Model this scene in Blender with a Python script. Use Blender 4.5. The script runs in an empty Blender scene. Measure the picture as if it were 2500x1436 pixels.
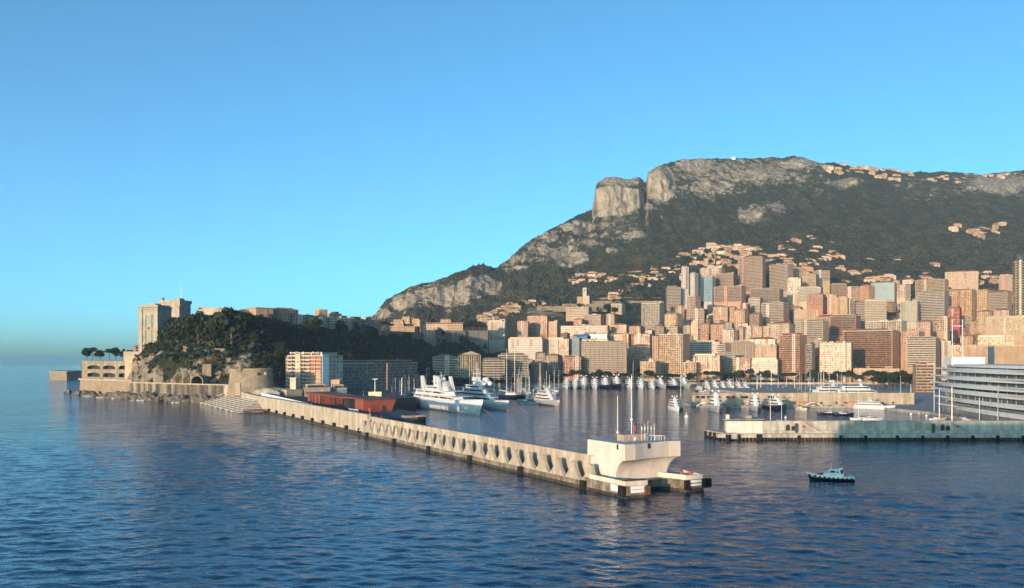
import bpy, math, random
import numpy as np
from mathutils import Vector, noise as mnoise
R = math.radians
rng = random.Random(7)
nrng = np.random.default_rng(7)
SC = bpy.context.scene
COL = SC.collection

# ------------------------------------------------------------------ camera
# deck of a ship 40 m above the sea, looking level along +Y; 2200 px focal length on a 2500 px wide frame
FPX, CX, HY, CAMZ = 2200.0, 1250.0, 868.0, 40.0
cam = bpy.data.cameras.new('camera')
cam.sensor_width = 36.0
cam.lens = 36.0 * FPX / 2500.0
cam.shift_y = (HY - 718.0) / 2500.0
cam.clip_start, cam.clip_end = 0.5, 120000.0
camo = bpy.data.objects.new('camera', cam); COL.objects.link(camo)
camo.location = (0, 0, CAMZ); camo.rotation_euler = (R(90), 0, 0)
SC.camera = camo

# ------------------------------------------------------------------ sky and sun
SUN_EL, SUN_AZ = 5.2, 30.0        # the sun stands low behind the camera, to its left
LDIR = Vector((math.sin(R(SUN_AZ))*math.cos(R(SUN_EL)), math.cos(R(SUN_AZ))*math.cos(R(SUN_EL)), -math.sin(R(SUN_EL))))
w = bpy.data.worlds.new('World'); SC.world = w; w.use_nodes = True
nt = w.node_tree
for n in list(nt.nodes): nt.nodes.remove(n)
sky = nt.nodes.new('ShaderNodeTexSky'); sky.sky_type = 'NISHITA'; sky.sun_disc = False
sky.sun_elevation = R(SUN_EL)
sky.sun_rotation = R(180 + SUN_AZ)
sky.altitude = 0; sky.air_density = 0.42; sky.dust_density = 1.2; sky.ozone_density = 3.2
bg = nt.nodes.new('ShaderNodeBackground'); bg.inputs['Strength'].default_value = 0.15
wo = nt.nodes.new('ShaderNodeOutputWorld')
tint = nt.nodes.new('ShaderNodeMix'); tint.data_type = 'RGBA'; tint.blend_type = 'MULTIPLY'; tint.inputs[0].default_value = 1.0
tint.inputs[7].default_value = (1.14, 1.48, 1.08, 1)          # white balance of the whole sky
nt.links.new(sky.outputs[0], tint.inputs[6]); nt.links.new(tint.outputs[2], bg.inputs[0]); nt.links.new(bg.outputs[0], wo.inputs[0])
sd = bpy.data.lights.new('sun', 'SUN'); sd.energy = 2.85; sd.angle = R(0.5); sd.color = (1.0, 0.66, 0.42)
so = bpy.data.objects.new('sun', sd); COL.objects.link(so)
so.rotation_euler = LDIR.to_track_quat('-Z', 'Y').to_euler()
so.location = (-200, -300, 200)
SC.view_settings.view_transform = 'Standard'; SC.view_settings.look = 'None'
SC.view_settings.exposure = 1.33; SC.view_settings.gamma = 1.0
SC.view_settings.use_curve_mapping = False
SC.cycles.max_bounces = 6; SC.cycles.diffuse_bounces = 2; SC.cycles.glossy_bounces = 3
SC.cycles.transmission_bounces = 3; SC.cycles.volume_bounces = 0
SC.cycles.use_denoising = True

HAZE = 0.00005
# ------------------------------------------------------------------ helpers
def at(px, py, Y):
    return Vector(((px-CX)/FPX*Y, Y, CAMZ + (HY-py)/FPX*Y))
def zat(py, Y): return CAMZ + (HY-py)/FPX*Y
def ywater(py): return CAMZ*FPX/(py-HY)
def gx(px, Y): return (px-CX)/FPX*Y

MATS = {}
def mat(name, col, rough=0.8, vary=0.12, scale=0.25, col2=None, bump=0.0, bscale=None, metal=0.0, spec=0.3,
        streak=0.0, objvar=0.0, emit=None):
    """procedural principled material: two-octave noise between col and col2, optional vertical streaks, bump and per-object variation"""
    if name in MATS: return MATS[name]
    m = bpy.data.materials.new(name); m.use_nodes = True
    t = m.node_tree; b = t.nodes['Principled BSDF']
    b.inputs['Roughness'].default_value = rough; b.inputs['Metallic'].default_value = metal
    b.inputs['Specular IOR Level'].default_value = spec
    c = list(col) + [1.0]
    if col2 is None: col2 = [max(0, v*(1-vary*2.2)) for v in col]
    geo = t.nodes.new('ShaderNodeNewGeometry')
    nz = t.nodes.new('ShaderNodeTexNoise'); nz.inputs['Scale'].default_value = scale
    nz.inputs['Detail'].default_value = 5; nz.inputs['Roughness'].default_value = 0.65
    t.links.new(geo.outputs['Position'], nz.inputs['Vector'])
    rp = t.nodes.new('ShaderNodeValToRGB')
    rp.color_ramp.elements[0].position = 0.34; rp.color_ramp.elements[1].position = 0.66
    rp.color_ramp.elements[0].color = list(col2) + [1]; rp.color_ramp.elements[1].color = c
    t.links.new(nz.outputs[0], rp.inputs[0])
    out = rp.outputs[0]
    if streak > 0:
        mp = t.nodes.new('ShaderNodeMapping'); mp.inputs['Scale'].default_value = (.45, .45, 0.05)
        t.links.new(geo.outputs['Position'], mp.inputs[0])
        n2 = t.nodes.new('ShaderNodeTexNoise'); n2.inputs['Scale'].default_value = 0.9; n2.inputs['Detail'].default_value = 6
        t.links.new(mp.outputs[0], n2.inputs['Vector'])
        r2 = t.nodes.new('ShaderNodeValToRGB'); r2.color_ramp.elements[0].position = 0.42; r2.color_ramp.elements[1].position = 0.62
        v = 1-streak
        r2.color_ramp.elements[0].color = (v, v*0.97, v*0.93, 1); r2.color_ramp.elements[1].color = (1, 1, 1, 1)
        t.links.new(n2.outputs[0], r2.inputs[0])
        mx = t.nodes.new('ShaderNodeMix'); mx.data_type = 'RGBA'; mx.blend_type = 'MULTIPLY'; mx.inputs[0].default_value = 1
        t.links.new(out, mx.inputs[6]); t.links.new(r2.outputs[0], mx.inputs[7]); out = mx.outputs[2]
    if objvar > 0:
        oi = t.nodes.new('ShaderNodeObjectInfo')
        hs = t.nodes.new('ShaderNodeHueSaturation')
        mr = t.nodes.new('ShaderNodeMapRange'); mr.inputs[3].default_value = 1-objvar; mr.inputs[4].default_value = 1+objvar
        t.links.new(oi.outputs['Random'], mr.inputs[0]); t.links.new(mr.outputs[0], hs.inputs['Value'])
        t.links.new(out, hs.inputs['Color']); out = hs.outputs[0]
    t.links.new(out, b.inputs['Base Color'])
    if bump > 0:
        bn = t.nodes.new('ShaderNodeBump'); bn.inputs['Strength'].default_value = 1.0; bn.inputs['Distance'].default_value = bump
        n3 = t.nodes.new('ShaderNodeTexNoise'); n3.inputs['Scale'].default_value = bscale or scale*4; n3.inputs['Detail'].default_value = 5
        t.links.new(geo.outputs['Position'], n3.inputs['Vector'])
        t.links.new(n3.outputs[0], bn.inputs['Height']); t.links.new(bn.outputs[0], b.inputs['Normal'])
    MATS[name] = m
    return m

class MB:
    """collects shapes, builds ONE mesh object"""
    def __init__(s): s.v = []; s.f = []; s.m = []; s.mi = 0
    def add(s, vs, fs):
        o = len(s.v); s.v.extend([tuple(q) for q in vs])
        for f in fs: s.f.append([o+i for i in f]); s.m.append(s.mi)
        return s
    def box(s, c, d, rz=0.0, taper=1.0):
        hx, hy, hz = d[0]/2, d[1]/2, d[2]/2
        co, si = math.cos(rz), math.sin(rz); vs = []
        for z, k in ((-hz, 1), (hz, taper)):
            for x, y in ((-hx, -hy), (hx, -hy), (hx, hy), (-hx, hy)):
                vs.append((c[0]+(x*co-y*si)*k, c[1]+(x*si+y*co)*k, c[2]+z))
        return s.add(vs, [(0,3,2,1),(4,5,6,7),(0,1,5,4),(1,2,6,5),(2,3,7,6),(3,0,4,7)])
    def b2(s, x0, x1, y0, y1, z0, z1):
        return s.box(((x0+x1)/2, (y0+y1)/2, (z0+z1)/2), (x1-x0, y1-y0, z1-z0))
    def prism(s, poly, z0, z1, cap=True, z1s=None):
        n = len(poly)
        vs = [(p[0], p[1], z0) for p in poly] + [(p[0], p[1], z1 if z1s is None else z1s[i]) for i, p in enumerate(poly)]
        fs = [(i, (i+1) % n, n+(i+1) % n, n+i) for i in range(n)]
        if cap: fs += [tuple(range(n-1, -1, -1)), tuple(range(n, 2*n))]
        return s.add(vs, fs)
    def tube(s, p0, p1, r0, r1=None, n=8, cap=True):
        p0, p1 = Vector(p0), Vector(p1); r1 = r0 if r1 is None else r1
        d = (p1-p0); 
        if d.length < 1e-9: return s
        d.normalize()
        a = d.orthogonal().normalized(); b = d.cross(a)
        vs = []
        for p, r in ((p0, r0), (p1, r1)):
            for i in range(n):
                t = 2*math.pi*i/n; vs.append(p + a*(r*math.cos(t)) + b*(r*math.sin(t)))
        fs = [(i, (i+1) % n, n+(i+1) % n, n+i) for i in range(n)]
        if cap: fs += [tuple(range(n-1, -1, -1)), tuple(range(n, 2*n))]
        return s.add(vs, fs)
    def sphere(s, c, r, n=10, m=6, sq=(1, 1, 1)):
        vs = []; fs = []
        for j in range(m+1):
            ph = math.pi*j/m
            for i in range(n):
                t = 2*math.pi*i/n
                vs.append((c[0]+r*sq[0]*math.sin(ph)*math.cos(t), c[1]+r*sq[1]*math.sin(ph)*math.sin(t), c[2]+r*sq[2]*math.cos(ph)))
        for j in range(m):
            for i in range(n):
                a = j*n+i; b = j*n+(i+1) % n; fs.append((a, a+n, b+n, b))
        return s.add(vs, fs)
    def loft(s, secs, close=True, caps=True):
        n = len(secs[0]); vs = [p for q in secs for p in q]; fs = []
        for j in range(len(secs)-1):
            for i in range(n if close else n-1):
                a = j*n+i; b = j*n+(i+1) % n; fs.append((a, b, b+n, a+n))
        if caps:
            fs.append(tuple(range(n-1, -1, -1))); k = (len(secs)-1)*n; fs.append(tuple(range(k, k+n)))
        return s.add(vs, fs)
    def build(s, name, mats, parent=None, smooth=False, loc=None, rz=0.0):
        me = bpy.data.meshes.new(name)
        me.from_pydata(s.v, [], s.f)
        if not isinstance(mats, (list, tuple)): mats = [mats]
        for q in mats: me.materials.append(q)
        if len(mats) > 1: me.polygons.foreach_set('material_index', s.m)
        if smooth: me.polygons.foreach_set('use_smooth', [True]*len(me.polygons))
        me.update()
        return link(name, me, parent, loc, rz)

def link(name, data, parent=None, loc=None, rz=0.0):
    o = bpy.data.objects.new(name, data); COL.objects.link(o)
    if parent is not None: o.parent = parent
    if loc is not None: o.location = loc
    if rz: o.rotation_euler = (0, 0, rz)
    return o
def tag(o, label=None, cat=None, group=None, kind=None):
    if label: o['label'] = label
    if cat: o['category'] = cat
    if group: o['group'] = group
    if kind: o['kind'] = kind
    return o
def thing(name, label, cat, loc=(0, 0, 0), rz=0.0, group=None):
    o = link(name, None, None, loc, rz); o.empty_display_size = 1.0
    return tag(o, label, cat, group)
KIDS = {}
def copy_tree(o, label=None, loc=None, rz=None, scale=None, group=None):
    c = o.copy(); COL.objects.link(c)
    kids = KIDS.get(o.name)
    if kids is None: kids = [(ch, list(ch.children)) for ch in o.children]; KIDS[o.name] = kids
    for ch, gs in kids:
        d = ch.copy(); COL.objects.link(d); d.parent = c
        for g in gs:
            e = g.copy(); COL.objects.link(e); e.parent = d
    if label: c['label'] = label
    if group: c['group'] = group
    if loc is not None: c.location = loc
    if rz is not None: c.rotation_euler = (0, 0, rz)
    if scale is not None: c.scale = scale if not isinstance(scale, (int, float)) else (scale,)*3
    return c
def npmesh(name, V, F, mats, smooth=False, mi=None, parent=None):
    V = np.asarray(V, dtype=np.float32); F = np.asarray(F, dtype=np.int32)
    me = bpy.data.meshes.new(name); k = F.shape[1]
    me.vertices.add(len(V)); me.vertices.foreach_set('co', V.ravel())
    me.loops.add(F.size); me.loops.foreach_set('vertex_index', F.ravel())
    me.polygons.add(len(F)); me.polygons.foreach_set('loop_start', np.arange(0, F.size, k, dtype=np.int32))
    me.polygons.foreach_set('loop_total', np.full(len(F), k, dtype=np.int32))
    if not isinstance(mats, (list, tuple)): mats = [mats]
    for q in mats: me.materials.append(q)
    if mi is not None: me.polygons.foreach_set('material_index', np.asarray(mi, dtype=np.int32))
    if smooth: me.polygons.foreach_set('use_smooth', np.ones(len(F), dtype=bool))
    me.update(); me.validate()
    return link(name, me, parent)

# value noise for terrain (numpy)
def _hash(ix, iy, iz):
    h = (ix*374761393 + iy*668265263 + iz*2147483647) & 0xffffffff
    h = ((h ^ (h >> 13)) * 1274126177) & 0xffffffff
    return ((h ^ (h >> 16)) & 0xffff) / 65535.0
def vnoise(P):
    P = np.asarray(P, dtype=np.float64); I = np.floor(P).astype(np.int64); f = P - I; f = f*f*(3-2*f)
    out = 0
    for dx in (0, 1):
        for dy in (0, 1):
            for dz in (0, 1):
                wgt = (f[:, 0] if dx else 1-f[:, 0])*(f[:, 1] if dy else 1-f[:, 1])*(f[:, 2] if dz else 1-f[:, 2])
                out = out + wgt*_hash(I[:, 0]+dx, I[:, 1]+dy, I[:, 2]+dz)
    return out*2-1
def fbm(P, oct=5, gain=0.5):
    a = 1.0; s = 0; P = np.array(P, dtype=np.float64)
    for _ in range(oct):
        s = s + a*vnoise(P); P = P*2.03+17.3; a *= gain
    return s
def ridged(P, oct=4):
    a = 1.0; s = 0; P = np.array(P, dtype=np.float64)
    for _ in range(oct):
        s = s + a*(1-np.abs(vnoise(P))); P = P*2.1+9.7; a *= 0.5
    return s/1.875
# ================================================================== SETTING: sea, mountain, headland
def water_mat():
    """wave slopes from finite differences of a procedural height, so that distant, sub-pixel waves still scatter the reflection"""
    g = bpy.data.node_groups.new('wave_height', 'ShaderNodeTree')
    g.interface.new_socket('P', in_out='INPUT', socket_type='NodeSocketVector'); g.interface.new_socket('H', in_out='OUTPUT', socket_type='NodeSocketFloat')
    gi = g.nodes.new('NodeGroupInput'); go = g.nodes.new('NodeGroupOutput')
    def layer(scale, sx, sy, rot, detail, dist, rough, amp):
        mp = g.nodes.new('ShaderNodeMapping'); mp.inputs['Scale'].default_value = (sx, sy, 1); mp.inputs['Rotation'].default_value = (0, 0, R(rot))
        g.links.new(gi.outputs[0], mp.inputs[0])
        n = g.nodes.new('ShaderNodeTexNoise'); n.inputs['Scale'].default_value = scale; n.inputs['Detail'].default_value = detail
        n.inputs['Roughness'].default_value = rough; n.inputs['Distortion'].default_value = dist
        g.links.new(mp.outputs[0], n.inputs['Vector'])
        m = g.nodes.new('ShaderNodeMath'); m.operation = 'MULTIPLY'; m.inputs[1].default_value = amp; g.links.new(n.outputs[0], m.inputs[0]); return m.outputs[0]
    def add(a, c):
        n = g.nodes.new('ShaderNodeMath'); n.operation = 'ADD'; g.links.new(a, n.inputs[0]); g.links.new(c, n.inputs[1]); return n.outputs[0]
    h = add(add(layer(0.07, .6, 1.15, 12, 2, .5, .5, WAVE[0]), layer(0.26, .62, 1.15, -10, 3, .6, .5, WAVE[1])), layer(1.1, .75, 1.1, 24, 3, .3, .55, WAVE[2]))
    g.links.new(h, go.inputs[0])
    m = bpy.data.materials.new('sea_water'); m.use_nodes = True
    t = m.node_tree; b = t.nodes['Principled BSDF']
    b.inputs['Base Color'].default_value = (0.003, 0.032, 0.075, 1)
    b.inputs['Roughness'].default_value = 0.06; b.inputs['IOR'].default_value = 1.333
    geo = t.nodes.new('ShaderNodeNewGeometry'); eps = 0.12; hs = []
    for off in ((0, 0, 0), (eps, 0, 0), (0, eps, 0)):
        ad = t.nodes.new('ShaderNodeVectorMath'); ad.operation = 'ADD'; ad.inputs[1].default_value = off; t.links.new(geo.outputs['Position'], ad.inputs[0])
        gn = t.nodes.new('ShaderNodeGroup'); gn.node_tree = g; t.links.new(ad.outputs[0], gn.inputs[0]); hs.append(gn.outputs[0])
    at_ = t.nodes.new('ShaderNodeAttribute'); at_.attribute_name = 'chop'
    pat = t.nodes.new('ShaderNodeTexNoise'); pat.inputs['Scale'].default_value = .013; pat.inputs['Detail'].default_value = 3; t.links.new(geo.outputs['Position'], pat.inputs['Vector'])
    mr = t.nodes.new('ShaderNodeMapRange'); mr.inputs[1].default_value = .35; mr.inputs[2].default_value = .65; mr.inputs[3].default_value = .6; mr.inputs[4].default_value = 1.05
    t.links.new(pat.outputs[0], mr.inputs[0])
    k = t.nodes.new('ShaderNodeMath'); k.operation = 'MULTIPLY'; t.links.new(at_.outputs['Fac'], k.inputs[0]); t.links.new(mr.outputs[0], k.inputs[1])
    def slope(i):
        s = t.nodes.new('ShaderNodeMath'); s.operation = 'SUBTRACT'; t.links.new(hs[0], s.inputs[0]); t.links.new(hs[i], s.inputs[1])
        d = t.nodes.new('ShaderNodeMath'); d.operation = 'DIVIDE'; d.inputs[1].default_value = eps; t.links.new(s.outputs[0], d.inputs[0])
        e = t.nodes.new('ShaderNodeMath'); e.operation = 'MULTIPLY'; t.links.new(d.outputs[0], e.inputs[0]); t.links.new(k.outputs[0], e.inputs[1]); return e.outputs[0]
    cb_ = t.nodes.new('ShaderNodeCombineXYZ'); t.links.new(slope(1), cb_.inputs[0]); t.links.new(slope(2), cb_.inputs[1]); cb_.inputs[2].default_value = 0.0
    an = t.nodes.new('ShaderNodeVectorMath'); an.operation = 'ADD'; t.links.new(cb_.outputs[0], an.inputs[0]); t.links.new(geo.outputs['Normal'], an.inputs[1]); cb_ = an
    nm = t.nodes.new('ShaderNodeVectorMath'); nm.operation = 'NORMALIZE'; t.links.new(cb_.outputs[0], nm.inputs[0]); t.links.new(nm.outputs[0], b.inputs['Normal'])
    return m
WAVE = (1.6, 1.1, 0.36)

# dike frame: D0 the near corner, DD along the dike towards land, DW across it towards the harbour
D0 = Vector((32.5, 259.0)); DD = Vector((-0.479, 0.878)).normalized(); DW = Vector((DD.y, -DD.x))
def dk(s, t, z=0.0):
    p = D0 + DD*s + DW*t
    return Vector((p.x, p.y, z))

def build_sea():
    """one sheet to the horizon; real waves where they are near enough to be told apart, finer where nearer"""
    tn = np.concatenate([[-60, -12, -4, -2, -1.2, -.85], np.linspace(-.68, .68, 560), [.85, 1.2, 2, 4, 12, 60]])
    ys = [140.0]
    while ys[-1] < 900: ys.append(ys[-1] + max(.42, .0000125*ys[-1]**2))
    ys = np.array(ys + list(np.geomspace(930, 90000, 40)))
    Yg, Tg = np.meshgrid(ys, tn, indexing='ij'); Xg = Tg*Yg
    nr, nc = Xg.shape; X = Xg.ravel(); Y = Yg.ravel()
    dX = np.gradient(Xg, axis=1).ravel(); dY = np.gradient(Yg, axis=0).ravel()
    t = (X-D0.x)*DW.x + (Y-D0.y)*DW.y
    inside = (t > 4) & (Y > 262)
    chop = np.where(inside, .55, 1.0); chop = np.where(inside & (Y > 650), .4, chop)
    edge = np.clip((Y-140)/10, 0, 1)*np.clip((.66-np.abs(Tg.ravel()))/.04, 0, 1)*np.clip((900-Y)/150, 0, 1)
    H = np.zeros_like(X); have = np.zeros_like(X); rs = np.random.default_rng(4)
    NW = 44; st = SEA_SLOPE*math.sqrt(2/NW)
    for i in range(NW):
        lam = 1.4*(11/1.4)**rs.uniform(0, 1); d = rs.normal(-.22, .5); kx, ky = math.sin(d), -math.cos(d); k = 2*math.pi/lam
        res = np.clip((lam/np.maximum(np.abs(dX*kx)+np.abs(dY*ky), .01)-2.2)/2.2, 0, 1)      # only what the mesh can carry
        ph = k*(kx*X+ky*Y)+rs.uniform(0, 6.28); grp = .6+.4*np.sin(.37*k*(ky*X-kx*Y)+.21*k*(kx*X+ky*Y)+rs.uniform(0, 6.28))
        H += res*grp*st/k*(np.sin(ph)-.22*np.cos(2*ph)); have += res**2/NW
    V = np.stack([X, Y, H*edge*chop], 1)
    idx = np.arange(nr*nc).reshape(nr, nc); F = np.stack([idx[:-1, :-1], idx[:-1, 1:], idx[1:, 1:], idx[1:, :-1]], -1).reshape(-1, 4)
    # flat remainder towards and behind the ship
    n0 = len(V); x0 = tn*140
    V = np.concatenate([V, np.stack([x0, np.full(nc, -4000.), np.zeros(nc)], 1)]); i2 = np.arange(n0, n0+nc)
    F = np.concatenate([F, np.stack([i2[:-1], i2[1:], idx[0, 1:], idx[0, :-1]], -1)])
    o = npmesh('sea', V, F, water_mat(), smooth=True); tag(o, kind='structure')
    chop = np.where(Y > 3500, 2.4, chop)
    rip = chop*np.sqrt(np.clip(1-have*edge, 0.12, 1)); rip = np.concatenate([rip, np.ones(nc)])
    a = o.data.attributes.new('chop', 'FLOAT', 'POINT'); a.data.foreach_set('value', rip.astype(np.float32))
SEA_SLOPE = 0.14
build_sea()

# ------------------------------------------------------------------ mountain: columns (bearing) of profile points
PROFILE = {
 880: [(1500,'z',-9),(1600,'z',-9),(1700,'z',-8),(1800,'z',-8),(1900,'z',-7),(1980,'z',-6),(2020,'z',-5),(2060,'z',-4),(2100,'z',-3)],
 900: [(1500,'z',-5),(1600,'z',-3),(1700,'z',0),(1800,'z',10),(1900,'z',30),(1980,'y',822),(2020,'y',812),(2060,'y',800),(2100,'y',795)],
 915: [(1500,'z',-4),(1600,'z',0),(1700,'z',10),(1800,'z',30),(1900,'y',830),(1980,'y',812),(2030,'y',802),(2060,'y',786),(2120,'y',774)],
 945: [(1500,'z',-3),(1600,'z',4),(1700,'z',15),(1800,'z',40),(1900,'y',825),(1980,'y',795),(2030,'y',775),(2060,'y',745),(2130,'y',731)],
 1000:[(1450,'z',-3),(1550,'z',8),(1650,'z',20),(1780,'z',45),(1900,'y',812),(2000,'y',770),(2040,'y',755),(2070,'y',720),(2150,'y',705)],
 1080:[(1400,'z',-3),(1500,'z',8),(1620,'z',25),(1750,'z',55),(1900,'y',805),(2000,'y',775),(2060,'y',748),(2090,'y',702),(2180,'y',680)],
 1150:[(1300,'z',0),(1400,'z',6),(1550,'z',30),(1750,'z',65),(1900,'y',800),(2020,'y',765),(2090,'y',735),(2120,'y',688),(2220,'y',655)],
 1215:[(1235,'z',2),(1320,'z',6),(1500,'z',36),(1750,'z',78),(1900,'y',792),(2060,'y',745),(2140,'y',718),(2170,'y',700),(2280,'y',653)],
 1300:[(1235,'z',2),(1300,'z',6),(1500,'z',42),(1750,'z',95),(1950,'y',757),(2150,'y',710),(2280,'y',650),(2300,'y',630),(2380,'y',585)],
 1400:[(1235,'z',2),(1300,'z',6),(1500,'z',44),(1750,'z',100),(2000,'y',738),(2200,'y',690),(2380,'y',610),(2400,'y',585),(2480,'y',530)],
 1445:[(1235,'z',2),(1300,'z',6),(1500,'z',44),(1750,'z',100),(2000,'y',733),(2230,'y',675),(2500,'y',548),(2530,'y',530),(2580,'y',512)],
 1455:[(1235,'z',2),(1300,'z',6),(1500,'z',44),(1750,'z',100),(2000,'y',733),(2240,'y',670),(2530,'y',533),(2542,'y',462),(2600,'y',456)],
 1480:[(1235,'z',2),(1300,'z',6),(1500,'z',44),(1750,'z',100),(2000,'y',732),(2240,'y',665),(2520,'y',531),(2530,'y',458),(2620,'y',437)],
 1560:[(1235,'z',2),(1300,'z',6),(1500,'z',44),(1750,'z',98),(2000,'y',732),(2250,'y',655),(2540,'y',512),(2556,'y',462),(2650,'y',435)],
 1575:[(1235,'z',2),(1300,'z',6),(1500,'z',44),(1750,'z',98),(2000,'y',732),(2250,'y',648),(2620,'y',495),(2680,'y',468),(2740,'y',449)],
 1583:[(1235,'z',2),(1300,'z',6),(1500,'z',44),(1750,'z',98),(2000,'y',732),(2250,'y',648),(2610,'y',480),(2622,'y',428),(2720,'y',422)],
 1615:[(1235,'z',2),(1300,'z',6),(1500,'z',44),(1750,'z',98),(2000,'y',732),(2250,'y',645),(2600,'y',492),(2615,'y',415),(2740,'y',404)],
 1640:[(1235,'z',2),(1300,'z',6),(1500,'z',42),(1750,'z',96),(2000,'y',732),(2250,'y',640),(2600,'y',497),(2640,'y',462),(2780,'y',396)],
 1700:[(1235,'z',2),(1300,'z',6),(1500,'z',40),(1750,'z',94),(2000,'y',730),(2280,'y',625),(2650,'y',480),(2700,'y',452),(2850,'y',390)],
 1850:[(1235,'z',2),(1300,'z',6),(1500,'z',40),(1750,'z',94),(2000,'y',728),(2300,'y',612),(2700,'y',478),(2800,'y',430),(3000,'y',388)],
 1940:[(1235,'z',2),(1300,'z',6),(1500,'z',40),(1750,'z',94),(2000,'y',728),(2300,'y',612),(2720,'y',478),(2830,'y',430),(3050,'y',381)],
 2010:[(1235,'z',2),(1300,'z',6),(1500,'z',40),(1750,'z',94),(2000,'y',728),(2300,'y',620),(2720,'y',485),(2850,'y',432),(3050,'y',398)],
 2200:[(1235,'z',2),(1300,'z',8),(1500,'z',42),(1750,'z',96),(2000,'y',728),(2300,'y',640),(2750,'y',500),(2900,'y',450),(3150,'y',419)],
 2400:[(1180,'z',2),(1250,'z',8),(1450,'z',48),(1750,'z',100),(2000,'y',728),(2300,'y',650),(2750,'y',510),(2950,'y',455),(3250,'y',428)],
 2500:[(1150,'z',2),(1220,'z',8),(1420,'z',50),(1750,'z',104),(2000,'y',728),(2300,'y',650),(2750,'y',510),(2950,'y',450),(3250,'y',415)],
 2800:[(1050,'z',2),(1120,'z',8),(1350,'z',50),(1750,'z',110),(2000,'y',720),(2300,'y',640),(2750,'y',500),(2950,'y',450),(3300,'y',405)],
 3300:[(1000,'z',2),(1080,'z',8),(1300,'z',50),(1750,'z',110),(2000,'y',720),(2300,'y',640),(2750,'y',500),(2950,'y',450),(3300,'y',400)],
}
PK = sorted(PROFILE)
PT = np.array([[(Y, v if k == 'z' else zat(v, Y)) for (Y, k, v) in PROFILE[p]] for p in PK])   # keys x 9 x 2
PT = np.concatenate([PT, PT[:, -1:, :] + np.array([[[300, -25]]]), PT[:, -1:, :] + np.array([[[900, -220]]])], 1)
def prof(px):
    px = float(np.clip(px, PK[0], PK[-1])); j = int(np.searchsorted(PK, px)) - 1; j = max(0, min(j, len(PK)-2))
    t = (px-PK[j])/(PK[j+1]-PK[j])
    return PT[j]*(1-t) + PT[j+1]*t
def ground(px, Y):
    p = prof(px); return float(np.interp(Y, p[:, 0], p[:, 1]))

# patches of bare rock: (px, py, radius x, radius y, strength)
ROCKS = [(1503,495,52,38,1.3),(1612,452,30,40,1.4),(1500,442,50,14,1.2),(1410,552,50,16,1.0),(1335,580,36,18,.8),(1390,600,30,9,.3),
 (1438,597,20,11,1.1),(1410,635,28,18,1.1),(1382,652,20,12,1.0),(1548,583,34,12,.95),(1580,510,14,9,.9),(1490,620,25,10,.5),
 (1160,690,50,16,1.1),(1205,705,22,16,1.3),(1115,715,36,26,.85),(1060,730,50,28,.75),(985,740,40,26,.9),(935,765,26,14,.9),(1300,610,60,30,.55),(1260,650,26,12,.6),
 (1420,560,80,36,.5),(1850,425,160,40,.5),(1950,400,60,14,.75),(1700,410,60,26,.65),(1740,455,90,30,.45),(1830,530,60,26,.6),(1900,515,40,20,.55),
 (2440,450,110,30,.6),(1780,420,230,48,.42),(2000,470,300,60,.16),(2300,470,260,50,.22),(1900,560,300,60,.14),(1500,560,160,80,.45),(1350,620,130,60,.56),(1080,720,120,50,.68),(1250,640,60,40,.52),(1700,560,160,50,.24),(1600,600,120,40,.24),(2060,445,60,14,.5),(2230,450,60,20,.3),(1330,760,50,16,.5),(1560,545,60,20,.35),(1620,560,80,40,.25),(1680,520,100,40,.2)]
def rockiness(px, py):
    r = np.zeros_like(px)
    for (x, y, a, b, s) in ROCKS: r = np.maximum(r, s*np.exp(-((px-x)/a)**2-((py-y)/b)**2))
    return r

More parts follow.
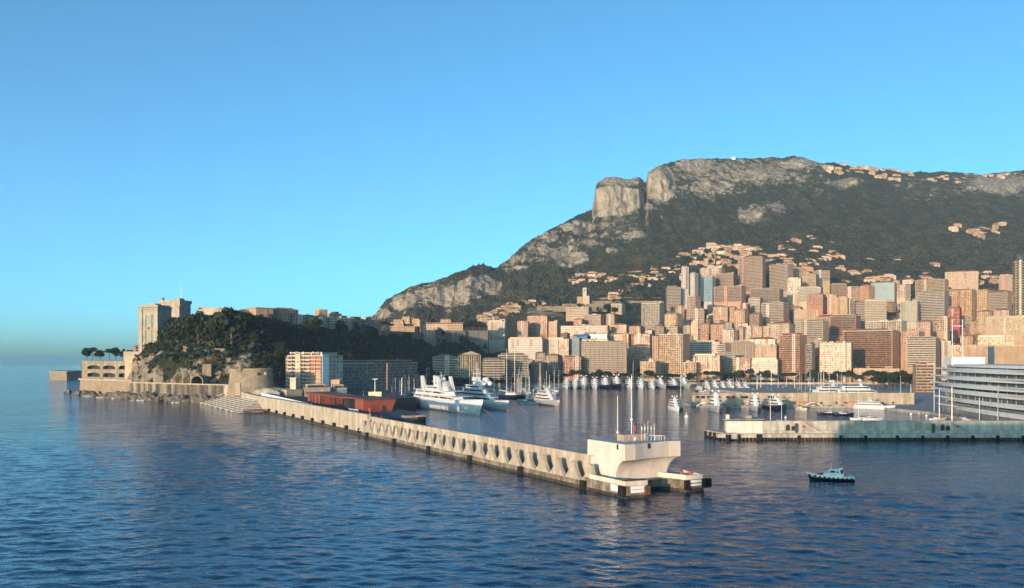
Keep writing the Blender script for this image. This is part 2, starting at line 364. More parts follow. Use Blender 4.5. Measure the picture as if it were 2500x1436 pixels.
def hill_mat():
    m = bpy.data.materials.new('hillside_scrub_and_limestone'); m.use_nodes = True
    t = m.node_tree; b = t.nodes['Principled BSDF']; b.inputs['Roughness'].default_value = 0.95; b.inputs['Specular IOR Level'].default_value = 0.1
    geo = t.nodes.new('ShaderNodeNewGeometry'); at_ = t.nodes.new('ShaderNodeAttribute'); at_.attribute_name = 'rock'
    def nz(scale, det=6, rough=.65, vec=None):
        n = t.nodes.new('ShaderNodeTexNoise'); n.inputs['Scale'].default_value = scale; n.inputs['Detail'].default_value = det; n.inputs['Roughness'].default_value = rough
        t.links.new(vec or geo.outputs['Position'], n.inputs['Vector']); return n.outputs[0]
    def ramp(src, stops):
        r = t.nodes.new('ShaderNodeValToRGB'); e = r.color_ramp.elements
        e[0].position, e[0].color = stops[0][0], (*stops[0][1], 1); e[1].position, e[1].color = stops[-1][0], (*stops[-1][1], 1)
        for p, c in stops[1:-1]:
            q = e.new(p); q.color = (*c, 1)
        t.links.new(src, r.inputs[0]); return r.outputs[0]
    veg = ramp(nz(0.03, 8, .7), [(.3, (.018, .022, .014)), (.5, (.036, .037, .022)), (.62, (.065, .055, .035)), (.75, (.10, .08, .055))])
    mp = t.nodes.new('ShaderNodeMapping'); mp.inputs['Scale'].default_value = (1, 1, 0.3); t.links.new(geo.outputs['Position'], mp.inputs[0])
    rock = ramp(nz(0.06, 9, .72, mp.outputs[0]), [(.28, (.07, .06, .05)), (.42, (.22, .19, .155)), (.58, (.36, .30, .24)), (.75, (.47, .38, .28))])
    # rock shows where the attribute plus noise passes a threshold
    ad = t.nodes.new('ShaderNodeMath'); ad.operation = 'MULTIPLY_ADD'
    t.links.new(nz(0.045, 12, .84, mp.outputs[0]), ad.inputs[0]); ad.inputs[1].default_value = 3.6
    a2 = t.nodes.new('ShaderNodeMath'); a2.operation = 'MULTIPLY'; a2.inputs[1].default_value = 1.55; t.links.new(at_.outputs['Fac'], a2.inputs[0]); t.links.new(a2.outputs[0], ad.inputs[2])
    mr = t.nodes.new('ShaderNodeMapRange'); mr.inputs[1].default_value = 2.66; mr.inputs[2].default_value = 2.82
    t.links.new(ad.outputs[0], mr.inputs[0])
    mx = t.nodes.new('ShaderNodeMix'); mx.data_type = 'RGBA'; t.links.new(mr.outputs[0], mx.inputs[0]); t.links.new(veg, mx.inputs[6]); t.links.new(rock, mx.inputs[7])
    t.links.new(mx.outputs[2], b.inputs['Base Color'])
    bn = t.nodes.new('ShaderNodeBump'); bn.inputs['Strength'].default_value = 1.0; bn.inputs['Distance'].default_value = 11.0
    t.links.new(nz(0.07, 8, .7, mp.outputs[0]), bn.inputs['Height']); t.links.new(bn.outputs[0], b.inputs['Normal'])
    return m
HILL = hill_mat()

def leaf_mat(name, c0, c1, c2, scale=0.35, objvar=0.0):
    m = bpy.data.materials.new(name); m.use_nodes = True
    t = m.node_tree; b = t.nodes['Principled BSDF']; b.inputs['Roughness'].default_value = 0.85; b.inputs['Specular IOR Level'].default_value = 0.15
    geo = t.nodes.new('ShaderNodeNewGeometry')
    n = t.nodes.new('ShaderNodeTexNoise'); n.inputs['Scale'].default_value = scale; n.inputs['Detail'].default_value = 4
    t.links.new(geo.outputs['Position'], n.inputs['Vector'])
    r = t.nodes.new('ShaderNodeValToRGB'); e = r.color_ramp.elements
    e[0].position, e[0].color, e[1].position, e[1].color = .3, (*c0, 1), .72, (*c2, 1); q = e.new(.5); q.color = (*c1, 1)
    t.links.new(n.outputs[0], r.inputs[0]); out = r.outputs[0]
    if objvar:
        oi = t.nodes.new('ShaderNodeObjectInfo'); hs = t.nodes.new('ShaderNodeHueSaturation'); mr = t.nodes.new('ShaderNodeMapRange')
        mr.inputs[3].default_value = 1-objvar; mr.inputs[4].default_value = 1+objvar
        t.links.new(oi.outputs['Random'], mr.inputs[0]); t.links.new(mr.outputs[0], hs.inputs['Value']); t.links.new(out, hs.inputs['Color']); out = hs.outputs[0]
    t.links.new(out, b.inputs['Base Color'])
    return m
SCRUB = leaf_mat('scrub_leaves', (.020, .020, .014), (.038, .035, .023), (.07, .058, .040), 0.03)
PINE = leaf_mat('pine_needles', (.009, .016, .009), (.018, .027, .014), (.034, .043, .02), 0.12, 0.3)
TREEM = leaf_mat('town_tree_leaves', (.018, .03, .014), (.035, .05, .02), (.06, .075, .03), 0.2, 0.3)
BARK = mat('bark', (.16, .12, .09), .9, .3, 2.0)

def build_mountain():
    NR = 300
    cols = np.concatenate([np.arange(880, 2560, 2.4), np.arange(2560, 3300, 12)])
    V = []; A = []; PXY = []
    prof_all = np.array([prof(p) for p in cols])              # C x 11 x 2
    # arc-length style resampling with fixed share of rows per segment
    seg_rows = [8, 14, 22, 26, 38, 62, 36, 62, 20, 12]
    grid = []
    for k, nr in enumerate(seg_rows):
        for j in range(nr):
            tt = j/nr
            grid.append(prof_all[:, k, :]*(1-tt) + prof_all[:, k+1, :]*tt)
    grid.append(prof_all[:, -1, :])
    G = np.array(grid)                                        # rows x C x 2
    nr, nc = G.shape[:2]
    Y = G[..., 0]; Z = G[..., 1]; X = (cols[None, :]-CX)/FPX*Y
    P = np.stack([X, Y, Z], -1).reshape(-1, 3)
    rowseg = np.repeat(np.arange(len(seg_rows)), seg_rows); rowseg = np.append(rowseg, len(seg_rows)-1)
    rs = np.repeat(rowseg, nc)
    rowi = np.repeat(np.arange(nr), nc)
    wild = np.clip((rowi - 55)/60.0, 0, 1)                   # 0 in the town, 1 on the mountain
    base_px = CX + FPX*P[:, 0]/P[:, 1]; base_py = HY - FPX*(P[:, 2]-CAMZ)/P[:, 1]
    rk = rockiness(base_px, base_py)
    left = np.clip((1230-base_px)/60, 0, 1)
    wild = np.maximum(wild, left*np.clip((rowi-40)/30., 0, 1))
    Q = P/np.array([90., 90., 140.])
    n1 = fbm(Q, 5); n2 = ridged(P/np.array([38., 60., 120.]), 4) - .6; n3 = fbm(P/14.0, 3)
    g = np.clip((1230-base_px)/200, 0, 1)
    amp = wild*(9 + 5*g)
    topfade = np.where(rs >= 8, 0.25, np.where(rs == 7, 0.55, 1.0))
    gul = ridged(np.stack([P[:, 0]/70., P[:, 1]/260., P[:, 2]/900.], 1), 4)-.62
    crag = ridged(np.stack([P[:, 0]/15., P[:, 1]/60., P[:, 2]/70.], 1), 3)-.6
    dz = amp*topfade*n1*0.9 + wild*rk*5*n2*topfade + wild*1.6*n3 + wild*topfade*gul*24*(1-.3*g)
    dy = -wild*rk*14*n2 - wild*3.5*n3*(0.3+rk) - wild*rk*13*crag - wild*gul*16
    P[:, 2] += dz; P[:, 1] += dy; P[:, 0] += wild*rk*4*fbm(P/40.0+5, 3)
    idx = np.arange(nr*nc).reshape(nr, nc)
    F = np.stack([idx[:-1, :-1], idx[:-1, 1:], idx[1:, 1:], idx[1:, :-1]], -1).reshape(-1, 4)
    o = npmesh('mountain', P, F, HILL, smooth=True); tag(o, kind='structure')
    # rock attribute: patches + steepness
    me = o.data
    nn = np.zeros(len(P)*3, dtype=np.float32); me.vertices.foreach_get('normal', nn); nn = nn.reshape(-1, 3)
    steep = np.clip((0.62-np.abs(nn[:, 2]))*1.3, 0, .35)
    rr = np.minimum(rk*0.95, .75) + steep*wild*(.5+rk) + .13 + np.clip((P[:, 2]-420)/400, 0, .14)
    town = (1-wild)
    a = me.attributes.new('rock', 'FLOAT', 'POINT'); a.data.foreach_set('value', (rr+town*.22).astype(np.float32))
    # scrub: thousands of small leafy clumps over the green parts (one mass)
    Pg = P.reshape(nr, nc, 3)
    N = 60000
    r_i = nrng.uniform(72, nr-22, N); c_i = nrng.uniform(0, 690, N)
    r0 = r_i.astype(int); c0 = c_i.astype(int); fr = (r_i-r0)[:, None]; fc = (c_i-c0)[:, None]
    pos = (Pg[r0, c0]*(1-fr)+Pg[r0+1, c0]*fr)*(1-fc) + (Pg[r0, c0+1]*(1-fr)+Pg[r0+1, c0+1]*fr)*fc
    keep_r = rr.reshape(nr, nc)[r0, c0]; cl = fbm(pos/70.0+3, 4)
    keep = (nrng.uniform(0, 1, N) < np.clip(1.08 - keep_r*1.8, 0.2, .9)*np.clip(.75+cl*.8, .1, 1)) & (pos[:, 2] > 20)
    pos = pos[keep]; n = len(pos)
    small = np.clip(keep_r[keep]*1.2, 0, .66)
    sz = nrng.uniform(2.2, 5.6, n)*(1-small)*np.where(pos[:, 2] > 450, .75, 1.0)
    # blob template: octahedron split once, jittered
    t = np.array([(1,0,0),(-1,0,0),(0,1,0),(0,-1,0),(0,0,1),(0,0,-.5)], float)
    tf = np.array([(0,2,4),(2,1,4),(1,3,4),(3,0,4),(2,0,5),(1,2,5),(3,1,5),(0,3,5)])
    ang = nrng.uniform(0, 6.28, n)
    co, si = np.cos(ang), np.sin(ang)
    T = t[None]*nrng.uniform(.7, 1.3, (n, 6, 1))*sz[:, None, None]*np.array([1.15, 1.15, 1.0])
    VX = T[..., 0]*co[:, None]-T[..., 1]*si[:, None]; VY = T[..., 0]*si[:, None]+T[..., 1]*co[:, None]
    VV = np.stack([VX, VY, T[..., 2]], -1) + pos[:, None, :] + np.array([0, 0, .4])
    FF = (tf[None]+np.arange(n)[:, None, None]*6).reshape(-1, 3)
    so_ = npmesh('hillside_scrub', VV.reshape(-1, 3), FF, SCRUB); tag(so_, 'dark green scrub and low woods covering the mountain', 'scrub', kind='stuff')
build_mountain()

# ------------------------------------------------------------------ the headland (old town rock)
HEAD = {  # px: [(Y,Z) foot, lower face, upper face, brow, plateau, far side]
 150: [(960,-3),(965,-3),(970,-3),(975,-3),(985,-3),(1000,-4)],
 185: [(935,-3),(940,-1),(945,1),(950,2),(960,2),(975,-4)],
 215: [(905,-3),(918,2),(930,3),(940,4),(960,5),(990,-4)],
 300: [(870,-3),(885,4),(905,8),(925,16),(960,24),(1010,-4)],
 330: [(850,-3),(862,8),(868,16),(885,36),(930,42),(1060,-4)],
 355: [(830,-3),(842,10),(846,24),(862,38),(895,50),(1100,-4)],
 400: [(818,-3),(830,10),(836,26),(850,44),(900,58),(1150,-4)],
 450: [(805,-3),(818,10),(824,28),(842,46),(920,62),(1200,-4)],
 500: [(795,-3),(806,10),(812,26),(832,46),(920,64),(1250,-4)],
 560: [(770,-3),(785,12),(796,22),(830,44),(930,66),(1290,-4)],
 620: [(760,-3),(775,12),(800,26),(850,46),(950,67),(1320,-4)],
 660: [(765,-3),(780,9),(815,26),(880,50),(970,68),(1350,-4)],
 720: [(800,-3),(815,6),(850,26),(920,50),(1000,69),(1400,-4)],
 800: [(840,-3),(858,6),(900,26),(980,50),(1070,69),(1480,-4)],
 900: [(900,-3),(920,5),(980,24),(1080,46),(1180,68),(1580,-4)],
 1000:[(980,-3),(1000,5),(1070,22),(1190,42),(1300,64),(1680,-4)],
 1100:[(1060,-3),(1085,5),(1170,20),(1290,38),(1400,60),(1720,-4)],
 1170:[(1130,-3),(1150,5),(1230,18),(1340,34),(1440,56),(1740,-4)],
 1200:[(1160,-3),(1180,4),(1260,14),(1370,26),(1465,36),(1740,-4)],
 1250:[(1190,-3),(1210,3),(1290,9),(1390,16),(1480,22),(1740,-4)],
 1290:[(1215,-3),(1235,1),(1300,4),(1400,6),(1490,8),(1740,-4)],
}
HK = sorted(HEAD); HT = np.array([HEAD[k] for k in HK], float)
def hprof(px):
    px = float(np.clip(px, HK[0], HK[-1])); j = max(0, min(int(np.searchsorted(HK, px))-1, len(HK)-2))
    t = (px-HK[j])/(HK[j+1]-HK[j]); return HT[j]*(1-t)+HT[j+1]*t
def hground(px, Y):
    p = hprof(px); return float(np.interp(Y, p[:, 0], p[:, 1]))
def build_headland():
    cols = np.arange(150, 1291, 2.0)
    pa = np.array([hprof(p) for p in cols]); md = pa[:, 4:5]*.5+pa[:, 5:6]*.5; md[:, :, 1] += np.clip(pa[:, 4:5, 1], 0, 70)*.45; md[:, :, 0] -= 20; pa = np.concatenate([pa[:, :5], md, pa[:, 5:]], 1)
    seg = [26, 26, 26, 30, 16, 16]; grid = []
    for k, nr in enumerate(seg):
        for j in range(nr): grid.append(pa[:, k]*(1-j/nr)+pa[:, k+1]*(j/nr))
    grid.append(pa[:, -1]); G = np.array(grid); nr, nc = G.shape[:2]
    Y = G[..., 0]; Z = G[..., 1]; X = (cols[None]-CX)/FPX*Y
    P = np.stack([X, Y, Z], -1).reshape(-1, 3); px = np.tile(cols, nr); rowi = np.repeat(np.arange(nr), nc)
    cliff = np.clip((640-px)/40, 0, 1)*np.clip((px-200)/120, 0, 1)*np.clip(1-(rowi-80)/20., 0, 1)
    n1 = ridged(P/np.array([16., 16., 26.]), 4)-.6; n2 = fbm(P/9.0, 4); n3 = fbm(P/30.0, 3)
    P[:, 1] -= cliff*(n1*11 + n2*2.6); P[:, 2] += cliff*n2*1.5 + n3*1.2*np.clip((rowi-30)/30., 0, 1)
    idx = np.arange(nr*nc).reshape(nr, nc)
    F = np.stack([idx[:-1, :-1], idx[:-1, 1:], idx[1:, 1:], idx[1:, :-1]], -1).reshape(-1, 4)
    o = npmesh('headland', P, F, HILL, smooth=True); tag(o, kind='structure')
    py = HY - FPX*(P[:, 2]-CAMZ)/P[:, 1]
    rk = cliff*(.62 + .42*fbm(P/16.0+9, 3)) + np.clip((px-185)/15, 0, 1)*np.clip((330-px)/20, 0, 1)*.6 + np.clip(1-P[:, 2]/7., 0, 1)*.4
    a = o.data.attributes.new('rock', 'FLOAT', 'POINT'); a.data.foreach_set('value', rk.astype(np.float32))
build_headland()
# ================================================================== NEAR STRUCTURES: breakwater, control building, sea walls, terminal, jetty
CONC = mat('warm_concrete', (.46, .41, .345), .85, .14, .2, col2=(.34, .30, .25), streak=.3, bump=.03, bscale=1.5)  # warm concrete tone with vertical streaks
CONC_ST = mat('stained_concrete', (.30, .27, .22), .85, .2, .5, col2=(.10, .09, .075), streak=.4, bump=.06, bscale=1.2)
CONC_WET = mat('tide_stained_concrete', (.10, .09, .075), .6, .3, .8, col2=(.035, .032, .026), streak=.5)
CONC_GR = mat('grey_concrete', (.36, .36, .35), .85, .15, .3, streak=.25)
ASPH = mat('quay_asphalt', (.075, .075, .08), .9, .2, .2)
WHITE = mat('white_render', (.60, .56, .51), .8, .05, .3, col2=(.54, .50, .45), streak=.14)
WPAINT = mat('white_paint', (.80, .80, .79), .45, .04, .3)
RUBBER = mat('black_rubber', (.018, .018, .02), .8, .3, 1.0)
STEEL = mat('grey_steel', (.32, .34, .36), .5, .1, .5, metal=.5)
REDP = mat('terminal_red_render', (.21, .058, .042), .8, .12, .3, col2=(.17, .048, .034))  # both terminal reds are darkened to put the pavilion's shade into the colour
REDP2 = mat('terminal_red_planks', (.20, .055, .04), .8, .2, 1.2)
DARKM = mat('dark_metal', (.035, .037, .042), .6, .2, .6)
GLASS = mat('dark_window_glass', (.022, .028, .035), .32, .3, .1, spec=.5)
BLIND = mat('window_blind', (.24, .21, .17), .6, .3, .3)
RED = mat('signal_red', (.6, .02, .03), .5, .1, .5)
ROCKM = mat('shore_rock', (.17, .145, .12), .95, .4, .35, col2=(.05, .045, .04), bump=.25, bscale=.8)
STONE = mat('old_stone', (.29, .24, .18), .95, .25, .25, col2=(.16, .135, .10), bump=.12, bscale=1.2, streak=.2)
FOAM = mat('surf_foam', (.75, .78, .8), .9, .2, 1.0)
TILE = mat('terracotta_tiles', (.34, .15, .085), .85, .25, .6, objvar=.2)

RZD = math.atan2(DD.y, DD.x)          # heading of the dike's long axis
def dbox(mb, s0, s1, t0, t1, z0, z1):
    return mb.prism([dk(s0, t0), dk(s0, t1), dk(s1, t1), dk(s1, t0)], z0, z1)

# ---- breakwater
bw = thing('breakwater', 'long concrete breakwater with scalloped wall running out from the headland', 'breakwater', dk(0, 0))
def rel(o, p):                        # parts are built in world coordinates and then moved under their thing
    o.parent = p; o.matrix_parent_inverse = p.matrix_world.inverted() if False else o.matrix_parent_inverse
    o.location = Vector(o.location) - Vector(p.location); return o
def wpart(mb, name, m, p, smooth=False): return rel(mb.build(name, m, None, smooth), p)
wpart(dbox(dbox(MB(), 14, 214, -4.4, 18, 1.0, 2.3), 8, 97, 1, 12, 2.29, 2.31), 'ledge', CONC_ST, bw)
wpart(dbox(MB(), 13.8, 214, -4.5, 18.1, -3, 1.0), 'footing', CONC_WET, bw)
for i in range(20):                   # wall panels, cast one by one with open joints
    a = 17.6 + i*9.82
    wpart(dbox(MB(), a+.05, a+9.74, 0, 1.3, 2.3, 9.35), 'wall_panel', CONC, bw)
wpart(dbox(MB(), 16, 214, -.16, 1.46, 9.352, 9.7), 'coping', CONC, bw)
def bell_profile(h=5.3, wt=.95, wb=4.6, n=12):
    pts = []
    for i in range(n+1):
        u = i/n; pts.append((wt+(wb-wt)*(1-math.sqrt(max(0, 1-(1-u)**2)))**.8 if False else wt+(wb-wt)*(1-u)**1.9, h*u))
    return pts
def counterfort_mesh():
    pr = bell_profile(); mb = MB()
    poly = [(-x, z) for x, z in pr] + [(x, z) for x, z in reversed(pr)]
    n = len(poly)
    # local: x along the wall, y across (front at -y)
    vs = [(x, -.6, z) for x, z in poly] + [(x, .6, z) for x, z in poly]
    k = len(pr); fs = []
    for i in range(k-1):                                  # front and back as quad strips
        a, b, c, d = i, i+1, n-2-i, n-1-i
        fs.append((a, d, c, b)); fs.append((n+a, n+b, n+c, n+d))
    for i in range(n): j = (i+1) % n; fs.append((i, j, n+j, n+i))
    mb.add(vs, fs); return mb
cf0 = counterfort_mesh().build('counterfort', CONC_GR if False else mat('counterfort_concrete', (.42, .38, .33), .85, .15, .5, col2=(.31, .28, .24), streak=.2), bw)
for i in range(23):
    o = cf0 if i == 0 else cf0.copy()
    if i: COL.objects.link(o)
    o.location = dk(12.8+9.25*i, -3.3, 2.3) - bw.location; o.rotation_euler = (0, 0, RZD)
fm = None
for s_ in (14.5, 53, 92, 131, 170, 206):
    if fm is None:
        fm = MB().box((0, 0, 0), (2.6, 1.0, 2.6)).box((0, -.6, 0), (2.2, .3, 2.2)).build('fender', RUBBER, bw); o = fm
    else: o = fm.copy(); COL.objects.link(o)
    o.location = dk(s_, -4.9, 1.3) - bw.location; o.rotation_euler = (0, 0, RZD)
wpart(dbox(MB(), 97, 214, 1.46, 18, 5.4, 6.4), 'roadway', ASPH, bw)
wpart(dbox(MB(), 97, 214, 17.2, 18.0, 2.3, 5.4), 'harbour_wall', CONC_GR, bw)
mb = MB()
for i in range(58):
    p = dk(97.5+i*2, 17.7, 6.4); mb.tube(p, p+Vector((0, 0, 1.15)), .05, n=5)
for z in (7.0, 7.55): mb.tube(dk(97.3, 17.7, z), dk(213, 17.7, z), .035, n=4)
wpart(mb, 'railing', STEEL, bw)
mb = MB()
for i in range(40):
    p = dk(110+i*2.6, 2.1, 6.4); mb.tube(p, p+Vector((0, 0, 1.0)), .05, n=5)
rl = tag(wpart(mb, 'railing', STEEL, bw), kind='stuff')

# ---- control building at the head of the breakwater
cb = thing('control_building', 'white harbour control building with curved overhang at the breakwater head', 'building', dk(0, 0))
B_ = Vector((32.5, 259.0)); A_ = B_ + DD*19.5
C_ = B_ + DW*3.6; E_ = B_ + DW*21.5
def plan_pt(u):      # front edge from C (u=0) to the last facet, a shallow concave curve
    return C_ + DW*(u*14.2) + DD*(2.6*math.sin(min(1, u)*math.pi/2)**1.0*(1 if True else 0))
front = [B_, C_] + [plan_pt(i/10) for i in range(1, 11)]
lastp = front[-1]; tail = lastp + DW*4.0 - DD*.6
Zt, Zo, Zb = 14.3, 9.7, 2.3
top_poly = front + [tail, tail + DD*15, A_ + DW*20, A_]
mb = MB(); mb.prism(top_poly, Zo, Zt); wpart(mb, 'upper_storey', WHITE, cb)
# cove: the underside curves in from the front edge down to the base line
secs = []
outer = front + [tail]
base = [B_ + DD*4.6 + (p-B_).dot(DW)*DW*.86 for p in outer]
nk = 12
for j in range(nk+1):
    a = j/nk*math.pi/2
    fx = math.sin(a); fz = 1-math.cos(a)      # quarter circle cove
    ring = []
    for p, q in zip(outer, base):
        r = p*(1-fx) + q*fx
        ring.append((r.x, r.y, Zo - (Zo-4.4)*(fz**.9)))
    secs.append(ring)
cove = MB(); cove.loft(secs, close=False, caps=False); wpart(cove, 'curved_soffit', WHITE, cb, True)
# side wall below the overhang follows the cove profile
prof_pts = [(secs[j][0]) for j in range(nk+1)]
side = MB()
back = A_
lo = [(p[0], p[1], p[2]) for p in prof_pts] + [(prof_pts[-1][0], prof_pts[-1][1], Zb)]
vs = []; fs = []
for p in lo: vs.append(p); 
for p in lo: vs.append((back.x, back.y, p[2]))
n_ = len(lo)
for i in range(n_-1): fs.append((i, n_+i, n_+i+1, i+1))
side.add(vs, fs); wpart(side, 'side_wall', WHITE, cb)
bpoly = [base[0]] + base[1:] + [base[-1] + DD*10, A_ + DW*16, A_ + DW*.4]
mb = MB(); mb.prism(bpoly, Zb, Zo-.01); wpart(mb, 'lower_wall', WHITE, cb)
rf = MB(); inner = [p + ((sum(top_poly, Vector((0, 0)))/len(top_poly))-p)*.035 for p in top_poly]
rf.prism(inner, Zt, Zt+.06); wpart(rf, 'roof', mat('grey_blue_roofing', (.33, .38, .42), .8, .1, .4), cb)
par = MB()
for i in range(len(top_poly)):
    p, q = top_poly[i], top_poly[(i+1) % len(top_poly)]
    L = (q-p).length; k = max(1, int(L/1.9))
    for j in range(k):
        c = p + (q-p)*(j/k); c = c + ((sum(top_poly, Vector((0, 0)))/len(top_poly))-c)*.05
        par.tube((c.x, c.y, Zt), (c.x, c.y, Zt+1.1), .04, n=4)
    a = p + ((sum(top_poly, Vector((0, 0)))/len(top_poly))-p)*.05; b = q + ((sum(top_poly, Vector((0, 0)))/len(top_poly))-q)*.05
    for z in (.55, 1.08): par.tube((a.x, a.y, Zt+z), (b.x, b.y, Zt+z), .03, n=4)
wpart(par, 'railing', STEEL, cb)
hc = dk(9.5, 9.5); h = MB(); h.box((hc.x, hc.y, Zt+1.0), (3.6, 8.6, 2.0), RZD); wpart(h, 'roof_hut', CONC, cb)
for p_, L, r in ((dk(13, 6.6), 13.5, .09), (dk(9.2, 9.0), 20, .10)):
    m_ = MB(); m_.tube((p_.x, p_.y, Zt), (p_.x, p_.y, Zt+L), r, r*.6, 6); m_.sphere((p_.x, p_.y, Zt+L*.32 if L > 15 else Zt+2.4), .42)
    for i in range(int(L/1.5)): m_.box((p_.x, p_.y, Zt+1+i*1.5), (.22, .22, .12))
    wpart(m_, 'mast', WPAINT, cb)
m_ = MB()
for i in range(5):
    p_ = dk(7.5-.5*i, 11.5+i*.8); m_.tube((p_.x, p_.y, Zt), (p_.x, p_.y, Zt+4.6+.7*(i % 3)), .05, n=5); m_.tube((p_.x, p_.y, Zt+3.4), (p_.x, p_.y, Zt+4.2), .12, n=5)
wpart(m_, 'aerial', WPAINT, cb)
m_ = MB()
for i in range(6):
    p_ = dk(3.8+i*.9, 17.3-i*.55); q_ = dk(6.4+i*.9, 17.3-i*.55)
    m_.tube((p_.x, p_.y, Zt), (p_.x, p_.y, Zt+1.5), .06, n=5); m_.tube((q_.x, q_.y, Zt), (q_.x, q_.y, Zt+1.5), .06, n=5); m_.tube((p_.x, p_.y, Zt+1.5), (q_.x, q_.y, Zt+1.5), .06, n=5)
wpart(m_, 'pipe_frame', WPAINT, cb)
for (p_, off) in ((B_ + DD*3.6, -.05), ):
    v = MB(); c = p_ - DW*.06; v.box((c.x, c.y, Zt-.9), (.7, .25, 1.5), RZD); wpart(v, 'vent', DARKM, cb)
pq = plan_pt(.42) - DD*.1; v = MB(); v.box((pq.x, pq.y, Zt-.9), (.25, .7, 1.5), RZD); wpart(v, 'vent', DARKM, cb)
# flag on its pole at the roof edge
fp = plan_pt(.0) + DD*.9
fl = thing('flag', 'red and white flag hanging limp on a pole at the white control building roof edge', 'flag', (fp.x, fp.y, Zt+.06))
MB().tube((0, 0, 0), (0, 0, 5.6), .06, .04, 6).build('pole', STEEL, fl)
sec = []
for i in range(9):
    u = i/8; sec.append([(.06+.42*math.sin(j*1.1+u*2)*.5+.2+j*.13*(1-.55*u), .22*math.sin(j*1.9+u*3), 5.3-2.9*u-.12*j) for j in range(5)])
MB().loft(sec, close=False, caps=False).build('cloth', mat('flag_red', (.62, .03, .03), .8, .15, 1.5), fl, True)
sec = [[(x+.03, y-.05, z-1.0) for x, y, z in row[3:]] for row in sec]
MB().loft(sec, close=False, caps=False).build('cloth', WPAINT, fl, True)

# ---- head platforms of the breakwater: two blunt piers with a recess between
pl = thing('pier_head', 'stained concrete pier head with white parapets below the control building', 'pier', dk(0, 0))
P1, P2, P3, P4 = dk(15, -4.4), dk(-6.5, -4.6), dk(-7.2, 2.6), dk(3.6, 3.6)
Q1, Q2, Q3, Q4 = dk(3.6, 15.6), dk(-4.4, 18.4), dk(-5.0, 24.6), dk(6, 26.6)
body = [P1, P2, P3, P4, Q1, Q2, Q3, Q4, dk(16, 26.0), dk(16, 1)]
body2 = [(p.x, p.y) for p in body]
cx_ = sum(p[0] for p in body2)/len(body2); cy_ = sum(p[1] for p in body2)/len(body2)
low = [(cx_+(x-cx_)*1.012, cy_+(y-cy_)*1.012) for x, y in body2]
wpart(MB().prism(low, -3, .9), 'footing', CONC_WET, pl)
wpart(MB().prism(body2, .9, 3.55), 'block', CONC_ST, pl)
def parapet(pts, z0, z1, th, m, p, name='parapet'):
    for a, b in zip(pts[:-1], pts[1:]):
        a2 = Vector((a.x, a.y)); b2 = Vector((b.x, b.y)); d = (b2-a2); L = d.length; d.normalize(); nrm = Vector((-d.y, d.x))
        m_ = MB(); m_.prism([a2, b2, b2+nrm*th, a2+nrm*th], z0, z1); wpart(m_, name, m, p)
parapet([P3, P2, dk(12, -4.5)], 3.552, 4.85, -.5, WHITE, pl)
parapet([Q4, Q3], 3.552, 4.85, -.5, WHITE, pl); parapet([Q3, Q2], 3.552, 4.85, -.5, WHITE, pl); parapet([Q2, dk(5.2, 15.4)], 3.552, 5.0, -.5, WHITE, pl)
def facing_box(pt, n2, w_, h_, d_, z): 
    m_ = MB(); m_.box((pt.x+n2.x*d_/2, pt.y+n2.y*d_/2, z), (w_, d_, h_), math.atan2(n2.y, n2.x)+math.pi/2); return m_
nL = Vector((-DW.x, -DW.y)); nF = Vector((-DD.x, -DD.y))
for pt, n2, w_, nm, m_, h_, z, d_ in (
    (dk(-1.6, -4.5), nL, 4.2, 'sign_board', WPAINT, 1.8, 2.45, .15), (dk(-5.4, -4.55), nL, 2.6, 'fender', RUBBER, 3.0, 2.0, 1.0),
    (dk(-7.0, -.6), nF, 5.0, 'sign_board', WPAINT, 1.9, 2.5, .15), (dk(-7.2, 2.2), nF, 1.6, 'fender', mat('rusty_fender', (.16, .09, .05), .9, .3, 1.), 2.4, 2.1, .8),
    (dk(-4.8, 21.6), nF, 5.0, 'sign_board', WPAINT, 1.7, 2.5, .15), (dk(-5.2, 25.2), nF, 2.6, 'fender', RUBBER, 2.6, 2.4, 1.4), (dk(-4.45, 18.6), nF, 1.6, 'fender', RUBBER, 2.8, 2.0, .9)):
    wpart(facing_box(Vector((pt.x, pt.y)), n2, w_, h_, d_, z), nm, m_, pl)
m_ = MB(); c = dk(-4.97, 21.6); m_.box((c.x+nF.x*.17, c.y+nF.y*.17, 2.5), (4.2, .04, .28), math.atan2(nF.y, nF.x)+math.pi/2); wpart(m_, 'sign_stripe', DARKM, pl)
m_ = MB(); c = dk(-7.0, -.6); m_.box((c.x+nF.x*.17, c.y+nF.y*.17, 2.5), (4.0, .04, .25), math.atan2(nF.y, nF.x)+math.pi/2); wpart(m_, 'sign_stripe', mat('faded_grey_paint', (.5, .5, .48), .7), pl)
for k, (pt, lab) in enumerate(((dk(-1, 22.8), 'red bollard beside the white parapet at the pier head tip'), (dk(-.6, 20.2), 'small red mooring winch on the pier head behind the parapet'))):
    b = thing('bollard', lab, 'bollard', (pt.x, pt.y, 3.55), group=None)
    MB().tube((0, 0, 0), (0, 0, 1.3), .28, .22, 8).build('post', RED, b); MB().tube((0, 0, 1.3), (0, 0, 1.85), .5, .45, 8).build('cap', RED, b)
    MB().tube((-.6, 0, 1.45), (.6, 0, 1.45), .1, n=6).build('crossbar', DARKM, b)
# ladder house shaft seen past the corner
m_ = MB(); c = dk(6.5, 19.2); m_.box((c.x, c.y, 4.9), (2.0, 1.2, 2.7), RZD); wpart(m_, 'machinery_box', mat('orange_brown_paint', (.42, .17, .08), .7), pl)

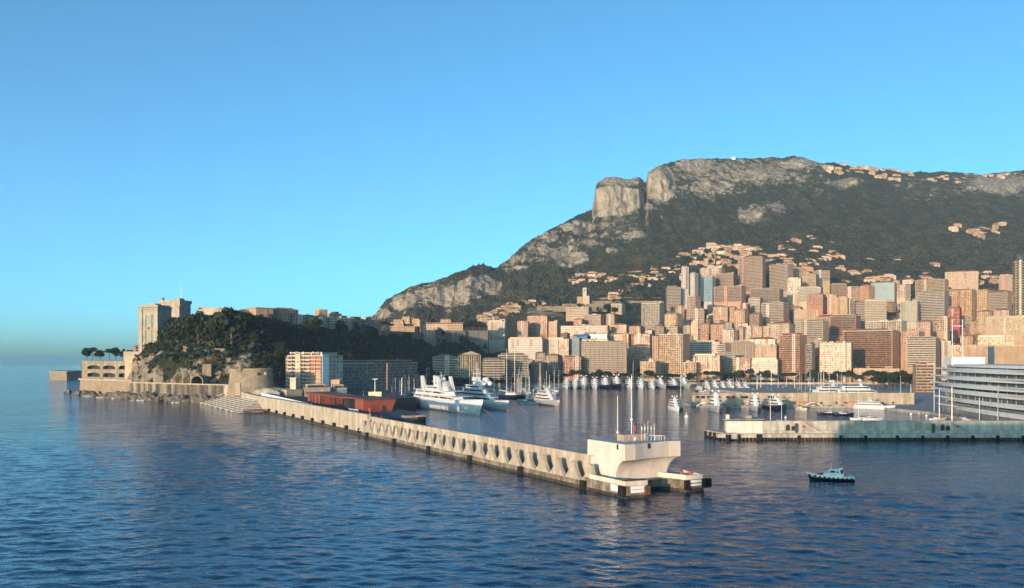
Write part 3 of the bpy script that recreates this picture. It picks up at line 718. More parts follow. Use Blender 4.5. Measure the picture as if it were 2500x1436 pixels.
# ---- quay on the landward side of the breakwater, with its sea wall
qy = tag(MB().prism([dk(215, .2), dk(215, 30), dk(262, 42), dk(380, 48), dk(420, 110), dk(700, 150), dk(760, 20), dk(640, .2)], -3, 8.4).build('quay', ASPH), kind='structure')
sw = thing('sea_wall', 'high stained sea wall beside the quay below the red terminal', 'wall', dk(215, 0))
rng2 = random.Random(3)
s_ = 214.2
while s_ < 640:
    L = 21.0; e = min(s_+L, 640); z = 10.3 if s_ < 470 else 10.3 + (s_-470)/170*5
    z2 = 10.3 if e < 470 else 10.3 + (e-470)/170*5
    m_ = MB(); t0 = -1.6
    m_.prism([dk(s_+.06, t0), dk(s_+.06, .15), dk(e-.06, .15), dk(e-.06, t0)], 1.5, z, z1s=[z, z, z2, z2]); wpart(m_, 'wall_panel', CONC if s_ < 270 or s_ > 400 else CONC, sw)
    m_ = MB(); m_.prism([dk(s_, t0-.2), dk(s_, .35), dk(e, .35), dk(e, t0-.2)], z+.002, z+.4, z1s=[z+.4, z+.4, z2+.4, z2+.4]); wpart(m_, 'coping', CONC, sw)
    m_ = MB(); m_.prism([dk(s_, t0-.9), dk(s_, .2), dk(e, .2), dk(e, t0-.9)], -3, 1.5); wpart(m_, 'footing', CONC_WET, sw)
    if s_ < 420:
        o = fm.copy(); COL.objects.link(o); o.parent = sw; o.location = dk(s_+10, t0-.9, 2.0)-sw.location
    s_ = e
m_ = MB(); m_.prism([dk(214.15, -4.6), dk(214.15, -1.6), dk(224, -1.6), dk(224, -4.6)], 2.3, 10.3); 
# red beacon on the joint
bc = thing('beacon', 'small red harbour light standing at the joint of breakwater and quay wall', 'beacon', dk(216, .2, 8.4))
MB().tube((0, 0, 0), (0, 0, 4.2), .14, .12, 8).build('pole', STEEL, bc); MB().tube((0, 0, 4.2), (0, 0, 5.5), .75, .75, 10).build('lantern', RED, bc)
# sloping strut and posts at the joint
m_ = MB(); a = dk(213, -4.2, 2.4); b = dk(213, -.3, 9.2); m_.tube(a, b, .55, .55, 4); wpart(m_, 'strut', CONC_GR, bw)
for k in range(2):
    bp = thing('gate_post', ('short brown gate post nearer the beacon', 'brown gate post farther from the beacon')[k]+' on the breakwater joint', 'post', dk(212.5-k*5, 2.2+k*1.0, 6.4))
    MB().box((0, 0, 1.9), (1.2, .6, 3.8), RZD).build('post', mat('rust_brown_paint', (.13, .07, .05), .8), bp); MB().box((0, 0, 3.9), (1.4, .8, .2), RZD).build('cap', DARKM, bp)

# ---- red terminal pavilion
dk_plain = dk
def dk(s, t, z=0.0): return dk_plain(s+48, t+7, z)
tz = 8.4
rt = thing('terminal_pavilion', 'rust red ferry terminal pavilion with flat oversailing roof on the quay', 'pavilion', dk(222, 12, tz))
def tp(s, t, z): return dk(s, t, z)
ez0, ez1 = tz, tz+6.5
# right-hand solid block, end wall leaning outward
def lean_block(s0, s1, t0, t1, z0, z1, lean, m, name):
    mb = MB(); lowr = [dk(s0, t0), dk(s0, t1-lean), dk(s1, t1-lean), dk(s1, t0)]; up = [dk(s0-.4, t0), dk(s0-.4, t1), dk(s1, t1), dk(s1, t0)]
    vs = [(p.x, p.y, z0) for p in lowr]+[(p.x, p.y, z1) for p in up]
    mb.add(vs, [(0, 3, 2, 1), (4, 5, 6, 7), (0, 1, 5, 4), (1, 2, 6, 5), (2, 3, 7, 6), (3, 0, 4, 7)]); return wpart(mb, name, m, rt)
lean_block(222, 236, 8.5, 28.0, ez0, ez1, 2.6, REDP, 'end_block')
for i in range(9):
    m_ = MB(); m_.prism([dk(221.75, 12.6+i*.62), dk(221.75, 13.16+i*.62), dk(222.1, 13.16+i*.62), dk(222.1, 12.6+i*.62)], ez0+.3, ez0+4.6); wpart(m_, 'door_plank', REDP2, rt)
m_ = MB(); m_.prism([dk(221.8, 19.6), dk(221.8, 22.2), dk(222.1, 22.2), dk(222.1, 19.6)], ez0, ez0+4.7); wpart(m_, 'doorway', DARKM, rt)
m_ = MB(); m_.prism([dk(221.2, 9), dk(221.2, 27.6), dk(222, 27.6), dk(222, 9)], ez1+.004, ez1+.4); wpart(m_, 'roof_edge', DARKM, rt)
# long canopy roof in three stepped strips
for k, (s0, s1, t0, t1, z) in enumerate(((221.5, 262, 8.3, 27, ez1), (258, 298, 8.9, 26, ez1-.6), (292, 338, 8.2, 26, ez1-.2))):
    m_ = MB(); m_.prism([dk(s0, t0), dk(s0, t1), dk(s1, t1), dk(s1, t0)], z+.01, z+.55); wpart(m_, 'roof', REDP2, rt)
    m_ = MB(); m_.prism([dk(s0+.5, t0+.8), dk(s0+.5, t1-.8), dk(s1-.5, t1-.8), dk(s1-.5, t0+.8)], z+.56, z+.8); wpart(m_, 'roof_covering', mat('roof_grey_red', (.13, .075, .065), .9), rt)
for s in (240, 247, 254, 268, 276, 284, 300, 306):
    for t in (9.4, 24):
        m_ = MB(); p = dk(s, t); m_.box((p.x, p.y, tz+2.8), (.55, .55, 5.6), RZD); wpart(m_, 'post', DARKM, rt)
m_ = MB(); m_.prism([dk(258, 12), dk(258, 22), dk(266, 22), dk(266, 12)], tz, tz+5.5); wpart(m_, 'dark_kiosk', DARKM, rt)
m_ = MB(); m_.prism([dk(237, 11), dk(237, 22), dk(241, 22), dk(241, 11)], tz, tz+5.2); wpart(m_, 'dark_kiosk', mat('brown_dark_panel', (.07, .05, .045), .7), rt)
m_ = MB(); m_.prism([dk(246, 20), dk(246, 20.3), dk(254, 20.3), dk(254, 20)], tz+2.2, tz+5.6); wpart(m_, 'glass_screen', mat('pale_glass_screen', (.45, .55, .6), .3), rt)
lean_block(306, 336, 9.5, 24, tz, ez1-.25, 0, REDP, 'end_block')
for s in (312, 321, 327):
    m_ = MB(); m_.prism([dk(s, 9.3), dk(s, 9.52), dk(s+2.2, 9.52), dk(s+2.2, 9.3)], tz, tz+5.6); wpart(m_, 'recess_panel', DARKM, rt)
# pale curved bench wall in front
m_ = MB(); pts = [dk(222+i*1.6, 5.4-1.1*math.sin(i/10*math.pi)) for i in range(11)]
sec = [[(p.x, p.y, tz), (p.x, p.y, tz+1.5), (p.x+DW.x*.4, p.y+DW.y*.4, tz+1.5), (p.x+DW.x*.4, p.y+DW.y*.4, tz)] for p in pts]
m_.loft(sec); o = m_.build('bench_wall', mat('pale_grey_wall', (.5, .52, .53), .8)); tag(o, 'pale curved low wall in front of the red terminal', 'wall')
sgn = thing('sign', 'small yellow white notice board on a lamp post above the red terminal roof', 'sign', dk(262, 30, tz))
MB().tube((0, 0, 0), (0, 0, 17), .22, .16, 8).build('pole', WPAINT, sgn); MB().box((0, 0, 7.8), (8.0, .5, 3.4), .35).build('board', mat('sign_yellow_white', (.78, .66, .42), .6), sgn)
MB().box((.0, 0, 17.2), (3.4, .6, .35), .3).build('lamp_head', WPAINT, sgn)
dk = dk_plain
# quay edge block with black fender near the joint
m_ = MB().prism([dk(214.9, 18.5), dk(214.9, 29.5), dk(220, 29.5), dk(220, 18.5)], 8.402, 9.3); o = m_.build('quay_kerb', CONC_GR); tag(o, kind='structure')
o = MB().box((0, 0, 0), (3.2, 1.2, 4.2)).box((0, -.7, 0), (2.6, .3, 3.6)).build('quay_fender', RUBBER, None, loc=dk(214.0, 27, 6.6), rz=RZD-math.pi/2); tag(o, 'big black rubber fender on the quay corner below the red terminal', 'fender')

# ---- bathing steps on the seaward side
st = thing('bathing_steps', 'white concrete bathing terraces stepping down to the sea beside the wall', 'steps', dk(430, -4))
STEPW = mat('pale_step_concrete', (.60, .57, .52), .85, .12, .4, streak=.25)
for k in range(9):
    s0 = 428 + 3*k; s1 = 628 - 4*k; t0 = -2 - 2.25*(8-k); z1 = .7 + k*.95
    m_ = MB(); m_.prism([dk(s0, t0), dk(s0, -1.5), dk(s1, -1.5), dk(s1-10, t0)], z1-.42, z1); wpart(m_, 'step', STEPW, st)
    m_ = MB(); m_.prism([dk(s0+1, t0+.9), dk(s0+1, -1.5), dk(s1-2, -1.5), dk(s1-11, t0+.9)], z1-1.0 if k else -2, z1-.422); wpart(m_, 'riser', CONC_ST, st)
for i in range(8):
    p = dk(446+i*21, -20.4); m_ = MB(); m_.box((p.x, p.y, .4), (3.6, 1.5, 1.1), RZD, .8); wpart(m_, 'block', STEPW, st)
jp = thing('bathing_platform', 'small timber decked landing stage at the foot of the white bathing steps', 'jetty', dk(420, -10))
m_ = MB(); m_.prism([dk(412, -15), dk(412, -2.8), dk(427, -2.8), dk(427, -17)], 1.9, 2.4); wpart(m_, 'deck', mat('weathered_timber', (.22, .17, .12), .9, .3, 1.), jp)
for i in range(6):
    p = dk(412.8+i*2.7, -14.8-.3*i); m_ = MB(); m_.tube((p.x, p.y, -1), (p.x, p.y, 2.0), .4, n=7); wpart(m_, 'pile', CONC_WET, jp)
    m_ = MB(); m_.tube((p.x, p.y, 2.4), (p.x, p.y, 3.5), .06, n=5); wpart(m_, 'railing_post', STEEL, jp)

# ---- ribbed sea wall at the foot of the headland
rw = thing('ribbed_sea_wall', 'long buff sea wall with dark vertical joints under the headland cliff', 'wall', at(548, 868, 762))
a0, a1 = Vector((gx(560, 758), 758)), Vector((gx(316, 832), 832)); d_ = (a1-a0); LW = d_.length; d_.normalize(); nn_ = Vector((d_.y, -d_.x))
if nn_.y > 0: nn_ = -nn_
BUFF = mat('buff_sea_wall', (.43, .36, .28), .9, .15, .3, col2=(.33, .28, .21), streak=.14)
NP = 25
for i in range(NP):
    p = a0 + d_*(LW*i/NP+.12); q = a0 + d_*(LW*(i+1)/NP-.12)
    m_ = MB(); m_.prism([p, q, q-nn_*1.4, p-nn_*1.4], -2, 15.2); wpart(m_, 'wall_panel', BUFF, rw)
m_ = MB(); m_.prism([a0-nn_*.3, a1-nn_*.3, a1-nn_*2.5, a0-nn_*2.5], -2, 14.9); wpart(m_, 'backing', CONC_WET, rw)
m_ = MB(); m_.prism([a0+nn_*.25, a1+nn_*.25, a1-nn_*1.6, a0-nn_*1.6], 15.202, 15.6); wpart(m_, 'coping', BUFF, rw)
tag(MB().prism([a0, a1, a1-nn_*30, a0-nn_*30], -3, 14.6).build('coast_road', ASPH), kind='structure')

# ---- lower bastion wall and arcaded garage at the tip
bt = thing('bastion_wall', 'massive brown sea bastion with pale cap at the headland tip', 'wall', at(262, 868, 915))
b0, b1 = Vector((gx(196, 922), 922)), Vector((gx(322, 868), 868)); d2 = (b1-b0).normalized(); n2_ = Vector((d2.y, -d2.x)); 
if n2_.y > 0: n2_ = -n2_
BROWN = mat('brown_stone_wall', (.27, .21, .15), .95, .2, .2, col2=(.18, .14, .10), bump=.08, bscale=1.2)
m_ = MB(); vs = [(b0.x+n2_.x*1.5, b0.y+n2_.y*1.5, -2), (b1.x+n2_.x*1.5, b1.y+n2_.y*1.5, -2), (b1.x-n2_.x*40, b1.y-n2_.y*40, -2), (b0.x-n2_.x*40, b0.y-n2_.y*40, -2)]
up = [(b0.x, b0.y, 15), (b1.x, b1.y, 15), (b1.x-n2_.x*40, b1.y-n2_.y*40, 15), (b0.x-n2_.x*40, b0.y-n2_.y*40, 15)]
m_.add(vs+up, [(0, 3, 2, 1), (4, 5, 6, 7), (0, 1, 5, 4), (1, 2, 6, 5), (2, 3, 7, 6), (3, 0, 4, 7)]); wpart(m_, 'wall', BROWN, bt)
m_ = MB(); p, q = b0-d2*1.5+n2_*1.2, b1+d2*1.5+n2_*1.2; m_.prism([p, q, q-n2_*42, p-n2_*42], 15.002, 16.6); wpart(m_, 'cap', CONC, bt)

def arched_front(mb, org, du, W, z0, z1, ops, th, ns=8):
    """wall sheet of thickness th with arched openings: ops = (u0,u1,zsill,zspring,rise)"""
    nrm = Vector((-du.y, du.x)); 
    if nrm.y < 0: nrm = -nrm
    def P(u, z, k): r = org + du*u + nrm*(th*k); return (r.x, r.y, z)
    def slab(u0, u1, za0, za1, zb0, zb1):   # bottom edge za0..za1, top zb0..zb1
        vs = [P(u0, za0, 0), P(u1, za1, 0), P(u1, zb1, 0), P(u0, zb0, 0), P(u0, za0, 1), P(u1, za1, 1), P(u1, zb1, 1), P(u0, zb0, 1)]
        mb.add(vs, [(0, 1, 2, 3), (7, 6, 5, 4), (0, 4, 5, 1), (1, 5, 6, 2), (2, 6, 7, 3), (3, 7, 4, 0)])
    u = 0
    for (a, b, s, sp, rise) in sorted(ops):
        if a > u: slab(u, a, z0, z0, z1, z1)
        if s > z0: slab(a, b, z0, z0, s, s)
        for i in range(ns):
            x0, x1 = i/ns*2-1, (i+1)/ns*2-1
            h0, h1 = sp+rise*math.sqrt(max(0, 1-x0*x0)), sp+rise*math.sqrt(max(0, 1-x1*x1))
            slab(a+(b-a)*i/ns, a+(b-a)*(i+1)/ns, h0, h1, z1, z1)
        u = b
    if u < W: slab(u, W, z0, z0, z1, z1)
    return mb
gb = thing('arcaded_garage', 'two storey stone garage with wide arched openings on the bastion', 'building', at(262, 868, 930))
g0 = Vector((gx(199, 936), 936)); g1 = Vector((gx(316, 892), 892)); du = (g1-g0); GW = du.length; du.normalize(); gn = Vector((-du.y, du.x))
if gn.y < 0: gn = -gn
sc_ = GW/118.0
def ops_row(zs, zsp, rise): return [(sc_*a, sc_*b, zs, zsp, rise) for a, b in ((15, 47), (54, 84), (92, 113))]
m_ = MB(); arched_front(m_, g0, du, GW, 16.6, 24.2, ops_row(18.0, 21.0, 1.2), .9); wpart(m_, 'lower_front', BROWN if False else mat('garage_stone', (.32, .27, .21), .95, .2, .2, streak=.2), gb)
m_ = MB(); arched_front(m_, g0, du, GW, 24.22, 33.6, ops_row(26.0, 28.2, 1.6), .9); wpart(m_, 'upper_front', MATS['garage_stone'], gb)
m_ = MB(); a, b = g0+gn*5, g1+gn*5; m_.prism([a, b, b+gn*25, a+gn*25], 16.6, 33.2); wpart(m_, 'core', DARKM, gb)  # dark block behind the arches, its colour stands for the shade indoors
m_ = MB(); a, b = g0-gn*.5-du*.5, g1-gn*.5+du*.5; m_.prism([a, b, b+gn*30, a+gn*30], 33.62, 34.5); wpart(m_, 'roof', MATS['garage_stone'], gb)
m_ = MB(); a, b = g0+gn*1.0, g1+gn*1.0; m_.prism([a, b, b+gn*4, a+gn*4], 24.0, 24.6); wpart(m_, 'floor_slab', CONC_GR, gb)
m_ = MB(); a = g0; m_.prism([a, a+du*.9, a+du*.9+gn*28, a+gn*28], 16.6, 33.6); wpart(m_, 'side_wall', MATS['garage_stone'], gb)
# taller end pier of the garage
ep = thing('stair_tower', 'plain buff stair tower between the arcaded garage and the cliff', 'tower', at(324, 868, 890)); p = at(325, 868, 893)
m_ = MB(); m_.prism([(p.x-5.5, p.y-6), (p.x+5.5, p.y-8), (p.x+6, p.y+10), (p.x-5, p.y+12)], 6, 38.5); wpart(m_, 'wall', mat('buff_render', (.42, .34, .25), .9, .12, .2), ep)
m_ = MB(); m_.prism([(p.x-5.9, p.y-6.4), (p.x+5.9, p.y-8.4), (p.x+6.4, p.y+10.4), (p.x-5.4, p.y+12.4)], 38.502, 39.2); wpart(m_, 'coping', CONC, ep)

# ---- round fort with sentry turret
ft = thing('round_fort', 'battered round stone fort with a sentry turret above the coast road', 'fort', at(612, 868, 712))
fc = at(613, 868, 715); NS = 36; ring = []
for z, r in ((8, 18.6), (18, 17.4), (27.6, 16.6), (27.9, 16.9), (29.6, 16.9), (29.6, 15.6), (28.4, 15.6)):
    ring.append([(fc.x+r*math.cos(2*math.pi*i/NS)*1.0, fc.y+r*math.sin(2*math.pi*i/NS)*.8, z) for i in range(NS)])
m_ = MB(); m_.loft(ring, True, True); wpart(m_, 'wall', STONE, ft)
for ax, z in ((-58, 25.6), (-36, 25.9)):
    c = (fc.x+16.8*math.cos(R(ax)), fc.y+16.8*.8*math.sin(R(ax)), z); m_ = MB(); m_.box(c, (1.8, 1.6, 2.2), R(ax)); wpart(m_, 'embrasure', DARKM if ax < -40 else mat('pale_opening', (.5, .47, .42), .9), ft)
tc = (fc.x-4.5, fc.y-13.4)
m_ = MB(); m_.tube((tc[0], tc[1], 28), (tc[0], tc[1], 32.6), 1.5, 1.5, 10); wpart(m_, 'turret', STONE, ft); m_ = MB(); m_.tube((tc[0], tc[1], 32.6), (tc[0], tc[1], 35.2), 1.8, .1, 10); wpart(m_, 'turret_roof', STONE, ft)

# ---- road embankment wall in front of the fort
em = thing('embankment_wall', 'buff embankment wall of the coast road under the round fort', 'wall', at(620, 868, 690))
e0, e1 = Vector((gx(548, 742), 742)), Vector((gx(700, 684), 684)); ed = (e1-e0); EL = ed.length; ed.normalize(); en = Vector((ed.y, -ed.x))
for i in range(9):
    p, q = e0+ed*(EL*i/9+.08), e0+ed*(EL*(i+1)/9-.08); wpart(MB().prism([p, q, q-en*14, p-en*14], 6, 15.8-i*.25), 'wall_panel', BUFF, em)
# ---- stone retaining walls and tunnel on the cliff
for k, (x0, x1, y0, y1, Y, lab) in enumerate(((446, 482, 846, 866, 838, 'square ivy edged stone bastion with one dark opening on the cliff'), (525, 552, 852, 872, 826, 'sunlit stone retaining wall sloping through the pines'),
      (494, 515, 890, 904, 800, 'small pale stone outwork low on the cliff'), (564, 578, 878, 886, 822, 'stepped stone parapet above the round fort'))):
    p = at((x0+x1)/2, y1, Y); wd = (x1-x0)/FPX*Y; ht = (y1-y0)/FPX*Y
    o = thing('stone_wall', lab, 'wall', p); rz = (.25, -.2, .1, -.5)[k]
    m_ = MB(); m_.box((0, 3, ht/2-3), (wd, 8, ht+6), rz); m_.build('wall', STONE, o)
    m_ = MB(); m_.box((0, 3, ht+.15), (wd+.6, 8.6, .5), rz); m_.build('coping', STONE, o)
    if k == 0: m_ = MB(); m_.box((0, -1.05, ht*.45), (2.4, .4, 2.2), rz); m_.build('opening', DARKM, o)
tn = thing('tunnel_portal', 'dark arched road tunnel mouth in the cliff above the sea wall', 'tunnel', at(483, 940, 790))
NA = 14; r0, r1 = 4.6, 5.6; inner = [(-r0, 0)]+[(-r0*math.cos(math.pi*i/NA), 3.2+r0*math.sin(math.pi*i/NA)) for i in range(NA+1)]+[(r0, 0)]
outer = [(-r1, 0)]+[(-r1*math.cos(math.pi*i/NA), 3.2+r1*math.sin(math.pi*i/NA)) for i in range(NA+1)]+[(r1, 0)]
sec = [[(a[0], -3, a[1]), (b[0], -3, b[1]), (b[0], 14, b[1]), (a[0], 14, a[1])] for a, b in zip(inner, outer)]
MB().loft(sec, True, True).build('arch', STONE, tn)
MB().prism([(-4.7, 12), (4.7, 12), (4.7, 12.5), (-4.7, 12.5)], 0, 8).build('bore_shade', DARKM, tn)  # dark sheet closing the bore, its colour stands for the shade inside

# ---- shore boulders, each one a rock of its own
def boulder_mesh(seed):
    r_ = random.Random(seed); m_ = MB(); m_.sphere((0, 0, 0), 1, 9, 6)
    vs = []
    for v in m_.v:
        p = Vector(v); k = 1+.38*mnoise.noise(p*1.4+Vector((seed*7, 0, 0)))+.22*mnoise.noise(p*3.1+Vector((0, seed*3, 0)))
        vs.append(tuple(p*k))
    m_.v = vs; return m_
bm0 = [boulder_mesh(i).build('shore_boulder', ROCKM) for i in range(5)]
for i in range(58):
    px = 165 + i*(560-165)/57 + rng.uniform(-5, 5)
    wl = 88000/( (958 if px < 210 else 958+(px-210)*.085)+4-868)
    wl = float(np.interp(px, [165, 200, 250, 320, 400, 480, 560], [958, 908, 872, 822, 786, 766, 746])) + rng.uniform(-7, 6)
    o = bm0[i] if i < 5 else bm0[i % 5].copy()
    if i >= 5: COL.objects.link(o)
    r_ = rng.uniform(2.2, 4.8)*(1.3 if px > 270 else .8)
    o.location = (gx(px, wl), wl, rng.uniform(-.4, 2.2)); o.scale = (r_*rng.uniform(1, 1.5), r_*rng.uniform(.8, 1.3), r_*rng.uniform(.7, 1.35)); o.rotation_euler = (rng.uniform(-.5, .5), rng.uniform(-.5, .5), rng.uniform(0, 6.3))
    tag(o, 'dark jagged boulder on the shore at the foot of the headland', 'boulder', 'boulders along the headland shore')
mbf = MB()
for px, Y in ((222, 892), (262, 860), (292, 846), (332, 808), (432, 770), (250, 866), (345, 804)):
    c = Vector((gx(px, Y), Y-4, .12))
    for k in range(10): mbf.sphere((c.x+rng.gauss(0, 3.2), c.y+rng.gauss(0, 1.2), .05), rng.uniform(.35, 1.0), 7, 4, (1.5, 1, .45))
tag(mbf.build('surf_foam', FOAM), 'white surf breaking on the boulders below the headland', 'foam', kind='stuff')

# ---- far breakwater stub at the left
fb = thing('far_breakwater', 'low stone breakwater end far out beyond the headland tip', 'breakwater', at(158, 868, 1466))
a, b, c_, d4 = (gx(121, 1466), 1466), (gx(163, 1462), 1462), (gx(212, 1560), 1560), (gx(150, 1610), 1610)
m_ = MB(); m_.prism([a, b, c_, d4], -2, 13.2); wpart(m_, 'block', BROWN, fb)
m_ = MB(); m_.prism([(a[0]-1, a[1]-1), (b[0]+1, b[1]-1), (c_[0]+1, c_[1]), (d4[0], d4[1]+1)], 13.202, 14.2); wpart(m_, 'cap', CONC, fb)
for i in range(7):
    u = i/6; x, y = b[0]*(1-u)+c_[0]*u-2, b[1]*(1-u)+c_[1]*u+4; m_ = MB(); m_.tube((x, y, 14.2), (x, y, 14.2+2.2+1.5*(i % 2)), .25, n=5); wpart(m_, 'lamp_post', STEEL, fb)

# ---- the jetty on the other side of the harbour mouth
jt = thing('jetty', 'pale concrete harbour jetty with dark piles along its waterline', 'jetty', (150, 428, 0))
JY = 424.0
def jx(px, Y=JY): return gx(px, Y)
JCON = mat('jetty_concrete', (.44, .43, .39), .85, .12, .3, col2=(.33, .32, .29), streak=.3)
x0, x1 = jx(1772), 420.0
k = 0; xx = jx(1868)
while xx < x1:
    e = min(xx+14.5, x1); m_ = MB(); m_.prism([(xx+.04, JY+4), (e-.04, JY+4), (e-.04, JY+6), (xx+.04, JY+6)], 3.0, 8.6); wpart(m_, 'wall_panel', JCON, jt)
    m_ = MB(); m_.prism([(xx+.04, JY+3.0), (e-.04, JY+3.0), (e-.04, JY+4.0), (xx+.04, JY+4.0)], 3.0, 4.3); wpart(m_, 'ledge', JCON, jt); xx = e
m_ = MB(); m_.prism([(jx(1868), JY+3.8), (x1, JY+3.8), (x1, JY+6.2), (jx(1868), JY+6.2)], 8.602, 8.95); wpart(m_, 'coping', JCON, jt)
m_ = MB(); m_.prism([(x0-4, JY), (x1, JY), (x1, JY+20), (x0+4, JY+20)], 1.3, 3.0); wpart(m_, 'deck', JCON, jt)
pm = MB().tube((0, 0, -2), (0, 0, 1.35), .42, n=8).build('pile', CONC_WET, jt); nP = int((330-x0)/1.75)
for i in range(min(nP, 130)):
    o = pm if i == 0 else pm.copy()
    if i: COL.objects.link(o)
    o.location = Vector((x0+6+i*1.75, JY+.3, 0)) - jt.location
m_ = MB(); m_.prism([(x0, JY+1.5), (x1, JY+1.5), (x1, JY+18), (x0, JY+18)], -3, 1.3); wpart(m_, 'recessed_core', CONC_WET, jt)  # dark concrete core set back behind the piles
for px in (1778, 1800, 1853, 1950, 2052, 2113, 2190, 2252, 2313, 2374, 2435, 2497):
    m_ = MB(); m_.box((jx(px), JY-.4, 1.4), (2.4 if px < 1900 else 1.2, 1.0, 3.0 if px < 1900 else 2.0)); m_.box((jx(px), JY-.95, 1.4), (1.8 if px < 1900 else .9, .2, 2.2 if px < 1900 else 1.6)); wpart(m_, 'fender', RUBBER, jt)
# jetty head house with dark roof edge
hb = thing('jetty_house', 'low white flat roofed house at the jetty end', 'building', (jx(1820), JY+8, 3.0))
hx0, hx1 = jx(1778), jx(1868)
m_ = MB(); m_.prism([(hx0, JY+3.5), (hx1, JY+3.5), (hx1+3, JY+17), (hx0+2, JY+16)], 3.0, 9.0); wpart(m_, 'wall', WHITE, hb)
m_ = MB(); m_.prism([(hx0-2.5, JY+2.6), (hx1+1, JY+2.6), (hx1+4, JY+18), (hx0, JY+18)], 9.002, 9.5); wpart(m_, 'roof', DARKM, hb)
m_ = MB(); m_.prism([(hx0-2.0, JY+3), (hx1+.6, JY+3), (hx1+3.6, JY+17.6), (hx0+.5, JY+17.6)], 9.51, 9.8); wpart(m_, 'roof_covering', CONC_GR, hb)
m_ = MB(); m_.tube((hx0+1.0, JY+5, 3.0), (hx0+1.0, JY+5, 12.0), 1.0, 1.0, 12); wpart(m_, 'corner_shaft', WHITE, hb)
m_ = MB(); m_.tube((hx0+1.0, JY+5, 12.0), (hx0+1.0, JY+5, 15.6), 1.05, .5, 12); wpart(m_, 'lantern', RUBBER, hb)
m_ = MB(); m_.box((jx(1797), JY+3.42, 6.9), (4.2, .1, 1.2)); wpart(m_, 'plaque', mat('pale_plaque', (.66, .68, .7), .6), hb)
m_ = MB(); m_.b2(jx(1832), jx(1846), JY+8, JY+12, 9.8, 11.2); wpart(m_, 'roof_unit', CONC_GR, hb)
# landing ramp at the jetty tip
m_ = MB(); vs = [(jx(1745), JY+18, .8), (jx(1775), JY-2, .8), (jx(1800), JY-1, .8), (jx(1782), JY+18, .8)]
vs += [(x, y, z+2.6-.0*x) for x, y, z in vs]; m_.add(vs, [(0, 3, 2, 1), (4, 5, 6, 7), (0, 1, 5, 4), (1, 2, 6, 5), (2, 3, 7, 6), (3, 0, 4, 7)]); wpart(m_, 'landing', JCON, jt)
for i in range(6):
    u = i/5; m_ = MB(); m_.box((jx(1745)*(1-u)+jx(1775)*u, (JY+18)*(1-u)+(JY-2.5)*u, 1.4), (1.6, 1.6, 3.0), .8); wpart(m_, 'fender', RUBBER, jt)
for i, px in enumerate((1930, 1944)):
    m_ = MB(); arch = [(-1.0, 0)]+[(-1.0*math.cos(math.pi*j/8), 2.0+1.0*math.sin(math.pi*j/8)) for j in range(9)]+[(1.0, 0)]
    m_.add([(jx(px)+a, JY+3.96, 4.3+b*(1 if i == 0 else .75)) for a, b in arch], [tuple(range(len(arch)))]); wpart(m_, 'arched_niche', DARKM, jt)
for i, px in enumerate((2311, 2324)):
    m_ = MB(); m_.add([(jx(px)+a, JY+3.96, 4.3+b*(1 if i == 0 else .75)) for a, b in arch], [tuple(range(len(arch)))]); wpart(m_, 'arched_niche', DARKM, jt)
def stair(px, sgn):
    m_ = MB(); 
    for i in range(12): m_.box((jx(px)+sgn*i*.62, JY+3.2, 4.4+i*.36), (.62, 1.4, .12))
    for z in (1.0, ): m_.tube((jx(px), JY+2.6, 5.3), (jx(px)+sgn*11*.62, JY+2.6, 5.3+11*.36), .06, n=5)
    wpart(m_, 'stair', STEEL, jt)
stair(2005, -1); stair(2365, -1)
for px in (1949, 2286):
    m_ = MB(); m_.box((jx(px), JY+3.0, 5.6), (1.2, 1.0, 4.4)); wpart(m_, 'ladder_box', mat('dark_green_paint', (.05, .08, .07), .7), jt)
for px, lab in ((1966, 'round red lifebuoy cabinet on a post near the jetty house stair'), (2345, 'round red lifebuoy cabinet above the second jetty stair')):
    o = thing('lifebuoy_post', lab, 'lifebuoy', (jx(px), JY+2.4, 3.0)); MB().tube((0, 0, 0), (0, 0, 3.2), .06, n=5).build('post', STEEL, o); MB().tube((0, -.15, 3.4), (0, .15, 3.4), .6, n=12).build('buoy_case', RED, o)
# ================================================================== THE TOWN
def facade(name, c, c2=None): return mat('facade_'+name, c, .85, .10, .12, col2=c2, streak=.12, objvar=.16)
def _fc(**k): return k
FC = dict(
 cream=facade('cream', (0.414, 0.290, 0.194)), white=facade('white', (0.508, 0.404, 0.327)), pink=facade('pink', (0.398, 0.243, 0.181)), salmon=facade('salmon', (0.398, 0.209, 0.139)),
 terracotta=facade('terracotta', (0.350, 0.176, 0.115)), ochre=facade('ochre', (0.414, 0.249, 0.133)), yellow=facade('yellow', (0.446, 0.310, 0.194)), beige=facade('beige', (0.342, 0.243, 0.176)),
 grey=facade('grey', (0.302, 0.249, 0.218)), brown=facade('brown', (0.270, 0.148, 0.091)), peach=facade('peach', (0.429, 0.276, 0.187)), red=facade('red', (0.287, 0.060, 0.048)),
 copper=facade('copper', (0.318, 0.168, 0.097)), palegreen=facade('palegreen', (0.366, 0.323, 0.242)), bluewhite=facade('bluewhite', (0.461, 0.418, 0.400)), stone=facade('stone', (0.318, 0.229, 0.164)))  # bluewhite carries the blue shade of white fronts in its colour
TRIM = mat('facade_trim', (.46, .38, .31), .8, .08, .3, objvar=.1)
BLUEG = mat('blue_curtain_glass', (.08, .16, .22), .3, .2, .1, spec=.7)
ROOFG = mat('flat_roof_gravel', (.30, .28, .26), .95, .15, .3)
HEDGE = leaf_mat('roof_garden_leaves', (.015, .024, .012), (.03, .042, .018), (.05, .06, .026), .5)
DARKROOF = mat('slate_roof', (.10, .10, .11), .8, .2, .5)
FLOOR_H = 3.1

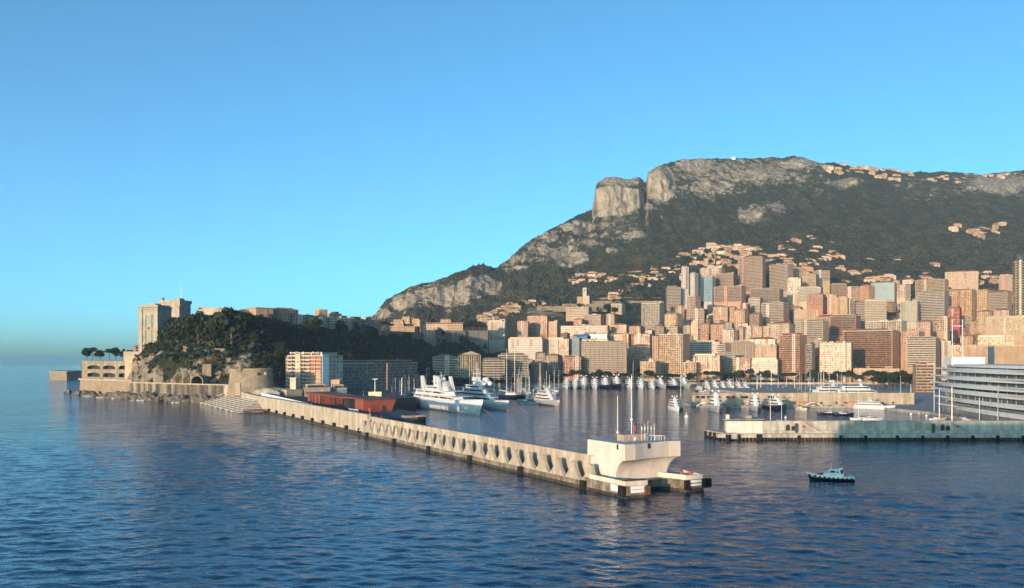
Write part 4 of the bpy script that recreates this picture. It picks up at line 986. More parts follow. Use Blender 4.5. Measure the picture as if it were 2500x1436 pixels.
def clump(mb, c, r, n, rg):
    """leafy clump: many small tilted leaf quads through a volume"""
    for _ in range(n):
        while True:
            p = Vector((rg.uniform(-1, 1), rg.uniform(-1, 1), rg.uniform(-1, 1)))
            if p.length < 1: break
        p = Vector((c[0]+p.x*r[0], c[1]+p.y*r[1], c[2]+p.z*r[2])); s = rg.uniform(.35, .7)*min(r)*.9
        a = Vector((rg.gauss(0, 1), rg.gauss(0, 1), rg.gauss(0, .6))).normalized(); b = a.orthogonal().normalized(); d = a.cross(b)
        mb.add([p-b*s-d*s*.7, p+b*s-d*s*.7, p+b*s*.8+d*s*.7, p-b*s*.8+d*s*.7], [(0, 1, 2, 3)])

LABELS = {}
PLACED = []      # (px, py, short) of named buildings for describing the fillers
def bld(label, px0, px1, yt, Y, yb, col, style='win', roof='flat', rot=0.0, depth=None, name='apartment_block', cat='building', gz=None, group=None, seed=None, fh=FLOOR_H, hut=True, bay=3.3, ex=None):
    rg = random.Random(seed if seed is not None else hash((px0, yt, Y)) & 0xffff)
    wpx = (px1-px0)/FPX*Y; pxc = (px0+px1)/2
    dp = depth or max(10.0, min(22.0, wpx*.7))
    view = math.atan2(gx(pxc, Y), Y)
    if not ex and Y > 1200 and rg.random() < .75: rot = -abs(rot)-rg.uniform(.08, .42)
    c, s = abs(math.cos(rot)), abs(math.sin(rot))
    w = max(4.0, (wpx - dp*s*.9)/max(c, .3)) if rot else wpx
    X = gx(pxc, Y); zt = zat(yt, Y)
    if ex: w, dp = ex
    if gz is None:
        g = min(ground(pxc, Y), ground(px0, Y+dp), ground(px1, Y))
    else: g = gz
    zb = min(g, zat(yb, Y))-3.0
    vis = min(zat(yb, Y)-4, zt-6); 
    H = zt-zb
    rz = rot if ex else rot-view
    t = thing(name, label, cat, (X, Y+(dp/2*c if not ex else 0), zb), rz, group)
    LABELS.setdefault(label, []).append(t)
    hx, hy = w/2, dp/2
    wm = FC[col]
    roofh = 0
    wallm = MB(); wallm.b2(-hx, hx, -hy, hy, 0, H); wallm.build('wall', wm, t)
    nf = max(1, int((zt-vis)/fh)); lo = H - nf*fh
    win = MB(); bal = MB()
    def wq(x, y, z, ww, hh, nx, ny, mi):      # window as a shallow box on a face with outward normal (nx,ny)
        win.mi = mi; d = .07
        if ny: win.b2(x-ww/2, x+ww/2, min(y, y+ny*d), max(y, y+ny*d), z, z+hh)
        else: win.b2(min(x, x+nx*d), max(x, x+nx*d), y-ww/2, y+ww/2, z, z+hh)
    def pick(): return 0 if rg.random() < .72 else 1
    for k in range(nf):
        z = H - (k+1)*fh
        if z < 0: break
        if style in ('win', 'shut'):
            n = max(1, int(w/bay)); st = w/n; ww = 1.75 if style == 'win' else 1.45
            for i in range(n):
                if rg.random() < .04: continue
                wq(-hx+st*(i+.5), -hy, z+.6, ww, 1.95, 0, -1, pick())
        elif style == 'band':
            wq(0, -hy, z+.9, w*.94, 1.35, 0, -1, 0)
        elif style in ('balc', 'loggia', 'terr'):
            wq(0, -hy, z+.15, w*.95, 2.3, 0, -1, 0)
            n = max(2, int(w/6)); st = w/n
            for i in range(n):                                   # pale wall panels between the glazing
                if rg.random() < .4:
                    win.mi = 1; x = -hx+st*(i+rg.uniform(.15, .85)); win.b2(x-.8, x+.8, -hy-.13, -hy-.08, z+.2, z+2.4)
            bal.b2(-hx-.02, hx+.02, -hy-1.5, -hy+.01, z-.02, z+.2)
            if style != 'loggia' or True: bal.b2(-hx, hx, -hy-1.5, -hy-1.36, z+.201, z+.85)
            if style == 'loggia':
                for i in range(n+1): x = -hx+st*i; bal.b2(x-.14, x+.14, -hy-1.48, -hy-.001, z+.21, z+fh-.03)
        elif style == 'vert':
            n = max(2, int(w/2.6)); st = w/n
            for i in range(n): wq(-hx+st*(i+.5), -hy, z+.2, st*.55, fh-.45, 0, -1, 0 if rg.random() < .88 else 1)
        elif style == 'glass':
            wq(0, -hy, z+.35, w*.97, fh-.55, 0, -1, 0)
        if style != 'blank':
            n = max(1, int(dp/4.2)); st = dp/n
            for sx in (-1, 1):
                if style in ('balc', 'terr') and rg.random() < .5 and sx > 0:
                    pass
                for i in range(n):
                    if rg.random() < .25: continue
                    wq(sx*hx, -hy+st*(i+.5), z+.75, 1.3, 1.6, sx, 0, pick())
        elif k % 2 == 0 and rg.random() < .5:
            wq(rg.uniform(-hx*.6, hx*.6), -hy, z+.9, 1.0, 1.2, 0, -1, 0)
    if style == 'vert':
        n = max(3, int(w/5)); st = w/n
        for i in range(n+1): x = -hx+st*i; bal.b2(x-.2, x+.2, -hy-.7, -hy-.001, max(0, lo), H)
    if style == 'shut':
        for k in (1, 4, 7):
            z = H-k*fh
            if z > 2: bal.b2(-hx-.15, hx+.15, -hy-.25, -hy-.001, z+.1, z+.35)
    if win.v:
        o = win.build('window', [GLASS if style != 'glass' else BLUEG, BLIND], t); tag(o, kind='stuff')
    if bal.v:
        o = bal.build('balcony' if style in ('balc', 'loggia', 'terr') else 'moulding', wm if rg.random() < .72 else TRIM, t); tag(o, kind='stuff')
    # roof
    if roof == 'hip':
        m_ = MB(); e = .8; rh = min(5.0, max(1.8, min(w, dp)*.16)); m = min(w, dp)*.45
        vs = [(-hx-e, -hy-e, H+.01), (hx+e, -hy-e, H+.01), (hx+e, hy+e, H+.01), (-hx-e, hy+e, H+.01)]
        vs += [(-hx+m, 0, H+rh), (hx-m, 0, H+rh)] if w >= dp else [(0, -hy+m, H+rh), (0, hy-m, H+rh)]
        fs = [(3, 2, 1, 0), (0, 1, 5, 4), (1, 2, 5), (2, 3, 4, 5), (3, 0, 4)] if w >= dp else [(3, 2, 1, 0), (0, 1, 4), (1, 2, 5, 4), (2, 3, 5), (3, 0, 4, 5)]
        m_.add(vs, fs); o = m_.build('roof', TILE, t)
        if rg.random() < .6:
            x = rg.uniform(-.4, .4)*w; MB().b2(x-.5, x+.5, -.5, .5, H+rh*.4, H+rh+1.2).build('chimney', wm, o)
    elif roof in ('flat', 'garden', 'slabroof'):
        m_ = MB()
        for (a, b, c_, d) in ((-hx-.1, hx+.1, -hy-.1, -hy+.25), (-hx-.1, hx+.1, hy-.25, hy+.1), (-hx-.1, -hx+.25, -hy+.251, hy-.251), (hx-.25, hx+.1, -hy+.251, hy-.251)): m_.b2(a, b, c_, d, H+.01, H+.95)
        m_.build('parapet', TRIM if roof == 'slabroof' else wm, t)
        if hut and w > 8:
            for q in range(1 + (w > 26) + (w > 50)):
                bw_ = min(w*.4, rg.uniform(4, 9)); x = rg.uniform(-hx+bw_/2+.5, hx-bw_/2-.5); y = rg.uniform(-hy*.2, hy*.5); hh = rg.uniform(2.2, 3.6)
                m_ = MB(); m_.b2(x-bw_/2, x+bw_/2, y-2.2, y+2.2, H+.02, H+hh); m_.build('roof_hut', wm if rg.random() < .6 else TRIM, t)
            if rg.random() < .45:
                x = rg.uniform(-hx*.7, hx*.7); m_ = MB(); m_.tube((x, 0, H), (x, 0, H+rg.uniform(4, 7)), .12, .08, 5); m_.build('aerial', STEEL, t)
        if roof == 'garden':
            m_ = MB(); n = max(4, int(w/3.2))
            for i in range(n):
                x = -hx+w*(i+.5)/n+rg.uniform(-.6, .6); clump(m_, (x, -hy+1.2, H+1.3), (1.9, 1.0, 1.0*rg.uniform(.6, 1.5)), 22, rg)
            o = m_.build('roof_garden', HEDGE, t); tag(o, kind='stuff')
    if w > 12 and style not in ('glass',):                                      # tonal bays: strips of other render behind the windows
        for _ in range(max(1, int(w/10))):
            pw = rg.uniform(1.6, 4.5); x = rg.uniform(-hx+pw/2, hx-pw/2); zl = max(0, H-rg.uniform(.4, 1)*nf*fh)
            m_ = MB(); m_.b2(x-pw/2, x+pw/2, -hy-.05, -hy-.001, zl, H-.05-rg.random()*.3); m_.build('facade_bay', FC[rg.choice(('white', 'brown', 'peach', 'beige', 'stone', 'pink'))], t)
        if rg.random() < .5: m_ = MB(); m_.b2(-hx-.5, hx+.5, -hy-.6, hy+.3, H-.32, H-.02); m_.build('eaves', rg.choice((DARKROOF, TRIM, TILE)), t)
    if roof in ('flat', 'slabroof') and w > 11 and rg.random() < .65:          # set-back top storey
        i1, i2 = rg.uniform(1.2, 3.5), rg.uniform(1.2, 3.0+w*.2); hp = 3.0
        m_ = MB(); m_.b2(-hx+i1, hx-i2, -hy+2.2, hy-1.0, H+.02, H+hp); ph = m_.build('penthouse', wm if rg.random() < .5 else FC['white'], t)
        m_ = MB(); m_.b2(-hx+i1+.5, hx-i2-.5, -hy+2.12, -hy+2.19, H+.9, H+2.5); m_.build('window', GLASS, ph)
        m_ = MB(); m_.b2(-hx+i1-.6, hx-i2+.6, -hy+1.3, hy-.6, H+hp+.01, H+hp+.3); m_.build('roof', TRIM if rg.random() < .7 else TILE, ph)
    if w > 14 and style in ('balc', 'loggia', 'win') and rg.random() < .6:      # projecting stair or lift bay breaks the front
        bx_ = rg.uniform(-hx*.7, hx*.7); bw2 = rg.uniform(1.6, 3.2); m_ = MB(); m_.b2(bx_-bw2, bx_+bw2, -hy-1.7, -hy+.3, 0, H+rg.uniform(0, 3)); bo = m_.build('stair_bay', wm if rg.random() < .6 else TRIM, t)
        m_ = MB()
        for k in range(nf):
            if rg.random() < .8: m_.b2(bx_-.6, bx_+.6, -hy-1.78, -hy-1.69, H-(k+1)*fh+.8, H-(k+1)*fh+2.2)
        if m_.v: tag(m_.build('window', GLASS, bo), kind='stuff')
    if style in ('win', 'shut') and rg.random() < .7:                          # ragged awnings and small balconies
        m_ = MB()
        for _ in range(int(nf*w/14)):
            k = rg.randrange(nf); x = rg.uniform(-hx+1.5, hx-1.5); z = H-(k+1)*fh; m_.b2(x-1.3, x+1.3, -hy-1.0, -hy-.08, z+.35, z+.5); m_.b2(x-1.3, x+1.3, -hy-1.0, -hy-.92, z+.501, z+1.4)
        if m_.v: tag(m_.build('balcony', TRIM, t), kind='stuff')
    PLACED.append((pxc, (yt+yb)/2, label))
    return t

# ---- the buildings one can pick out in the photograph: label, px0, px1, top, distance, visible base, colour, style, roof, turn
B = [
 # waterfront, left to right
 ('salmon corner house with balconies on the harbour front beside the pines', 1374, 1419, 873, 1270, 908, 'salmon', 'win', 'flat', .05),
 ('wide ten storey beige block with crowded balconies and hedge roof on the harbour front', 1421, 1534, 836, 1290, 908, 'beige', 'loggia', 'garden', 0),
 ('low cream arcaded house between the beige and yellow waterfront blocks', 1566, 1614, 884, 1262, 910, 'cream', 'win', 'flat', 0),
 ('tall yellow cream slab with small windows on the harbour front', 1613, 1686, 817, 1300, 907, 'yellow', 'win', 'slabroof', .12),
 ('pink wing attached to the yellow cream waterfront slab', 1594, 1614, 822, 1330, 890, 'pink', 'win', 'garden', 0),
 ('low cream podium block right beside the yellow waterfront slab', 1668, 1702, 886, 1268, 910, 'cream', 'win', 'flat', 0),
 ('cream office block with square window grid on the harbour front', 1697, 1766, 869, 1280, 910, 'peach', 'win', 'flat', 0),
 ('grey blue glazed block in the gap beside the cream office block', 1766, 1798, 866, 1330, 908, 'grey', 'band', 'flat', 0),
 ('orange house with white window surrounds on the harbour front', 1799, 1838, 877, 1285, 908, 'salmon', 'win', 'flat', 0),
 ('low white block with long central balcony on the harbour front', 1841, 1906, 879, 1280, 908, 'white', 'balc', 'flat', 0),
 ('tall salmon slab of flats with rows of balconies on the harbour front', 1911, 1973, 819, 1285, 908, 'salmon', 'loggia', 'flat', .08),
 ('narrow grey fronted wing on the tall salmon slab', 1971, 1992, 842, 1272, 908, 'grey', 'loggia', 'flat', 0),
 ('dark red gabled side block behind the salmon slab wing', 1984, 2008, 838, 1330, 905, 'red', 'win', 'flat', 0),
 ('cream gridded block of flats on the harbour front before the copper slab', 2010, 2087, 838, 1250, 908, 'cream', 'loggia', 'flat', 0),
 ('huge copper brown balconied slab with white roof edge above the harbour', 2068, 2196, 808, 1340, 900, 'copper', 'balc', 'slabroof', .06),
 ('long low buff podium with trees under the copper slab', 2095, 2200, 901, 1225, 912, 'peach', 'band', 'garden', 0),
 # second tier
 ('cream twin block with hedge roof, the one nearer the blue roof', 1501, 1542, 817, 1420, 852, 'cream', 'win', 'garden', .05),
 ('pinkish twin block with hedge roof, the one nearer the yellow slab', 1551, 1593, 817, 1420, 848, 'pink', 'win', 'garden', .05),
 ('pink long house with red roof under the twin hedge roofed blocks', 1540, 1596, 846, 1370, 870, 'pink', 'shut', 'hip', 0),
 ('flat roofed olive beige hall behind the beige balconied block', 1420, 1492, 829, 1400, 850, 'stone', 'band', 'flat', 0),
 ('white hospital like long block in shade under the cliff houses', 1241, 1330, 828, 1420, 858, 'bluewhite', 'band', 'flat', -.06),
 ('cream end block of the long white building below the terracotta hotel', 1331, 1398, 829, 1430, 856, 'white', 'win', 'flat', .05),
 ('dark green glass office block left of the beige balconied block', 1397, 1421, 826, 1400, 862, 'grey', 'glass', 'flat', 0),
 ('dark glazed pavilion beside the blue slanted roof', 1436, 1492, 816, 1480, 832, 'grey', 'glass', 'flat', 0),
 ('small white hipped house in the shaded old quarter', 1306, 1330, 862, 1330, 880, 'white', 'win', 'hip', .1),
 ('grey town house with tiled roof next to the small white hipped house', 1333, 1372, 868, 1320, 900, 'grey', 'shut', 'hip', -.05),
 ('dull pink row house behind the bare quay pines', 1300, 1336, 886, 1285, 908, 'pink', 'shut', 'hip', 0),
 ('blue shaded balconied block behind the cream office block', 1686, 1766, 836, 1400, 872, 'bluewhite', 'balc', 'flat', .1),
 ('shaded white block with corner balconies beside the blue shaded block', 1740, 1790, 842, 1390, 876, 'white', 'balc', 'flat', .2),
 ('arcaded beige block with vertical bays above the orange house', 1790, 1845, 837, 1380, 880, 'beige', 'vert', 'flat', 0),
 ('pale row with tall windows right of the arcaded beige block', 1845, 1906, 846, 1370, 880, 'cream', 'shut', 'flat', 0),
 ('white terraced palazzo with red tiled roof in the second row', 1834, 1900, 828, 1440, 850, 'white', 'shut', 'hip', 0),
 ('pale green shaded glass block beside the salmon slab', 1992, 2014, 830, 1420, 862, 'bluewhite', 'balc', 'flat', 0),
 # terracotta hotel group on the left
 ('grand terracotta hotel with stacked gables below the terraces', 1288, 1345, 771, 1610, 815, 'terracotta', 'shut', 'hip', .1),
 ('buff wing on the right of the grand terracotta hotel', 1340, 1365, 786, 1600, 815, 'peach', 'shut', 'flat', 0),
 ('pink corner house on the rock left of the terracotta hotel', 1263, 1291, 784, 1570, 822, 'pink', 'shut', 'hip', 0),
 ('cream arcaded block on the cliff edge above the shaded woods', 1191, 1238, 786, 1560, 828, 'white', 'vert', 'flat', .1),
 ('plain beige tower block on the cliff edge next to the arcaded block', 1216, 1240, 783, 1590, 806, 'beige', 'blank', 'flat', 0),
 ('long low pink terrace of flats right of the terracotta hotel', 1366, 1490, 796, 1600, 820, 'pink', 'balc', 'flat', .03),
 ('pink balconied block above the long low pink terrace', 1425, 1477, 769, 1680, 798, 'pink', 'balc', 'flat', .05),
 ('beige block with blank gable beside the pink balconied block', 1480, 1506, 770, 1690, 800, 'beige', 'blank', 'flat', -.3),
 ('wide blank cream school building above the pink blocks', 1383, 1446, 751, 1780, 772, 'cream', 'band', 'flat', .03),
 ('orange house tucked under the blank cream school building', 1401, 1427, 780, 1660, 798, 'salmon', 'shut', 'hip', 0),
 ('white block with vertical ribs among the garden terraces', 1494, 1528, 744, 1850, 764, 'white', 'vert', 'flat', 0),
 ('pink villa block with three roofs below the white tower', 1494, 1538, 793, 1620, 815, 'pink', 'shut', 'hip', 0),
 ('rose house with red hipped roof below the white tower', 1538, 1572, 797, 1600, 818, 'salmon', 'shut', 'hip', .1),
 # the towers
 ('white residential tower with pale pink stripe standing alone above the harbour', 1569, 1623, 741, 1700, 806, 'white', 'vert', 'flat', .18),
 ('yellow octagonal block below the rounded grey terraces', 1626, 1669, 768, 1640, 806, 'yellow', 'win', 'flat', .2),
 ('rounded grey brown block of curved terraces below the villas', 1628, 1664, 702, 1880, 752, 'stone', 'terr', 'flat', .15),
 ('brown block tucked between the yellow block and the white slab tower', 1639, 1673, 749, 1760, 772, 'brown', 'win', 'flat', .1),
 ('thin white slab tower with pale blue flank rising above its neighbours', 1665, 1682, 653, 1900, 745, 'bluewhite', 'win', 'flat', 0),
 ('smooth grey blue flank block attached to the thin white slab tower', 1681, 1706, 668, 1905, 728, 'bluewhite', 'blank', 'flat', -.15),
 ('rose brown balconied tower in front of the thin white slab tower', 1680, 1712, 725, 1740, 785, 'pink', 'balc', 'flat', .2),
 ('cream stepped block below the rose brown balconied tower', 1695, 1721, 756, 1680, 792, 'cream', 'balc', 'flat', 0),
 ('bright white hotel slab catching the sun above the blue glass front', 1712, 1772, 655, 1960, 702, 'white', 'win', 'flat', .08),
 ('curved blue glass tower below the bright white hotel slab', 1721, 1748, 676, 1900, 735, 'bluewhite', 'glass', 'flat', 0),
 ('brown pyramid of stepped terraces beside the blue glass tower', 1751, 1800, 668, 1930, 702, 'brown', 'terr', 'flat', .1),
 ('rose block with blank left wall below the brown stepped terraces', 1747, 1822, 700, 1850, 733, 'pink', 'balc', 'flat', .06),
 ('tallest rose brown tower of flats with flat balconied corners', 1806, 1871, 630, 1950, 708, 'pink', 'balc', 'flat', .15),
 ('beige tower with shaded flank right of the tallest rose brown tower', 1884, 1938, 646, 1960, 708, 'beige', 'balc', 'flat', .3),
 ('golden stepped terraces climbing behind the beige tower', 1936, 1964, 655, 2010, 684, 'ochre', 'terr', 'flat', .1),
 ('cream upper block behind the lit white yellow front', 1988, 2029, 662, 2010, 684, 'cream', 'balc', 'flat', .1),
 ('cream block of small balconies above the lit white yellow front', 1964, 2001, 671, 1960, 704, 'cream', 'loggia', 'flat', 0),
 ('pale green block beside the lit white yellow front', 1927, 1961, 681, 1900, 713, 'palegreen', 'win', 'flat', 0),
 ('white and yellow front with bright sunlit windows under the cream blocks', 1958, 2012, 703, 1860, 733, 'white', 'loggia', 'flat', 0),
 ('orange red block right under the white and yellow front', 1975, 2019, 720, 1810, 744, 'terracotta', 'win', 'flat', 0),
 ('orange red neighbour with pale roof right of the orange red block', 2023, 2048, 722, 1810, 746, 'salmon', 'win', 'flat', 0),
 ('wide stepped beige block with long balconies in the middle of the town', 1836, 1914, 707, 1830, 745, 'beige', 'balc', 'flat', .04),
 ('lower left wing of the wide stepped beige block', 1831, 1864, 728, 1780, 765, 'beige', 'balc', 'flat', .1),
 ('rose grey stepped block with white roof in the middle of the town', 1864, 1928, 741, 1720, 798, 'pink', 'balc', 'slabroof', .1),
 ('orange tiled mansion pair, wider half, below the rose block', 1744, 1779, 749, 1720, 775, 'peach', 'shut', 'hip', 0),
 ('orange tiled mansion pair, narrower half, below the rose block', 1778, 1800, 750, 1725, 775, 'peach', 'shut', 'hip', 0),
 ('tall peach block with blank upper wall left of the striped pink block', 1797, 1829, 758, 1680, 798, 'peach', 'shut', 'flat', .1),
 ('pink block with white vertical stripes in the middle of the town', 1834, 1863, 766, 1670, 800, 'salmon', 'vert', 'hip', 0),
 ('small deep red house above the peach block', 1810, 1832, 743, 1740, 760, 'red', 'win', 'flat', 0),
 ('orange house with dark shutters above the blue shaded block', 1738, 1770, 792, 1580, 824, 'salmon', 'shut', 'hip', 0),
 ('narrow terracotta house between two gaps above the shaded block', 1712, 1731, 790, 1590, 823, 'terracotta', 'shut', 'hip', .1),
 ('narrow cream house at the left of the terracotta pair', 1689, 1707, 786, 1600, 824, 'cream', 'shut', 'flat', 0),
 ('white house of five floors above the arcaded beige block', 1768, 1803, 807, 1520, 840, 'white', 'win', 'flat', .1),
 ('narrow yellow house in the row above the red tiled palazzo', 1862, 1884, 801, 1540, 828, 'yellow', 'shut', 'flat', 0),
 ('narrow rose house in the row above the red tiled palazzo', 1838, 1862, 799, 1540, 828, 'pink', 'shut', 'flat', 0),
 ('narrow grey house in the row above the red tiled palazzo', 1820, 1838, 800, 1540, 828, 'grey', 'shut', 'flat', 0),
 ('narrow buff house at the start of the row above the palazzo', 1803, 1821, 799, 1535, 828, 'peach', 'shut', 'hip', 0),
 ('white house with tall shuttered windows right of the narrow row', 1884, 1942, 790, 1530, 828, 'white', 'shut', 'hip', .05),
 ('broad yellow block with blank sunlit gable above the salmon slab', 1961, 2026, 785, 1500, 835, 'yellow', 'balc', 'flat', .25),
 ('grey white latticed block left of the broad yellow block', 1941, 1964, 780, 1540, 815, 'grey', 'loggia', 'flat', 0),
 ('cream block with bold white panels below the orange houses', 2041, 2076, 728, 1720, 775, 'cream', 'blank', 'flat', 0),
 ('grey latticed block beside the cream panelled block', 2066, 2101, 735, 1725, 775, 'grey', 'loggia', 'flat', 0),
 ('brown block with diagonal stair front above the copper slab', 2034, 2104, 772, 1580, 815, 'brown', 'terr', 'flat', .1),
 ('banded white and brown terrace tower above the copper slab', 2117, 2168, 734, 1650, 795, 'cream', 'terr', 'slabroof', .05),
 ('brown terraced flank left of the banded tower', 2095, 2119, 738, 1670, 795, 'brown', 'terr', 'flat', 0),
 ('long orange house under the cream blank blocks', 2000, 2042, 773, 1620, 795, 'salmon', 'shut', 'hip', 0),
 ('beige blank fronted block left of the long orange house', 1944, 2000, 757, 1660, 785, 'cream', 'blank', 'flat', 0),
 ('white framed block with dark vertical strips behind the copper slab', 2123, 2216, 785, 1480, 812, 'white', 'vert', 'flat', .05),
 ('rose block with close windows on the upper slope', 2031, 2070, 695, 1930, 722, 'pink', 'balc', 'flat', .2),
 ('brick rose block right of the close windowed rose block', 2070, 2104, 703, 1920, 728, 'brown', 'win', 'flat', .1),
 ('coral block with blank gable on the upper slope', 2104, 2135, 699, 1900, 732, 'salmon', 'blank', 'flat', .3),
 ('beige office block with long dark glazed band on the upper slope', 2134, 2192, 690, 1900, 730, 'beige', 'glass', 'hip', 0),
 ('white gridded block right of the dark glazed band', 2190, 2226, 696, 1900, 724, 'white', 'win', 'garden', .1),
 ('peach roofed cube on the skyline of the upper slope', 2157, 2184, 680, 1980, 696, 'peach', 'win', 'hip', 0),
 ('long sand coloured slab with blank right half on the upper slope', 2244, 2317, 684, 1930, 720, 'yellow', 'balc', 'flat', .1),
 ('round terraced block with roof garden and ringed balconies', 2249, 2319, 712, 1680, 780, 'grey', 'terr', 'garden', 0),
 ('pale green rounded block with tall bays left of the ringed terraces', 2207, 2249, 737, 1660, 782, 'palegreen', 'vert', 'flat', 0),
 ('big plain orange tower with few windows', 2322, 2385, 709, 1720, 768, 'ochre', 'shut', 'flat', .12),
 ('crimson block in front of the big plain orange tower', 2321, 2351, 752, 1600, 784, 'red', 'win', 'flat', .1),
 ('stepped pink hillside block with red roofs above the sand slab', 2316, 2390, 663, 2050, 702, 'peach', 'shut', 'hip', .05),
 ('coral block with round roof drum at the upper slope', 2447, 2479, 673, 2000, 705, 'salmon', 'balc', 'flat', 0),
 ('yellow mansion with bay windows right of the orange tower', 2386, 2425, 708, 1740, 752, 'yellow', 'shut', 'flat', 0),
 ('pale yellow balconied mansion left of the banded round tower', 2425, 2474, 712, 1720, 752, 'cream', 'balc', 'hip', 0),
 ('yellow roofed house row below the yellow mansion', 2395, 2434, 760, 1590, 790, 'yellow', 'shut', 'hip', 0),
 ('cream villa with deep eaves right of the yellow roofed row', 2434, 2474, 757, 1580, 780, 'cream', 'shut', 'hip', 0),
 ('ornate cream palace block with rows of dark windows at the frame edge', 2420, 2520, 776, 1380, 822, 'yellow', 'shut', 'flat', 0),
 ('pink house with red roof above the green gap', 2244, 2281, 785, 1450, 803, 'pink', 'shut', 'hip', 0),
 ('pale pink house with big portal window beside the twin masts', 2294, 2322, 776, 1430, 806, 'peach', 'win', 'flat', 0),
 ('rose old house with blank wall above the white apartments', 2205, 2262, 811, 1330, 840, 'pink', 'shut', 'flat', .1),
 ('white seven storey apartments with balconies above the shore road', 2226, 2300, 827, 1230, 892, 'cream', 'balc', 'flat', .06),
 ('blue shaded side block right of the white apartments', 2300, 2324, 834, 1245, 880, 'bluewhite', 'blank', 'flat', .2),
 ('yellow villa with palm terrace at the frame edge', 2402, 2480, 824, 1240, 850, 'yellow', 'shut', 'flat', 0),
 ('grey garden wall house below the yellow villa', 2350, 2428, 846, 1180, 890, 'beige', 'blank', 'flat', 0),
 ('peach cottage under the palms near the twin masts', 2327, 2352, 842, 1190, 862, 'ochre', 'shut', 'hip', 0),
 ('buff house with red awning above the peach cottage', 2354, 2384, 820, 1260, 838, 'peach', 'shut', 'hip', 0),
 ('narrow curved balcony block of flats beside the yacht club', 2238, 2286, 891, 930, 965, 'peach', 'balc', 'flat', .25),
]
for r in B:
    lab, a, b, yt, Y, yb, c, stl, rf_, rot = r
    bld(lab, a, b, yt, Y, yb, c, stl, rf_, rot)

# ---- smaller blocks filling the slope between them
COLW = ['cream', 'peach', 'pink', 'salmon', 'white', 'yellow', 'beige', 'terracotta', 'cream', 'peach', 'white', 'stone']
CNAME = dict(cream='cream', peach='peach', pink='pink', salmon='salmon', white='white', yellow='yellow', beige='beige', terracotta='terracotta', stone='sandy')
SNAME = dict(win='plain windowed', shut='shuttered', balc='balconied', loggia='gridded', vert='ribbed', blank='blank walled', terr='terraced')
frg = random.Random(21)
used = {}
def short(lab): 
    return ' '.join(lab.replace(',', '').split()[:4])
KEY = [(1450,870,'the wide beige balconied block'),(1650,860,'the tall yellow slab'),(1595,770,'the lone white tower'),(1674,700,'the thin white slab tower'),(1838,665,'the tallest rose tower'),(1910,675,'the shaded beige tower'),(1328,790,'the grand terracotta hotel'),
       (1945,860,'the tall salmon slab'),(2130,850,'the huge copper slab'),(2048,870,'the cream gridded block'),(2142,762,'the banded terrace tower'),(2284,745,'the ringed terraces'),(2353,738,'the plain orange tower'),(2280,700,'the long sand slab'),(1742,680,'the white hotel slab'),(1895,770,'the white roofed stepped block'),(1995,810,'the broad yellow block'),(1985,718,'the white and yellow front'),(2487,700,'the ringed round tower'),(2460,800,'the ornate cream palace'),(1290,840,'the shaded hospital block'),(2263,860,'the white apartments'),(1415,760,'the blank cream school'),(1785,716,'the blank sided rose block')]
def filler(px, Y, w, hgt, col, stl, rf_, rot, extra=''):
    g = ground(px, Y); yt = HY-(g+hgt-CAMZ)/Y*FPX; yb = HY-(g-CAMZ)/Y*FPX
    k = min(KEY, key=lambda q: (q[0]-px)**2+(q[1]-yt)**2)
    dx, dy = px-k[0], yt-k[1]
    relw = ('above' if dy < -12 else 'below' if dy > 12 else 'beside') if abs(dy) > abs(dx)*.5 else ('left of' if dx < 0 else 'right of')
    nfl = max(2, int(hgt/3.1)); nm = {2: 'two', 3: 'three', 4: 'four', 5: 'five', 6: 'six', 7: 'seven', 8: 'eight', 9: 'nine', 10: 'ten', 11: 'eleven', 12: 'twelve'}.get(nfl, 'many')
    lab = f"{CNAME[col]} {SNAME[stl]} {nm} floor house {relw} {k[2]}"
    if rf_ == 'hip': lab = lab.replace(' house', ' tiled house')
    if rf_ == 'garden': lab = lab.replace(' house', ' house with roof hedge')
    n = used.get(lab, 0); used[lab] = n+1
    if n:
        lab += (', second', ', third', ', fourth', ', fifth', ', sixth')[min(n-1, 4)]
    wpx = w/Y*FPX
    bld(lab, px-wpx/2, px+wpx/2, yt, Y, yb, col, stl, rf_, rot, depth=max(8, w*.7), name='town_house' if hgt < 16 else 'apartment_block', hut=False, group='houses filling the town slope')
rows = [(1290, 1296, 1420, 8, 7, 12), (1345, 1252, 1430, 8, 8, 13), (1395, 1245, 1430, 9, 8, 14), (1520, 1245, 1420, 8, 7, 12), (1330, 1690, 2100, 9, 9, 15), (1440, 1560, 2400, 9, 10, 17), (1505, 1330, 2420, 9, 9, 17), (1575, 1400, 2480, 9, 9, 17), (1650, 1500, 2500, 9, 10, 18), (1730, 1560, 2500, 9, 10, 18), (1810, 1660, 2500, 10, 10, 18), (1890, 1760, 2500, 10, 8, 14), (1350, 1300, 2060, 14, 15, 22), (1410, 1600, 2420, 13, 15, 24), (1470, 1310, 2420, 12, 14, 24), (1540, 1370, 2460, 12, 14, 26), (1610, 1490, 2500, 12, 15, 26), (1690, 1500, 2500, 13, 14, 26), (1770, 1600, 2500, 14, 14, 26), (1850, 1700, 2500, 15, 14, 26), (1930, 1800, 2500, 16, 11, 20), (1990, 1950, 2480, 14, 7, 14)]
